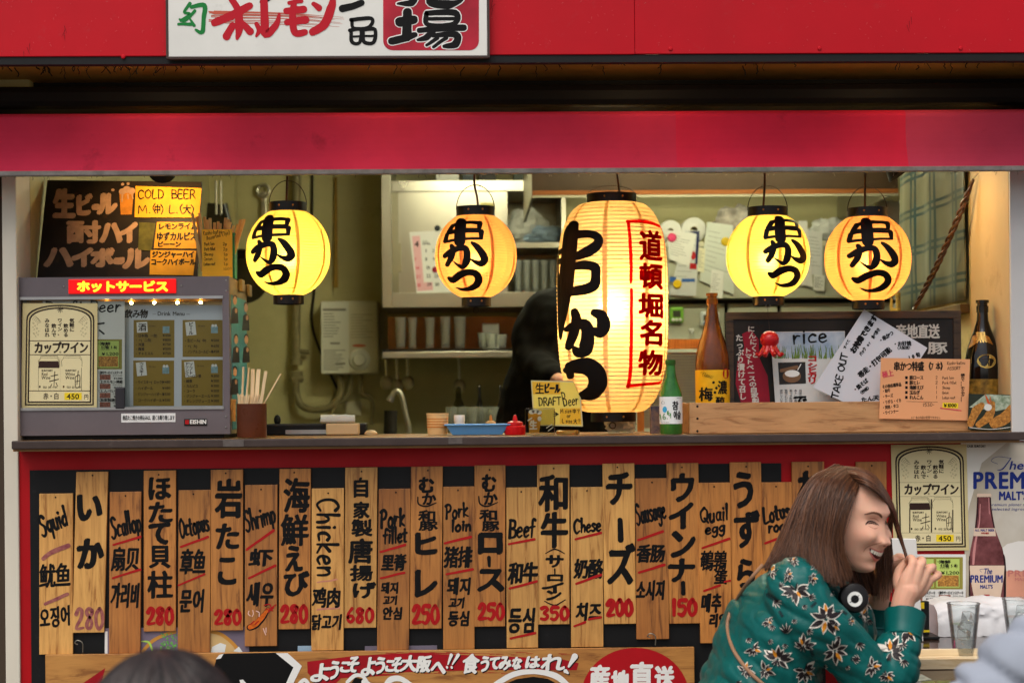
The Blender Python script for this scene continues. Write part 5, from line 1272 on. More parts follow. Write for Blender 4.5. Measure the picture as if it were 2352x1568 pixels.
def lantern(label, cx, yt, yb, rw, Y, prof, pm, watts, lcol, nrib, capr, capb, ring=True, tilt=0.0, hang=None, hoop=30, bulb_at=0.56):
  """cx: centre; yt, yb: paper top and bottom in reference pixels; rw: half width"""
  s = sz(Y); top, bot = at(cx, yt, Y), at(cx, yb, Y)
  zt_, zb_ = top.z, bot.z; xc = (top.x + bot.x) / 2; Hh = zt_ - zb_
  t = thing('paper_lantern', label, 'lantern', (xc, Y, zb_ - 0.03), 'lit paper lanterns')
  Rr = rw * s
  def rad(v):                      # v 0 at the top, 1 at the bottom
    return Rr * prof(v)
  mb = MB(); pr = []
  n = nrib * 3
  for i in range(n + 1):
    v = i / n; sc_ = 0.0014 * math.sin((i % 3) / 3 * PI)
    pr.append((rad(v) + sc_, zt_ - Hh * v))
  mb.lathe(pr, (xc, Y, 0), 72); sh = mb.build('paper_shade', pm, t, smooth=True, ang=3)
  mb = MB()
  for i in range(1, nrib):
    v = i / nrib; r0, z = rad(v) - 0.0016, zt_ - Hh * v
    mb.lathe([(r0, z - .0006), (r0 + .0011, z - .0006), (r0 + .0011, z + .0006), (r0, z + .0006)], (xc, Y, 0), 48, closed=True)
  ob = mb.build('bamboo_ribs', RIB, sh); ob['kind'] = 'stuff'
  # vertical paper laps, inside the shade
  for k_ in range(8):
    a = 2 * PI * k_ / 8 + 0.32 + tilt; da = 0.045
    mb = MB()
    mb.grid(lambda u, v, a=a: (xc + (rad(v) - 0.003) * math.cos(a + da * (2*u-1)), Y + (rad(v) - 0.003) * math.sin(a + da * (2*u-1)), zt_ - Hh * v), 2, 40)
    mb.build('paper_lap', pm, sh, smooth=True, ang=3)
  # caps
  ct_, cb = capr * s, capb * s; hc_ = 20 * s
  for z, r, nm, hh in ((zt_ + 0.002, ct_, 'top_cap', hc_), (zb_ - 0.002 - hc_, cb, 'bottom_cap', hc_)):
    mb = MB(); mb.lathe([(r - .003, z), (r, z), (r, z + hh), (r - .003, z + hh)], (xc, Y, 0), 40, closed=True)
    co = mb.build(nm, m_cap, t, smooth=True)
    for a in (-1.95, -1.2):
      mb = MB(); ellipsoid(mb, (xc + r * math.cos(a), Y + r * math.sin(a), z + hh * .55), (0.003, 0.003, 0.003), 8, 6); mb.build('tack', m_brass, co, smooth=True)
  # base plate holding the bulb, bulb and its light
  mb = MB(); mb.lathe([(0.0001, zb_ - hc_ + .004), (cb - .0035, zb_ - hc_ + .004), (cb - .0035, zb_ - hc_ + .008), (0.0001, zb_ - hc_ + .008)], (xc, Y, 0), 24); mb.build('base_plate', m_cap, t)
  zb2 = zt_ - Hh * bulb_at
  mb = MB(); ellipsoid(mb, (xc, Y, zb2), (0.018, 0.018, 0.024), 14, 10)
  mb.build('bulb', mat('lantern_bulb_%d' % round(watts * 10), (255, 240, 210), 0.4, emis=(255, 222, 164), es=watts / (PI * .0051)), t, smooth=True)
  # wire hoop and flex
  hz = zt_ + hc_
  hp = hoop * s
  arc = [(xc + ct_ * math.cos(a), Y, hz - 0.006 + hp * 1.9 * math.sin(a)) for a in [PI * i / 20 for i in range(21)]]
  mb = MB(); mb.tube(arc, 0.0013, 6); mb.build('wire_hoop', m_wire, t, smooth=True)
  if hang:
    pts = [at(*p, Y) for p in hang]
    pts = smooth_pts(pts, 5); mb = MB(); mb.tube(pts, 0.0032, 8); mb.build('flex', mat('brown_flex', (74, 46, 24), 0.7, var=0.3, vscale=80), t, smooth=True)
  def onto(x, y, h=0.0):
    p = at(x, y, Y - Rr * 0.8)
    v = (zt_ - p.z) / Hh; v = min(0.999, max(0.001, v))
    r = rad(v) + 0.0014
    dx = p.x - xc
    dx = max(-r * 0.995, min(r * 0.995, dx))
    yy = math.sqrt(max(1e-9, r * r - dx * dx))
    k_ = (r + h) / r
    return Vector((xc + dx * k_, Y - yy * k_, p.z))
  return t, sh, onto
def round_prof(rt, rb):
  def f(v):
    u = abs(2 * v - 1)
    e = rt if v < 0.5 else rb
    return math.sqrt(max(0.0, 1 - (1 - e * e) * u ** 2.12))
  return f
def tall_prof(v):
  u = abs(2 * v - 1)
  e = 0.50 if v < 0.5 else 0.47
  return e + (1 - e) * math.sqrt(max(0, 1 - u ** 3.6)) ** 1.15 * (1 - 0.05 * (v > .5) * (2 * v - 1))
P_Y = paper('lantern_paper_yellow', (228, 198, 116), (255, 222, 106))
P_O = paper('lantern_paper_amber', (222, 168, 100), (255, 178, 100))
P_W = paper('lantern_paper_cream', (236, 214, 170), (255, 214, 146))
def kushi(ink, M, sc=1.28):
  """the three brush characters of the lantern; M maps crop pixels to reference pixels"""
  Z = [([(880, 522), (960, 500), (1100, 494), (1205, 502)], [34, 34, 34, 36]), ([(1198, 508), (1190, 560)], [54, 40]), ([(832, 600), (900, 584), (1030, 574), (1196, 574)], [26, 26, 24, 22]), ([(880, 524), (828, 600)], [42, 40]),
     ([(812, 628), (792, 700)], [42, 42]), ([(816, 622), (900, 610), (1030, 602), (1214, 604)], [22, 22, 22, 26]), ([(1212, 610), (1212, 676)], [52, 36]), ([(786, 710), (900, 696), (1030, 690), (1220, 684)], [26, 26, 26, 22]),
     ([(976, 492), (966, 600), (964, 712)], [96, 104, 104]),
     ([(790, 868), (860, 826), (960, 792), (1028, 800), (1050, 860), (1040, 940), (1000, 1000), (940, 978), (880, 932)], [46, 58, 50, 56, 64, 70, 46, 24, 5]), ([(866, 758), (884, 806), (862, 890), (816, 968)], [36, 54, 58, 46]), ([(1106, 736), (1164, 780), (1236, 876), (1246, 928), (1206, 962), (1140, 948), (1074, 908)], [28, 56, 72, 76, 62, 36, 6]),
     ([(832, 1112), (884, 1132), (960, 1088), (1060, 1058), (1146, 1074), (1184, 1134), (1156, 1196), (1080, 1234), (990, 1242), (912, 1216)], [28, 64, 66, 56, 60, 70, 64, 44, 26, 5])]
  for pts, ws in Z: ink.stroke([M(*p) for p in pts], [u * sc / 5.05 for u in ws], nw=4)
E7 = crop(450, 430, 4.751)
small = [
 # label, centre x, paper top, bottom, half width, paper, watts, mapping offset, hang
 ('bright yellow round lantern hanging beside the display case', 662, 487, 677, 95, P_Y, 2.9, (1, 0, 0, 1, 0, 0), [(660, 405), (659, 430), (658, 470)], 43, 35, 0.02),
 ('round amber lantern in front of the steel cabinet and calendar', 1093, 497, 682, 93, P_O, 2.1, None, [(1090, 400), (1090, 425), (1096, 455), (1098, 482)], 44, 34, 0.1),
 ('bright yellow round lantern over the hanging red octopus charm', 1764, 498, 680, 95, P_Y, 2.9, None, [(1757, 398), (1756, 430), (1753, 478)], 46, 36, -0.2),
 ('round amber lantern nearest the plaid sheet', 1993, 500, 689, 98, P_O, 2.2, None, [(1987, 398), (1987, 440), (1986, 482)], 46, 37, 0.3),
]
offs = [(1.0, 1.0, 0, 0), (1.0, 1.0, 0, 0), (1, 1, 0, 0), (1, 1, 0, 0)]
LANT = {}
for i, (lab, cx, yt, yb, rw, pm, wt_, _, hang, cr_, cb_, tl_) in enumerate(small):
  t, sh, onto = lantern(lab, cx, yt, yb, rw, 0.06 + 0.015 * (i % 2), round_prof(cr_ / rw * .97, cb_ / rw * .97), pm, wt_, (1.0, 0.74, 0.36), 30, cr_, cb_, tilt=tl_, hang=hang)
  LANT[i] = t
  ox_, oy_, sx_, sy_ = ((576.8, 498.6, 1.0, 1.0), (1019.5, 506, .99, 1.036), (1752.6, 500.3, 1.0, 1.015), (1948.1, 505.4, 1.12, 1.06))[i]
  M = lambda x, y: (ox_ + (E7(x, y)[0] - 576.8) * sx_, oy_ + (E7(x, y)[1] - 498.6) * sy_)
  q = Ink(0.0006, 0.8, i); kushi(q, M); q.build('lettering', LETT, sh, onto, subdiv=7)
# pull ring under one lantern
p = at(1093, 712, 0.07); mb = MB(); mb.tube([(p.x + 0.008 * math.cos(a), p.y, p.z + 0.008 * math.sin(a)) for a in [2 * PI * i / 16 for i in range(17)]], 0.0008, 6); mb.build('pull_ring', m_wire, LANT[1], smooth=True)
# the big one
BYL = 0.17
t, sh, onto = lantern('tall cream paper lantern with red boxed characters, largest of the lanterns', 1407, 468, 946, 127, BYL, tall_prof, P_W, 8.0, (1.0, 0.76, 0.42), 52, 57, 52, tilt=0.25, hang=[(1417, 398), (1420, 420), (1424, 452)], hoop=14, bulb_at=0.5)
q = Ink(0.0008, 0.6)
big = [([(468, 292), (455, 340), (440, 480), (425, 640), (412, 740), (402, 860), (399, 935)], [52, 72, 72, 72, 58, 30, 8]), ([(480, 348), (556, 350), (598, 374), (590, 415), (540, 450), (480, 472)], [46, 40, 42, 52, 58, 40]),
     ([(386, 440), (440, 415)], [24, 30]), ([(382, 500), (430, 470)], [24, 30]), ([(440, 530), (520, 524), (578, 540), (584, 590), (574, 640), (520, 662), (440, 672)], [38, 46, 50, 46, 56, 54, 46]),
     ([(386, 430), (384, 560), (389, 690)], [14, 14, 16]), ([(384, 592), (430, 562)], [18, 26]), ([(388, 700), (430, 672)], [26, 34]),
     ([(470, 784), (480, 832), (465, 910), (440, 980)], [38, 50, 50, 38]), ([(428, 882), (480, 860), (528, 862), (542, 920), (528, 996), (490, 1012), (466, 985)], [28, 52, 58, 66, 74, 56, 18]), ([(576, 794), (614, 812), (628, 865), (604, 902), (556, 885)], [38, 60, 70, 64, 18]),
     ([(434, 1112), (470, 1094), (540, 1094), (588, 1132), (598, 1190), (570, 1238), (522, 1256)], [38, 70, 90, 94, 94, 84, 46]), ([(446, 1092), (452, 1146)], [46, 36])]
for pts, ws in big: q.stroke([C(*p) for p in pts], [u * 1.1 / 2.452 for u in ws], nw=5)
q.build('lettering', LETT, sh, onto, subdiv=7)
q = Ink(0.0012, 0.7)
for pts, ws in (([(768, 285), (776, 400), (780, 520), (780, 622)], [18, 20, 20, 18]), ([(762, 280), (860, 276), (958, 290)], [18, 22, 20]), ([(782, 665), (782, 860), (780, 1060), (776, 1150), (768, 1205)], [18, 20, 20, 22, 24]), ([(762, 1206), (860, 1195), (950, 1186), (972, 1170)], [18, 18, 16, 8]), ([(958, 290), (985, 340), (990, 600), (990, 900), (985, 1060), (970, 1170)], [6, 4, 4, 4, 4, 5])):
  q.stroke([C(*p) for p in pts], [u / 2.452 for u in ws], nw=3)
for ch, x0_, y0_, x1_, y1_ in (('道', 828, 322, 970, 500), ('頓', 826, 512, 972, 660), ('堀', 822, 682, 974, 820), ('名', 830, 830, 968, 978), ('物', 822, 1000, 974, 1145)):
  a, b = C(x0_, y0_), C(x1_, y1_); q.font(ch, a[0] + 2, a[1] + 2, b[0] - 2, b[1] - 2, pen=3.0, tight=True, ratio=0.7)
q.build('lettering', LETR, sh, onto, subdiv=7)
# chain under the big lantern
s_ = sz(BYL); p = at(1407, 972, BYL); mb = MB(); mb.tube([(p.x + 0.009 * math.cos(a), p.y, p.z - 0.006 + 0.009 * math.sin(a)) for a in [2 * PI * i / 16 for i in range(17)]], 0.0014, 6); mb.build('hook_ring', m_wire, t, smooth=True)
# ================================================================== things on the counter
def ground(x, Y): return Vector((at(x, 1000, Y).x, Y, ZT))
# ------------------------------------------------------------------ chopstick cup beside the case
cy = 0.03
x0, x1, z0, z1 = Brect(42, 1302, 210, 1490, cy)
r = (x1 - x0) / 2; xc = (x0 + x1) / 2
cup = thing('chopstick_cup', 'brown cylindrical cup holding chopsticks beside the display case', 'cup', (xc, cy, ZT))
mb = MB(); mb.lathe([(0.0005, ZT + .001), (r * .97, ZT + .001), (r, ZT + .006), (r, z1), (r - .003, z1), (r - .003, ZT + .006), (0.0005, ZT + .005)], (xc, cy, 0), 36)
mb.build('cup_body', mat('brown_lacquer', (84, 42, 24), 0.35, var=0.2, vscale=12, rvar=.1), cup, smooth=True)
m_pale = wood('pale_chopstick', (206, 166, 112), (236, 206, 160), (50, 50, 6), 0.55, stain=0.15)
rr = random.Random(4)
sticks = [((70, 1310), (78, 1096), .006, 'wide'), ((92, 1310), (110, 1100), .005, 'wide'), ((128, 1310), (132, 1108), .011, 'wide'), ((150, 1310), (164, 1108), .011, 'wide'), ((176, 1310), (205, 1120), .009, 'wide'), ((195, 1300), (288, 1135), .0042, 'wide')]
for i in range(19): sticks.append(((52 + i * 6.2, 1320), (48 + i * 7.6, 1246 + (i * 7) % 12), .0026, 'thin'))
for (b0, t0, w_, kd) in sticks:
  yy = cy + (rr.uniform(-0.012, 0.022) if kd == 'wide' else rr.uniform(-0.02, -0.008))
  tp = at(*B(*t0), yy); bt = at(*B(*b0), yy); d_ = (tp - bt).normalized()
  bt = bt - d_ * 0.045; e = Vector((w_ / 2, 0, 0))
  mb = MB(); mb.hexa([bt - e, bt + e, tp + e, tp - e], (0, 0.0032, 0))
  o = mb.build('chopstick', m_pale, None, bevel=0.0004)
  if kd == 'thin': tag(o, 'thin short wooden skewer in the front of the brown cup', 'skewer', 'skewers in the brown cup'); o.name = 'skewer'
  else:
    lab = {.006: 'narrow chopstick leaning against the display case side in the brown cup', .005: 'second narrow chopstick from the case in the brown cup', .0042: 'lone chopstick tilted outwards from the brown cup'}.get(w_)
    if lab: tag(o, lab, 'chopstick', 'chopsticks in the brown cup')
    else: tag(o, 'broad unsplit pale chopsticks upright in the brown cup', 'chopstick', 'chopsticks in the brown cup')
# ------------------------------------------------------------------ black griddle edge, cream box, folded cloth
Y = 0.36
x0, x1, z0, z1 = Brect(205, 1416, 545, 1482, Y)
gr = thing('griddle', 'black griddle edge behind the counter beside the chopstick cup', 'griddle', ((x0 + x1) / 2, Y, ZT))
MB().box(x0, x1 + .12, Y, Y + 0.1, ZT, z1).build('griddle_body', mat('black_iron', (20, 18, 18), 0.4, var=.3, vscale=10), gr, bevel=0.004)
xk, xk1, zk, zk1 = Brect(250, 1380, 282, 1416, Y + .03)
mb = MB(); ellipsoid(mb, ((xk + xk1) / 2, Y + .05, z1 + .012), (.011, .011, .016), 12, 8); mb.build('knob', m_black, gr, smooth=True)
MB().box(x0 + .06, x1 + .02, Y - 0.004, Y, ZT + .003, z1 - .018).build('steel_strip', m_alu, gr)
Y = 0.30
x0, x1, z0, z1 = Brect(543, 1413, 728, 1482, Y)
cb = thing('cream_box', 'low cream plastic box under a folded cloth', 'box', ((x0 + x1) / 2, Y, ZT))
MB().box(x0, x1, Y, Y + 0.055, ZT + .0005, z1).build('box_body', mat('cream_plastic', (206, 176, 130), 0.4, var=.1), cb, bevel=0.004)
def cloth_stack(name, label, x0, x1, y0, y1, z0, z1, m, seed=0, cat='cloth'):
  mb = MB()
  def fn(u, v):
    a = v * 2 * PI; e = 0.55
    def sp(t): return math.copysign(abs(t) ** e, t)
    zz = (z0 + z1) / 2 + (z1 - z0) / 2 * sp(math.sin(a)); yy = (y0 + y1) / 2 + (y1 - y0) / 2 * sp(math.cos(a))
    xx = x0 + (x1 - x0) * u
    nz = noise.noise(Vector((xx * 40, yy * 40, zz * 80 + seed)))
    return (xx + 0.004 * nz, yy, zz + 0.003 * nz * (1 if zz > (z0 + z1) / 2 else 0))
  mb.grid(fn, 24, 24)
  for u in (0, 1): mb.add([fn(u, j / 24) for j in range(24)], [tuple(range(24))])
  o = mb.build(name, m, None, smooth=True, ang=1.0); return tag(o, label, cat)
xx0, xx1, zz0, zz1 = Brect(512, 1365, 704, 1412, Y)
cloth_stack('folded_cloth', 'pale folded cloth lying on the cream box', xx0, xx1, Y + .002, Y + .05, z1 + .001, z1 + (zz1 - zz0), mat('pale_towel', (206, 208, 198), 0.9, var=.1, vscale=30, bump=.3, bscale=300))
x0, x1, z0, z1 = Brect(774, 1448, 818, 1482, 0.3)
mb = MB(); mb.lathe([(0.0005, 0), (.019, 0), (.02, .006), (.012, .013), (.0005, .015)], ((x0 + x1) / 2, .31, ZT), 20); o = mb.build('saucer', MATS['cream_plastic'], None, smooth=True); tag(o, 'small cream saucer upturned on the counter beside the cream box', 'saucer')
# ------------------------------------------------------------------ paper cup, tray, jar, sauce bottles
Y = 0.22
x0, x1, z0, z1 = Brect(1108, 1356, 1235, 1480, Y); xc, r = (x0 + x1) / 2, (x1 - x0) / 2
t = thing('sauce_tub', 'cream plastic tub with orange rings beside the blue tray', 'tub', (xc, Y, ZT))
mb = MB(); mb.lathe([(.0005, ZT + .001), (r * .86, ZT + .001), (r * .9, ZT + .01), (r * .97, z1 - .006), (r, z1 - .005), (r, z1), (r - .003, z1), (r * .86, ZT + .01), (.0005, ZT + .008)], (xc, Y, 0), 32)
mb.build('tub_body', mat('cream_tub', (232, 188, 128), 0.4, dirt=.3, dirtc=(190, 96, 40), dscale=20, sss=0), t, smooth=True)
for k_ in range(4):
  z = z1 - .018 - .008 * k_; mb = MB(); mb.lathe([(r * .965, z), (r * .972, z + .0015), (r * .965, z + .003)], (xc, Y, 0), 32); mb.build('orange_ring', mat('orange_print', (206, 120, 40), .5), t, smooth=True)
Y = 0.10
x0, x1, z0, z1 = Brect(1208, 1418, 1582, 1480, Y)
t = thing('tray', 'sky blue plastic tray at the counter edge', 'tray', ((x0 + x1) / 2, Y, ZT))
mb = MB(); dpt = .11; th = .003
bi = .024
def tray_ring(x0, x1, y0, y1, z): return [(x0, y0, z), (x1, y0, z), (x1, y1, z), (x0, y1, z)]
rings = [tray_ring(x0 + bi, x1 - bi, Y + bi * .6, Y + dpt - bi * .6, ZT + .001), tray_ring(x0 + .006, x1 - .006, Y + .003, Y + dpt - .003, z1 - .004), tray_ring(x0, x1, Y - .003, Y + dpt + .003, z1 - .003), tray_ring(x0, x1, Y - .003, Y + dpt + .003, z1), tray_ring(x0 + .008, x1 - .008, Y + .005, Y + dpt - .005, z1), tray_ring(x0 + bi + .002, x1 - bi - .002, Y + bi * .7, Y + dpt - bi * .7, ZT + .005)]
vs_ = [p for rg in rings for p in rg]; fs_ = [(3, 2, 1, 0)]
for j in range(5):
  for i in range(4): fs_.append((j*4+i, j*4+(i+1)%4, (j+1)*4+(i+1)%4, (j+1)*4+i))
fs_.append((20, 21, 22, 23)); mb.add(vs_, fs_); mb.build('tray_body', mat('sky_blue_plastic', (96, 160, 220), 0.35, var=.08), t, bevel=.0015)
Y = 0.26
x0, x1, z0, z1 = Brect(1265, 1366, 1325, 1420, Y); xc, r = (x0 + x1) / 2, (x1 - x0) / 2
t = thing('spice_jar', 'small white capped jar behind the blue tray', 'jar', (xc, Y, ZT))
mb = MB(); mb.lathe([(.0005, ZT), (r * .9, ZT), (r * .95, ZT + .01), (r * .95, z1 - .02), (.0005, z1 - .02)], (xc, Y, 0), 24); mb.build('jar_body', WHITE, t, smooth=True)
mb = MB(); mb.lathe([(r, z1 - .02), (r * 1.02, z1 - .018), (r * 1.02, z1 - .002), (r * .96, z1), (.0005, z1)], (xc, Y, 0), 24); mb.build('cap', WHITE, t, smooth=True)
def squeeze(name, label, bx0, bx1, by0, by1, Y, m, col2=None):
  x0, x1, z0, z1 = Brect(bx0, by0, bx1, by1, Y); xc, r = (x0 + x1) / 2, (x1 - x0) / 2; h_ = z1 - ZT
  t = thing(name, label, 'sauce bottle', (xc, Y, ZT))
  mb = MB(); mb.lathe([(.0005, 0), (r * .96, 0), (r, .004), (r, h_ * .40), (r * .9, h_ * .47), (.0005, h_ * .47)], (xc, Y, ZT), 28); mb.build('bottle_body', m, t, smooth=True)
  mb = MB(); mb.lathe([(r * .72, h_ * .475), (r * .76, h_ * .50), (r * .74, h_ * .62), (r * .40, h_ * .70), (.0005, h_ * .7)], (xc, Y, ZT), 24); mb.build('screw_cap', m, t, smooth=True)
  mb = MB(); mb.lathe([(r * .24, h_ * .705), (r * .20, h_ * .84), (r * .13, h_ * .985), (.0005, h_)], (xc, Y, ZT), 16); mb.build('nozzle', col2 or m, t, smooth=True)
squeeze('ketchup_bottle', 'squat red squeeze bottle between the blue tray and beer glass', 1548, 1668, 1365, 1478, 0.12, mat('red_plastic', (186, 14, 22), .32))
squeeze('sauce_bottle', 'orange tipped sauce bottle half hidden behind the blue tray', 1432, 1510, 1366, 1470, 0.27, mat('pale_plastic', (196, 150, 90), .4), mat('orange_plastic', (214, 130, 50), .4))
# ------------------------------------------------------------------ DRAFT Beer sign and the beer glass picture block
Y = 0.09
t = flat('draft_beer_sign', 'yellow laminated DRAFT Beer sign leaning before the tall lantern', 'sign', [C(238, 1426), C(515, 1432), C(496, 1178), C(222, 1172)], Y, mat('laminate_grey', (196, 186, 140), .3), .003)
F = on_y(Y); m_ye = mat('pale_yellow_paper', (228, 204, 92), .5, var=.06, vscale=12)
q = Ink(.0004); q.poly([C(243, 1420), C(508, 1426), C(490, 1184), C(228, 1178)]); q.build('yellow_sheet', m_ye, t, F)
q = Ink(.0006); q.poly([C(233, 1250), C(390, 1250), C(384, 1182), C(229, 1180)]); q.poly([C(384, 1416), C(507, 1420), C(500, 1328), C(386, 1330)]); q.build('amber_sheet', mat('amber_paper', (222, 170, 40), .5), t, F)
q = Ink(.0009, .4)
a, b = C(246, 1186), C(296, 1250); q.font('生', a[0], a[1], b[0], b[1], pen=.6)
a, b = C(296, 1188), C(386, 1246); q.font('ビール', a[0], a[1], b[0], b[1], pen=1.6, adv=1)
a, b = C(266, 1316), C(392, 1310); q.hand('DRAFT', a[0], a[1], b[0], b[1], 18, 2.6); a, b = C(406, 1314), C(490, 1310); q.hand('B', a[0], a[1], a[0] + 8, b[1], 32, 2.6); q.hand('eer', a[0] + 11, a[1], b[0], b[1], 24, 2.3)
a, b = C(388, 1356), C(450, 1354); q.hand('M size', a[0], a[1], b[0], b[1], 9, 1.3); a, b = C(456, 1332), C(476, 1360); q.font('中', a[0], a[1], b[0], b[1], pen=.4); a, b = C(482, 1358), C(496, 1358); q.hand('?', a[0], a[1], b[0], b[1], 9, 1.3)
a, b = C(424, 1382), C(446, 1382); q.hand('or', a[0], a[1], b[0], b[1], 10, 1.3)
a, b = C(398, 1412), C(455, 1410); q.hand('L size', a[0], a[1], b[0], b[1], 9, 1.3); a, b = C(460, 1388), C(482, 1416); q.font('大', a[0], a[1], b[0], b[1], pen=.4); a, b = C(486, 1412), C(500, 1412); q.hand('?', a[0], a[1], b[0], b[1], 9, 1.3)
q.stroke([C(352, 1350), C(372, 1362), C(352, 1374)], 2); q.stroke([C(352, 1362), C(376, 1362)], 2); q.stroke([C(356, 1380), C(356, 1412)], 2)
q.build('lettering', INK, t, F)
# clear acrylic block with beer print
Y = 0.0
x0, x1, z0, z1 = Crect(190, 1328, 358, 1476, Y)
t = thing('acrylic_beer_block', 'small clear acrylic block printed with a beer glass on the counter', 'display block', ((x0 + x1) / 2, Y, ZT))
MB().box(x0, x1, Y, Y + .03, ZT + .0005, z1).build('block', glass('acrylic', (222, 220, 206)), t, bevel=.004)
Fb = on_y(Y + .016)
q = Ink(); q.poly([C(212, 1466), C(268, 1466), C(284, 1356), C(206, 1356)]); q.build('beer_print', mat('beer_amber', (200, 140, 40), .4, var=.2, vscale=30), t, Fb)
q = Ink(.0006); q.disc(*C(226, 1350), 7, 5); q.disc(*C(248, 1346), 8, 5); q.disc(*C(268, 1352), 6, 5); q.disc(*C(270, 1388), 4.5, 5.5)
a, b = C(214, 1396), C(256, 1450); q.font('生', a[0], a[1], b[0], b[1], pen=1.2); q.stroke([C(206, 1398), C(226, 1384)], 3)
q.stroke([C(310, 1440), C(340, 1420)], 2); q.stroke([C(320, 1456), C(346, 1436)], 2); q.build('foam_print', WHITE, t, Fb)
# lid ring and small dish
p = ground(1284 + 20, .1); mb = MB(); mb.lathe([(.030, 0), (.034, .002), (.034, .010), (.030, .012)], (p.x, .1, ZT + .0003), 32); o = mb.build('jar_ring', mat('gold_ring', (186, 150, 80), .3, metal=.8), None, smooth=True); tag(o, 'gold rimmed lid ring on the counter below the tall lantern', 'lid')
# plastic bag scrap
def crumple(name, label, cat, c0, rads, m, seed, n=26, amp=.35, fr=1.6, group=None):
  mb = MB(); ellipsoid(mb, (0, 0, 0), (1, 1, 1), n, n)
  vs_ = []
  for v in mb.v:
    p = Vector(v); d_ = 1 + amp * noise.noise(p * fr + Vector((seed, 0, 0))) + amp * .6 * noise.noise(p * fr * 2.7 + Vector((0, seed, 0))) + amp * .3 * abs(noise.noise(p * fr * 6 + Vector((0, 0, seed))))
    vs_.append((c0[0] + p.x * rads[0] * d_, c0[1] + p.y * rads[1] * d_, c0[2] + max(-0.85, p.z) * rads[2] * d_ if True else 0))
  zm = min(v[2] for v in vs_)
  mb.v = vs_
  o = mb.build(name, m, None, smooth=True, ang=.5)
  return tag(o, label, cat, group)
m_bag = mat('clear_film', (214, 214, 204), .25, alpha=.55, var=.1, vscale=30)
m_bagw = mat('white_film', (226, 226, 222), .4, var=.08, vscale=20)
p = ground(1425, .25); crumple('plastic_bag', 'crumpled clear bag on the counter under the tall lantern', 'bag', (p.x, .25, ZT + .026), (.045, .03, .028), m_bag, 3.3)
# ------------------------------------------------------------------ bottles
def bottle(name, label, cx, Y, ytop, prof, m, cat='bottle', n=36):
  p = ground(cx, Y); h_ = at(cx, ytop, Y).z - ZT
  t = thing(name, label, cat, p)
  mb = MB(); mb.lathe([(r_, z * h_) for r_, z in prof], p, n); b_ = mb.build('bottle_body', m, t, smooth=True, ang=.9)
  return t, p, h_
# green soju bottle
Y = 0.0
gsz = sz(Y); rb = 26.2 * gsz
m_green = mat('green_glass', (30, 92, 34), .08, coat=.3, var=.25, vscale=18, c2=(60, 130, 50))
t, p, h_ = bottle('soju_bottle', 'green glass soju bottle with white label on the counter', 1541.5, Y, 826, [(.0005, 0), (rb * .92, .002), (rb, .02), (rb, .50), (rb * .95, .56), (rb * .62, .70), (rb * .46, .80), (rb * .40, .90), (rb * .40, .93)], m_green)
mb = MB(); mb.lathe([(rb * .44, h_ * .932), (rb * .46, h_ * .94), (rb * .46, h_ * .99), (rb * .40, h_), (.0005, h_)], p, 28); mb.build('screw_cap', mat('green_cap', (54, 98, 40), .35, metal=.3), t, smooth=True)
def on_cyl(pc, r_):
  def f(x, y, h=0.0):
    q_ = at(x, y, pc.y - r_ * .7); dx = max(-r_ * .99, min(r_ * .99, q_.x - pc.x)); k_ = (r_ + h) / r_
    return Vector((pc.x + dx * k_, pc.y - math.sqrt(r_ * r_ - dx * dx) * k_, q_.z))
  return f
def label_band(parent, pc, r_, z0, z1, m, a0=-PI, a1=0, name='label'):
  mb = MB(); mb.grid(lambda u, v: (pc.x + (r_ + .0004) * math.cos(a0 + (a1 - a0) * u), pc.y + (r_ + .0004) * math.sin(a0 + (a1 - a0) * u), z0 + (z1 - z0) * v), 24, 1)
  return mb.build(name, m, parent, smooth=True)
la, lb_ = at(*C(1000, 1416), Y).z, at(*C(1000, 1264), Y).z
lbl = label_band(t, p, rb, la, lb_, mat('white_label', (226, 228, 226), .45))
Fc = on_cyl(p, rb)
q = Ink(.0009, .3); a, b = C(1016, 1288), C(1052, 1340); q.font('참', a[0], a[1], b[0], b[1], pen=.9); a, b = C(1022, 1342), C(1066, 1392); q.font('이슬', a[0], a[1], b[0], b[1], pen=.8, adv=1)
q.stroke([C(960, 1296), C(966, 1286), C(974, 1296), C(974, 1304), C(960, 1304), C(960, 1296)], .5, raw=True); a, b = C(955, 1404), C(1000, 1412); q.font('fresh', a[0], a[1], b[0], b[1]); a, b = C(1040, 1268), C(1066, 1276); q.font('360ml', a[0], a[1], b[0], b[1])
q.build('lettering', INK, lbl, Fc, subdiv=8)
q = Ink(.0009); q.disc(*C(976, 1336), 4.6, 7, n=18); q.build('blue_drop', mat('print_blue', (60, 160, 206), .5), lbl, Fc, subdiv=6)
q = Ink(.0011); q.quad(*C(988, 1344), *C(996, 1366)); a, b = C(954, 1396), C(1012, 1372); q.hand('16.9', a[0], a[1], b[0], b[1] + 4, 12, 1.5, shear=.1); q.build('green_print', mat('print_green', (66, 134, 52), .5), lbl, Fc, subdiv=6)
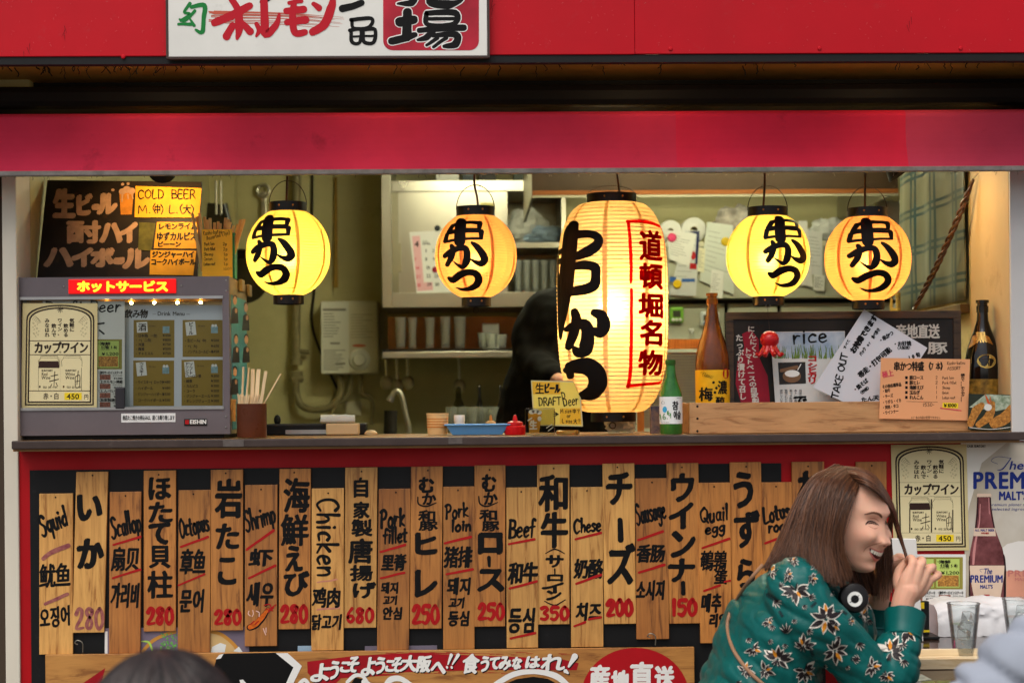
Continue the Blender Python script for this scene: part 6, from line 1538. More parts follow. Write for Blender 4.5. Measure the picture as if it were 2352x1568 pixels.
# brown large bottle behind the wood box
Y = 0.14
gs = sz(Y); rb = 40 * gs
m_brown = mat('brown_glass', (74, 34, 8), .08, coat=.3, var=.3, vscale=9, c2=(120, 62, 14))
t, p, h_ = bottle('sake_bottle', 'tall brown bottle with yellow plum label behind the wooden box', 1638, Y, 672, [(.0005, 0), (rb * .94, .001), (rb, .012), (rb, .48), (rb * .97, .54), (rb * .84, .62), (rb * .58, .715), (rb * .40, .80), (rb * .31, .88), (rb * .30, .915)], m_brown)
mb = MB(); mb.lathe([(rb * .30, h_ * .915), (rb * .33, h_ * .917), (rb * .33, h_ * .955), (rb * .28, h_ * .958), (rb * .28, h_ * .975), (rb * .34, h_ * .978), (rb * .34, h_ * .996), (.0005, h_)], p, 28); mb.build('cap', mat('brown_cap', (110, 66, 24), .35, metal=.4), t, smooth=True)
la, lb_ = ZT + .02, at(*C(1250, 1115), Y).z
lbl = label_band(t, p, rb, la, lb_, mat('plum_label', (226, 170, 24), .45, var=.12, vscale=20))
Fc = on_cyl(p, rb)
q = Ink(.001, .6)
for ch, x0_, y0_, x1_, y1_, pn in (('濃', 1270, 1172, 1324, 1252, .9), ('梅', 1172, 1210, 1242, 1290, 1.2), ('醇', 1258, 1262, 1310, 1330, .9)):
  a, b = C(x0_, y0_), C(x1_, y1_); q.font(ch, a[0], a[1], b[0], b[1], pen=pn)
for x, y in ((1246, 1184), (1262, 1216), (1254, 1240)): q.disc(*C(x, y), 3.2, n=12)
for k_ in range(5): q.stroke([C(1180 + 8 * k_, 1130 + 6 * k_), C(1196 + 8 * k_, 1120 + 8 * k_), C(1190 + 10 * k_, 1150 + 3 * k_), C(1214 + 8 * k_, 1140 + 2 * k_)], .5, k=3)
q.build('lettering', INK, lbl, Fc, subdiv=8)
q = Ink(.0008); q.disc(*C(1318, 1134), 8, 12, n=18); q.build('red_seal', INKRED, lbl, Fc, subdiv=6)
# black bottle at the end
Y = 0.16
gs = sz(Y); rb = 42 * gs
m_blk = mat('black_glass', (14, 10, 10), .08, coat=.5)
t, p, h_ = bottle('black_bottle', 'tall black bottle with gold oval label by the end pier', 2259, Y, 692 - 4, [(.0005, 0), (rb * .94, .001), (rb, .012), (rb, .47), (rb * .96, .54), (rb * .82, .64), (rb * .52, .75), (rb * .32, .84), (rb * .29, .90)], m_blk)
mb = MB(); mb.lathe([(rb * .29, h_ * .90), (rb * .33, h_ * .902), (rb * .33, h_ * .95), (rb * .28, h_ * .955), (rb * .28, h_ * .97), (rb * .36, h_ * .974), (rb * .36, h_ * .996), (.0005, h_)], p, 28); mb.build('cap', m_blk, t, smooth=True)
Fc = on_cyl(p, rb * 1.0)
def on_bottle(prof_r):
  def f(x, y, h=0.0):
    q_ = at(x, y, p.y - rb * .8); r_ = prof_r((q_.z - p.z) / h_); dx = max(-r_ * .98, min(r_ * .98, q_.x - p.x)); k_ = (r_ + h) / r_
    return Vector((p.x + dx * k_, p.y - math.sqrt(r_ * r_ - dx * dx) * k_, q_.z))
  return f
pf = [(0, rb), (.47, rb), (.54, rb * .96), (.64, rb * .82), (.75, rb * .52), (.84, rb * .32), (1, rb * .3)]
def prr(z):
  for (a_, ra), (b_, rb_) in zip(pf, pf[1:]):
    if z <= b_: return ra + (rb_ - ra) * max(0, (z - a_)) / (b_ - a_) + .0006
  return rb * .3
Fb2 = on_bottle(prr)
q = Ink(.0004); q.poly([D(1508, 950), D(1560, 920), D(1606, 945), D(1626, 990), D(1560, 960), D(1480, 1030), D(1488, 990)]); q.build('shoulder_label', mat('label_red_brown', (112, 40, 16), .4, var=.5, vscale=60, c2=(190, 130, 40)), t, Fb2, subdiv=6)
q = Ink(.001); a, b = D(1538, 915), D(1592, 978); q.font('黒', a[0], a[1], b[0], b[1], pen=.7); q.build('lettering', mat('gold_print', (206, 172, 96), .35, metal=.5), t, Fb2, subdiv=6)
q = Ink(.0006); q.disc(*D(1585, 1078), 21, 16, n=28); q.build('gold_oval', mat('gold_label', (196, 164, 84), .35, metal=.5, var=.2, vscale=80), t, Fb2, subdiv=6)
q = Ink(.001); q.ring(*D(1585, 1078), 17.5, .6, n=28, ry=13); a, b = D(1550, 1084), D(1620, 1104); q.font('25度', a[0] + 10, a[1], b[0] - 10, b[1], pen=.3, adv=1); q.stroke([D(1555, 1080), D(1615, 1080)], .8); q.stroke([D(1560, 1066), D(1610, 1066)], 1.2); q.build('oval_print', BRN, t, Fb2, subdiv=6)
q = Ink(.0006); q.quad(*D(1502, 1176), *D(1660, 1260)); q.build('body_label', mat('body_label_dark', (40, 28, 16), .4, var=.6, vscale=50, c2=(170, 130, 50)), t, Fb2, subdiv=6)
# ------------------------------------------------------------------ wooden box along the counter
WX = wood('box_wood', (150, 104, 62), (196, 148, 98), (7, 60, 55), .55, stain=.4)
Y = 0.02
x0, x1, z0, z1 = Drect(-38, 1300, 1500, 1470, Y); zb0 = ZT + .0005
t = thing('wooden_box', 'long shallow wooden box on the counter before the menu board', 'box', ((x0 + x1) / 2, Y, ZT))
MB().box(x0, x1, Y, Y + .014, zb0, z1).build('front_plank', WX, t, bevel=.0015)
MB().box(x0, x1, Y + .27, Y + .284, zb0, z1).build('back_plank', WX, t, bevel=.0015)
MB().box(x0 + .0005, x0 + .014, Y + .0145, Y + .2695, zb0, z1 - .001).build('end_plank', WX, t, bevel=.0015)
MB().box(x1 - .014, x1 - .0005, Y + .0145, Y + .2695, zb0, z1 - .001).build('end_plank', WX, t, bevel=.0015)
MB().box(x0 + .015, x1 - .015, Y + .0145, Y + .2695, zb0, zb0 + .008).build('bottom_plank', WX, t)
for ax, ay in ((6, 1325), (6, 1392), (6, 1460)):
  p = at(*D(ax, ay), Y); mb = MB(); mb.lathe([(.0001, .002), (.0026, .0014), (.0036, 0)], (p.x, Y - .0002, p.z), 12, M=Matrix.Rotation(R(90), 4, 'X')); mb.build('nail', m_nail, t, smooth=True)
# black framed menu board standing in the box
Y = 0.12
t = thing('menu_board', 'black framed menu board with white brush lettering standing in the wooden box', 'menu board', at(*D(800, 1350), Y))
x0, x1, z0, z1 = Drect(165, 806, 1450, 1380, Y)
m_fr = wood('old_frame', (30, 20, 14), (66, 48, 32), (8, 60, 60), .7)
MB().box(x0 + .02, x1 - .02, Y + .006, Y + .012, z0 + .02, z1 - .02).build('panel', mat('board_black', (30, 26, 24), .5, var=.4, vscale=8), t)
for a, b, c_, d_ in ((x0, x1, z1 - .022, z1), (x0, x1, z0, z0 + .02), (x0, x0 + .022, z0 + .0205, z1 - .0225), (x1 - .022, x1, z0 + .0205, z1 - .0225)): MB().box(a, b, Y, Y + .014, c_, d_).build('frame', m_fr, t, bevel=.001)
F = on_y(Y + .006)
q = Ink(.0005, .7)
a, b = D(1090, 875), D(1330, 955); q.font('産地直送', a[0], a[1], b[0], b[1], pen=1.2, adv=1); a, b = D(1265, 972), D(1372, 1040); q.font('豚', a[0], a[1], b[0], b[1], pen=1.3); q.build('lettering', mat('chalk_white', (196, 192, 182), .7), t, F)
q = Ink(.0006, 1); q.poly([D(250, 930), D(300, 905), D(340, 960), D(345, 1060), D(390, 1160), D(402, 1310), D(245, 1310), D(215, 1200), D(225, 1080), D(262, 1000)]); q.build('red_patch', mat('crimson_paper', (140, 18, 40), .6, var=.15), t, F)
q = Ink(.001, .6)
for tx, x, y0_, y1_, pn in (('にんにくと', 300, 885, 1060, 1.0), ('たっぷり漬けて召し', 235, 930, 1290, 1.0), ('トマトベースの自家製', 300, 1005, 1310, .9)):
  dx = 0.16 if x == 300 else .06
  chs = list(tx); n = len(chs)
  for i, ch in enumerate(chs):
    yy0 = y0_ + (y1_ - y0_) * i / n; yy1 = y0_ + (y1_ - y0_) * (i + 1) / n
    ox = dx * (yy0 - y0_) + (0 if tx[0] != 'ト' else -20)
    a, b = D(x - 20 + ox, yy0), D(x + 20 + ox, yy1); q.font(ch, a[0], a[1], b[0], b[1], pen=pn * .7)
q.build('lettering', MATS['chalk_white'], t, F)
# rice card
Y = 0.112
t = flat('rice_card', 'rice card with blue sky print propped on the menu board', 'card', [D(432, 1310), D(820, 1310), D(812, 914), D(404, 918)], Y, mat('card_white', (206, 206, 202), .4), .002)
F = on_y(Y)
q = Ink(.0003); q.poly([D(428, 1060), D(816, 1060), D(810, 918), D(408, 922)]); q.build('sky_print', mat('sky_print', (120, 156, 196), .4, var=.3, vscale=10, c2=(206, 216, 224)), t, F)
q = Ink(.0006, 1.5);
for i in range(70):
  x = random.uniform(430, 812); q.stroke([D(x, 1062), D(x + random.uniform(-14, 14), random.uniform(985, 1030))], [2.4, .8], k=2)
q.build('grass_print', mat('grass_print', (96, 120, 50), .5, var=.5, vscale=80), t, F)
q = Ink(.0010, .4); a, b = D(528, 985), D(715, 975); q.hand('rice', a[0], a[1], b[0], b[1], 34, 5); a, b = D(505, 1300), D(605, 1300)
for i, tx in enumerate(('使用しています', '管理されたお米', '基づき栽培し', '本トレサ農法', '当店のお米は')):
  a, b = D(456 + 26 * i, 1232), D(474 + 26 * i, 1318); q.font(tx, a[0], a[1], b[0], b[1], vert=True)
a, b = D(530, 1260), D(606, 1330); q.font('で', a[0], a[1], b[0], b[1], pen=1.8); q.build('lettering', INK, t, F)
q = Ink(.0006); q.poly([D(454, 1206), D(600, 1200), D(596, 1082), D(446, 1086)]); q.build('pot_photo', mat('pot_photo', (40, 38, 38), .4), t, F)
q = Ink(.0009); q.disc(*D(522, 1160), 21, 15); q.stroke([D(465, 1130), D(550, 1110)], 8); q.build('pot', mat('pot_brown', (120, 88, 62), .4), t, F)
q = Ink(.0012); q.disc(*D(524, 1146), 17, 8); q.stroke([D(555, 1125), D(572, 1095)], 2); q.build('rice_mound', WHITE, t, F)
q = Ink(.0010, .6)
for ch, y0_ in (('コ', 1045), ('シ', 1085), ('ヒ', 1110), ('カ', 1138), ('リ', 1168)): a, b = D(606, y0_), D(662, y0_ + 36); q.font(ch, a[0], a[1], b[0], b[1], pen=1.3)
q.build('lettering', INKRED, t, F)
# tilted TAKE OUT card
Y = 0.07
t = flat('takeout_card', 'white card reading TAKE OUT tilted over the menu board', 'card', [D(640, 1222), D(1010, 1400), D(1264, 1006), D(918, 796)], Y, mat('laminated_card', (206, 206, 212), .3), .002)
F = on_y(Y); q = Ink(.0005, .4)
an = -1.02
def slant(tx, x, y, x2, y2, hh, pn, hand=False):
  a, b = D(x, y), D(x2, y2)
  if hand: q.hand(tx, a[0], a[1], b[0], b[1], hh, pn)
  else:
    L = math.hypot(b[0] - a[0], b[1] - a[1]); rot = math.atan2(b[1] - a[1], b[0] - a[0]); mx_, my_ = (a[0] + b[0]) / 2, (a[1] + b[1]) / 2
    q.font(tx, mx_ - L / 2, my_ - hh / 2, mx_ + L / 2, my_ + hh / 2, pen=pn, rot=rot, adv=1)
slant('TAKE OUT', 772, 1282, 830, 1040, 15, 3.4, True)
slant('お持帰できます', 850, 1030, 980, 830, 16, 1.5); slant('すべて', 808, 1010, 836, 960, 8, .6); slant('パック or 食べ歩き', 895, 1045, 1000, 900, 10, .7)
slant('帯走・打包可能', 890, 1160, 1060, 1010, 15, 1.0); slant('・串かつ', 1000, 970, 1075, 920, 12, .8); slant('・お好焼', 1075, 985, 1175, 980, 12, .7); slant('〈大阪焼〉', 1088, 1006, 1180, 1004, 8, .4)
slant('・焼そば', 860, 1240, 935, 1180, 12, .8); slant('〈炒面〉', 890, 1260, 950, 1215, 9, .6); slant('10旬', 1160, 1060, 1222, 1040, 12, .9); slant('たん天', 900, 1290, 1000, 1276, 12, .9)
q.build('lettering', INK, t, F)
# orange set menu card
Y = 0.012
m_or = mat('orange_card', (226, 160, 112), .5, var=.05, vscale=6)
t = flat('set_menu_card', 'orange handwritten set menu card on the wooden box front', 'card', [D(1000, 1392), D(1484, 1402), D(1497, 1068), D(1010, 1060)], Y, m_or, .002)
F = on_y(Y); q = Ink(.0004, .3)
a, b = D(1080, 1080), D(1245, 1132); q.font('串かつ特盛', a[0], a[1], b[0], b[1], pen=.9, adv=1); a, b = D(1258, 1082), D(1360, 1128); q.font('《7本》', a[0], a[1], b[0], b[1], pen=.6, adv=1)
a, b = D(1372, 1098), D(1470, 1094); q.hand('Kushi-katsu', a[0], a[1], b[0], b[1], 7, .9); a, b = D(1374, 1126), D(1446, 1124); q.hand('ASSORT', a[0], a[1], b[0], b[1], 7, 1.0)
for i, (jp, n_, en) in enumerate((('豚ロース', '2', 'Pork loin'), ('豚ヒレ', '2', 'Pork fillet'), ('海鮮えび', '1', 'Shrimp'), ('玉ねぎ', '1', 'Onion'), ('れんこん', '1', 'Lotus root'))):
  y = 1156 + 27 * i
  a, b = D(1166, y), D(1166 + len(jp) * 19, y + 24); q.font(jp, a[0], a[1], b[0], b[1], pen=.5, adv=1)
  a, b = D(1308, y + 20), D(1320, y + 20); q.hand(n_, a[0], a[1], b[0], b[1], 7, .9)
  a, b = D(1345, y + 20), D(1345 + len(en) * 7, y + 20); q.hand(en, a[0], a[1], b[0], b[1], 6, .8)
  q.quad(*D(1142, y + 4), *D(1156, y + 20))
a, b = D(1240, 1326), D(1302, 1322); q.hand('1530-', a[0], a[1], b[0], b[1], 7, .9); q.stroke([D(1150, 1298), D(1320, 1302)], .6)
for i, tx in enumerate(('その他各種単品', '・和牛', '・チーズ', '・うずら・イカ', '・貝柱・タコ', '・ウインナー')):
  a, b = D(1016, 1200 + 29 * i), D(1016 + len(tx) * 15, 1222 + 29 * i); q.font(tx, a[0], a[1], b[0], b[1], pen=.35, adv=1, rot=-.14)
a, b = D(1446, 1146), D(1468, 1300); q.font('揚たて!!ホクホク!!', a[0], a[1], b[0], b[1], pen=.4, vert=True); a, b = D(1175, 1378), D(1335, 1396); q.font('※7本の内容は変更できません', a[0], a[1], b[0], b[1], adv=1)
q.build('lettering', INK, t, F)
q = Ink(.0006); a, b = D(1016, 1128), D(1078, 1166); q.font('極上', a[0], a[1], b[0], b[1], pen=.6, rot=-.2, adv=1); q.stroke([D(1335, 1334), D(1448, 1348)], 2.2); q.build('red_marks', mat('pink_red', (206, 70, 84), .5), t, F)
q = Ink(.0006); q.quad(*D(1346, 1306), *D(1432, 1334), .03); q.build('price_sticker', YEL, t, F)
q = Ink(.0010); a, b = D(1354, 1308), D(1424, 1334); q.font('¥1000', a[0], a[1], b[0], b[1], pen=.5); q.build('price', INK, t, F)
# tempura photo card
Y = 0.0
t = flat('food_photo_card', 'rounded photo card of fried prawns standing by the end pier', 'card', [D(1486, 1452), D(1742, 1458), D(1736, 1262), D(1490, 1256)], Y, mat('photo_dark', (44, 50, 40), .25, var=.3), .003)
F = on_y(Y)
q = Ink(.0003, 1.5); q.poly([D(1492, 1330), D(1580, 1258), D(1736, 1266), D(1738, 1330), D(1640, 1350)]); q.build('green_print', mat('photo_greens', (90, 128, 70), .3, var=.5, vscale=60, c2=(196, 206, 186)), t, F)
q = Ink(.0006, 1.5); q.stroke([D(1500, 1420), D(1530, 1350), D(1560, 1320)], [16, 20, 14]); q.stroke([D(1545, 1425), D(1600, 1380), D(1620, 1310)], [14, 22, 12]); q.stroke([D(1630, 1420), D(1690, 1385), D(1735, 1330)], [22, 28, 18]); q.build('fried_food_print', mat('photo_fried', (158, 94, 34), .3, var=.55, vscale=120, c2=(214, 150, 70), bump=.3, bscale=200), t, F)
q = Ink(.0009); q.stroke([D(1600, 1310), D(1588, 1280), D(1580, 1262)], [6, 4, 1]); q.stroke([D(1610, 1300), D(1606, 1266)], [3, 1]); q.build('prawn_tail_print', mat('photo_prawn', (196, 84, 30), .3), t, F)
q = Ink(.0009); q.disc(*D(1595, 1330), 9, 8); q.stroke([D(1494, 1440), D(1610, 1450), D(1736, 1436)], 1.4); q.build('white_print', mat('photo_white', (214, 214, 206), .3), t, F)
# red octopus charm hanging from a lantern
p = at(*D(400, 965), 0.045)
t = thing('octopus_charm', 'red rubber octopus charm hanging below the yellow lantern', 'charm', (p.x, p.y, p.z - .04))
m_rub = mat('red_rubber', (176, 14, 22), .3, coat=.2)
s_ = sz(.045); mb = MB(); n_ = 20
prof_ = [(.0005, 22), (10, 20.5), (18, 14), (22, 4), (21, -6), (15, -13), (15, -17), (20, -24), (.0005, -25)]
mb.lathe([(r_ * s_, z * s_) for r_, z in reversed(prof_)], p, 24); body_ = mb.build('body', m_rub, t, smooth=True, ang=1.2)
for i in range(8):
  a = 2 * PI * i / 8 + .2; ca, sa = math.cos(a), math.sin(a)
  mb = MB(); mb.tube(smooth_pts([p + Vector((ca * 10, sa * 10, -14)) * s_, p + Vector((ca * 18, sa * 18, -26)) * s_, p + Vector((ca * 27, sa * 27, -34)) * s_, p + Vector((ca * 33, sa * 33, -29)) * s_], 4), [6.5 * s_] * 5 + [5 * s_] * 4 + [4 * s_] * 3 + [2 * s_], 8); mb.build('tentacle', m_rub, t, smooth=True)
mb = MB(); mb.tube([p + Vector((0, 0, 21 * s_)), at(1763, 702, 0.06)], .0007, 6); mb.build('string', m_wire, t)
mb = MB(); pr_ = at(1764, 703, 0.05); mb.tube([(pr_.x + .0065 * math.cos(a), pr_.y, pr_.z + .0065 * math.sin(a)) for a in [2 * PI * i / 14 for i in range(15)]], .0012, 6); mb.build('ring', m_alu, t, smooth=True)
# ================================================================== lamps of the kitchen
def fluoro(label, X, Y, L, es):
  t = thing('ceiling_light', label, 'ceiling light', (X, Y, ZC), 'fluorescent ceiling lights')
  MB().box(X - L / 2 - .03, X + L / 2 + .03, Y - .06, Y + .06, ZC - .05, ZC - .001).build('housing', mat('lamp_housing', (220, 220, 214), .5), t, bevel=.004)
  for dy in (-.03, .03):
    mb = MB(); mb.tube([(X - L / 2, Y + dy, ZC - .075), (X + L / 2, Y + dy, ZC - .075)], .014, 12); mb.build('tube', mat('fluorescent_tube_%d' % es, (255, 255, 240), .5, emis=(252, 250, 212), es=es), t, smooth=True)
fluoro('fluorescent ceiling light over the right side of the kitchen', at(1700, 400, 1.3).x, 1.25, 1.2, 80)
fluoro('fluorescent ceiling light over the steel cabinet', at(1120, 400, 2.4).x, 2.3, .6, 75)
def clip_lamp(label, X, Y, Z, aim, watts, size=1.9, col=(1.0, .68, .30), blend=.5):
  t = thing('clip_lamp', label, 'lamp', (X, Y, Z), 'spot lamps behind the awning')
  d_ = (Vector(aim) - Vector((X, Y, Z))).normalized(); M = d_.to_track_quat('Z', 'Y').to_matrix().to_4x4()
  mb = MB(); mb.lathe([(.012, -.04), (.02, -.035), (.026, 0), (.04, .04), (.037, .04), (.022, 0), (.0005, -.01)], (X, Y, Z), 24, M=M); mb.build('lamp_shade', m_black, t, smooth=True)
  mb = MB(); ellipsoid(mb, Vector((X, Y, Z)) + d_ * .012, (.016, .016, .018), 12, 8); mb.build('bulb', mat('spot_bulb', (255, 240, 200), .4, emis=(255, 200, 110), es=6), t, smooth=True)
  mb = MB(); mb.tube([(X, Y, Z), (X, Y + .02, Z + .12)], .006, 8); mb.build('arm', m_black, t)
  li = bpy.data.lights.new('spot_light', 'SPOT'); li.energy = watts; li.color = col; li.spot_size = size; li.spot_blend = blend; li.shadow_soft_size = .02
  lo = bpy.data.objects.new('spot_light', li); COL.objects.link(lo); adopt(lo, t)
  lo.location = Vector((X, Y, Z)) + d_ * .035; lo.rotation_euler = d_.to_track_quat('-Z', 'Y').to_euler()
p = at(372, 400, 0.10); zla = at(372, 392, .1).z
clip_lamp('small spot lamp lighting the drinks blackboard from behind the awning', p.x, .10, zla + .02, (at(*A(930, 200), .28)), 3.4, 2.0)
p = at(2080, 390, 0.10)
clip_lamp('small spot lamp lighting the end pier from behind the awning', p.x, .26, zla + .03, (XR, .18, 1.75), 4.2, 2.7, blend=1.0)
# ================================================================== kitchen
m_ss = mat('stainless', (178, 172, 156), .32, metal=.75, var=.06, vscale=3, rvar=.05)
m_ssd = mat('stainless_dull', (140, 134, 112), .4, metal=.7, var=.2, vscale=3, dirt=.3, dirtc=(84, 64, 34), dscale=5)
m_white = mat('appliance_white', (206, 200, 172), .45, var=.08, vscale=6, dirt=.35, dirtc=(150, 124, 70), dscale=4)
m_dark = mat('dark_void', (30, 26, 22), .7)
# --- steel wall cabinet with sliding door
YC = 3.25
x0, x1, z0, z1 = rect(877, 424, 1300, 705, YC)
t = thing('steel_cabinet', 'stainless wall cabinet with sliding door and open glass shelves', 'cabinet', ((x0 + x1) / 2, YC, z0))
T_ = .012
mb = MB(); mb.box(x0, x0 + .045, YC, YB - .002, z0, z1 + .5); mb.build('side', m_ss, t, bevel=.002)
MB().box(x1 - .02, x1, YC, YB - .002, z0, z1 + .5).build('side', m_ss, t)
zlip = at(1000, 672, YC).z; ztp = at(1000, 440, YC).z
MB().box(x0 + .046, x1 - .021, YC, YB - .002, z0, zlip).build('bottom_rail', m_ss, t, bevel=.002)
MB().box(x0 + .046, x1 - .021, YC, YB - .002, ztp, z1 + .02).build('top_rail', m_ss, t, bevel=.002)
xd0, xd1 = at(905, 550, YC).x, at(1166, 550, YC).x
MB().box(x0 + .046, xd1, YC + .01, YC + .022, zlip + .001, ztp - .001).build('sliding_door', m_ss, t)
a, b, c_, d_ = rect(908, 557, 922, 625, YC); MB().box(a, b, YC + .004, YC + .0095, c_, d_).build('recessed_handle', m_ssd, t, bevel=.003)
a = at(905, 550, YC).x; MB().box(x0 + .047, at(915, 500, YC).x, YC + .003, YC + .0095, zlip + .002, ztp - .002).build('door_stile', m_ssd, t)
MB().box(xd1 + .001, x1 - .021, YB - .04, YB - .03, zlip, ztp).build('back_panel', m_ssd, t)
zs1 = at(1220, 556, YC).z; zs2 = at(1220, 568, YC).z
MB().box(xd1 + .001, x1 - .021, YC + .02, YB - .041, zs2, zs1).build('shelf', m_ss, t)
# magnets + calendar on the door
ty = YC + .008
cal = flat('calendar', 'april calendar sheet with pink sunday column on the steel cabinet', 'calendar', [(957, 674), (1085, 668), (1060, 527), (940, 533)], ty, m_paper, .001)
F = on_y(ty)
CC = crop(900, 420, 3.267)
q = Ink(.0003); q.poly([CC(346, 512), CC(408, 508), CC(440, 880), CC(508, 878), CC(514, 940), CC(388, 950)]); q.build('pink_column', mat('calendar_pink', (222, 170, 176), .6), cal, F)
q = Ink(.0006); a, b = CC(366, 545), CC(402, 600); q.font('4', a[0], a[1], b[0], b[1] + 3, pen=.7); a, b = CC(428, 560), CC(494, 584); q.font('APRIL', a[0], a[1], b[0], b[1], pen=.3); a, b = CC(428, 544), CC(470, 562); q.font('2019', a[0], a[1], b[0], b[1])
for r_, row in enumerate((('', '1', '2'), ('7', '8', '9'), ('14', '15', '16'), ('21', '22', '23'), ('28', '29', '30'))):
  for c2, n_ in enumerate(row):
    if n_ and c2: a = CC(424 + c2 * 62 - 40 + r_ * 5, 610 + r_ * 67); q.font(n_, a[0], a[1], a[0] + 5 * len(n_), a[1] + 11, pen=.3)
q.build('numbers', INK, cal, F)
q = Ink(.0006)
for r_, n_ in enumerate(('7', '14', '21', '28')): a = CC(364 + r_ * 6, 680 + r_ * 68); q.font(n_, a[0], a[1], a[0] + 5 * len(n_), a[1] + 11, pen=.3)
q.build('sunday_numbers', mat('calendar_red', (200, 70, 84), .6), cal, F)
def magnet(px, py, Y, c_, label, r_=.014):
  p = at(px, py, Y); mb = MB(); mb.lathe([(.0005, .010), (r_ * .8, .009), (r_, .005), (r_, 0)], (p.x, Y, p.z), 18, M=Matrix.Rotation(R(90), 4, 'X')); o = mb.build('magnet', mat('magnet_%d_%d_%d' % c_, c_, .4), None, smooth=True); tag(o, label, 'magnet', 'round magnets')
magnet(*CC(530, 778), ty - .0015, (150, 24, 50), 'dark red round magnet on the calendar')
magnet(*CC(548, 448), ty - .0015, (20, 24, 30), 'black round clip magnet above the calendar')
# yellow label sheet on the door
o = flat('paper_label', 'small yellowed label on the cabinet door above the amber lantern', 'label', [CC(890, 292), CC(1004, 292), CC(1004, 246), CC(890, 244)], ty, mat('yellowed_paper', (206, 192, 120), .6, var=.2, vscale=30), .001)
# boxes on the cabinet top, hanging wraps
x0_, x1_, a, b = rect(1001, 400, 1056, 422, YC + .05)
for i, (xa, xb, cc) in enumerate(((1001, 1054, (206, 206, 196)), (1062, 1090, (60, 66, 70)), (1100, 1140, (44, 40, 34)), (1180, 1226, (60, 66, 56)))):
  a, b, c_, d_ = rect(xa, 395, xb, 421, YC + .04)
  o = MB().box(a, b, YC + .04, YC + .16, z1 + .021, z1 + .16).build('carton', mat('carton_%d' % i, cc, .6), None, bevel=.004); tag(o, ['pale carton on top of the steel cabinet', 'dark grey carton on the cabinet top', 'black carton on the cabinet top', 'greenish carton at the cabinet top end'][i], 'carton', 'cartons on the cabinet')
# tumblers and mugs: glasses
g1 = glass('tumbler_glass', (240, 240, 232), .08, .16)
def tumbler(label, px, py0, py1, w_, Y, name='drinking_glass', waist=.0, grp='glasses on the kitchen shelves', m=None, cat='glass'):
  a, b, z0_, z1_ = rect(px - w_ / 2, py0, px + w_ / 2, py1, Y); r_ = (b - a) / 2; xc_ = (a + b) / 2
  mb = MB(); pr_ = []
  for i in range(9): v = i / 8; pr_.append((r_ * (.78 + .22 * v - waist * math.sin(v * PI)), z0_ + .004 + (z1_ - z0_ - .004) * v))
  prof_ = [(.0005, z0_), (r_ * .76, z0_)] + pr_ + [(q_[0] - .002, q_[1]) for q_ in reversed(pr_)][:-1] + [(.0005, z0_ + .012)]
  mb.lathe(prof_, (xc_, Y, 0), 20); o = mb.build(name, m or g1, None, smooth=True); tag(o, label, cat, grp); return o
zz = at(1220, 672, YC)
for i in range(9):
  px = 1190 + (i % 5) * 20 + (i // 5) * 9
  tumbler('upside down tumbler standing on the lower shelf of the steel cabinet', px, 597 + (i // 5) * 3, 671, 18, YC + .1 + .09 * (i // 5), waist=.06)
# bags on the upper shelf
p = at(1210, 530, YC + .12); crumple('plastic_bag', 'crumpled clear bag on the upper cabinet shelf', 'bag', (p.x, YC + .14, zs1 + .08), (.10, .07, .08), m_bag, 8.1)
p = at(1250, 545, YC + .12); crumple('plastic_bag', 'pale blue wrapped bag on the upper cabinet shelf by the tall lantern', 'bag', (p.x, YC + .12, zs1 + .045), (.10, .07, .045), mat('blue_film', (150, 170, 190), .35, var=.2, vscale=20), 1.7)
# --- glass shelf under the cabinet
YS = 3.2
a, b, c_, d_ = rect(878, 801, 1205, 821, YS)
t = thing('steel_shelf', 'long steel wall shelf with a black liner under the cabinet', 'shelf', ((a + b) / 2, YS, c_))
b = at(1300, 810, YS).x
MB().box(a, b, YS, YS + .02, c_, d_ - .012).build('front_lip', m_ss, t, bevel=.002)
MB().box(a, b, YS + .002, YB - .011, d_ - .011, d_).build('liner', mat('black_rubber', (20, 18, 16), .6), t)
MB().box(a, b, YB - .01, YB - .002, d_ + .001, z0 - .02).build('splash_panel', mat('stainless_warm', (132, 96, 56), .3, metal=.8, var=.35, vscale=3), t)
for i, (px, y0_, w_, lab) in enumerate(((920, 728, 26, 'tall tumbler with amber print, end of the steel shelf'), (947, 729, 22, 'waisted tumbler second on the steel shelf'), (987, 729, 24, 'waisted tumbler third on the steel shelf'), (1023, 727, 24, 'tall straight tumbler fourth on the steel shelf'), (1056, 727, 28, 'tall straight tumbler fifth on the steel shelf'))):
  tumbler(lab, px, y0_, 799, w_, YS + .12, waist=.1 if i in (1, 2) else .0, m=glass('tumbler_smoke', (236, 228, 206), .08, .12))
a_, b_, c2_, d2_ = rect(909, 760, 934, 796, YS + .115);
for i, px in enumerate((1112, 1128, 1150)): tumbler(['squat glass behind the stacked mugs on the steel shelf', 'squat upturned glass mug on the steel shelf', 'tilted squat glass mug on the steel shelf end'][i], px, 764 + 2 * i, 799, 30, YS + .1 + .05 * (i == 0))
a_, b_, c2_, d2_ = rect(1108, 742, 1146, 766, YS + .2)
o = MB().box(a_, b_, YS + .2, YS + .27, d_ + .001, d2_).build('paper_box', m_paper, None, bevel=.003); tag(o, 'small white box behind the squat glasses', 'box')
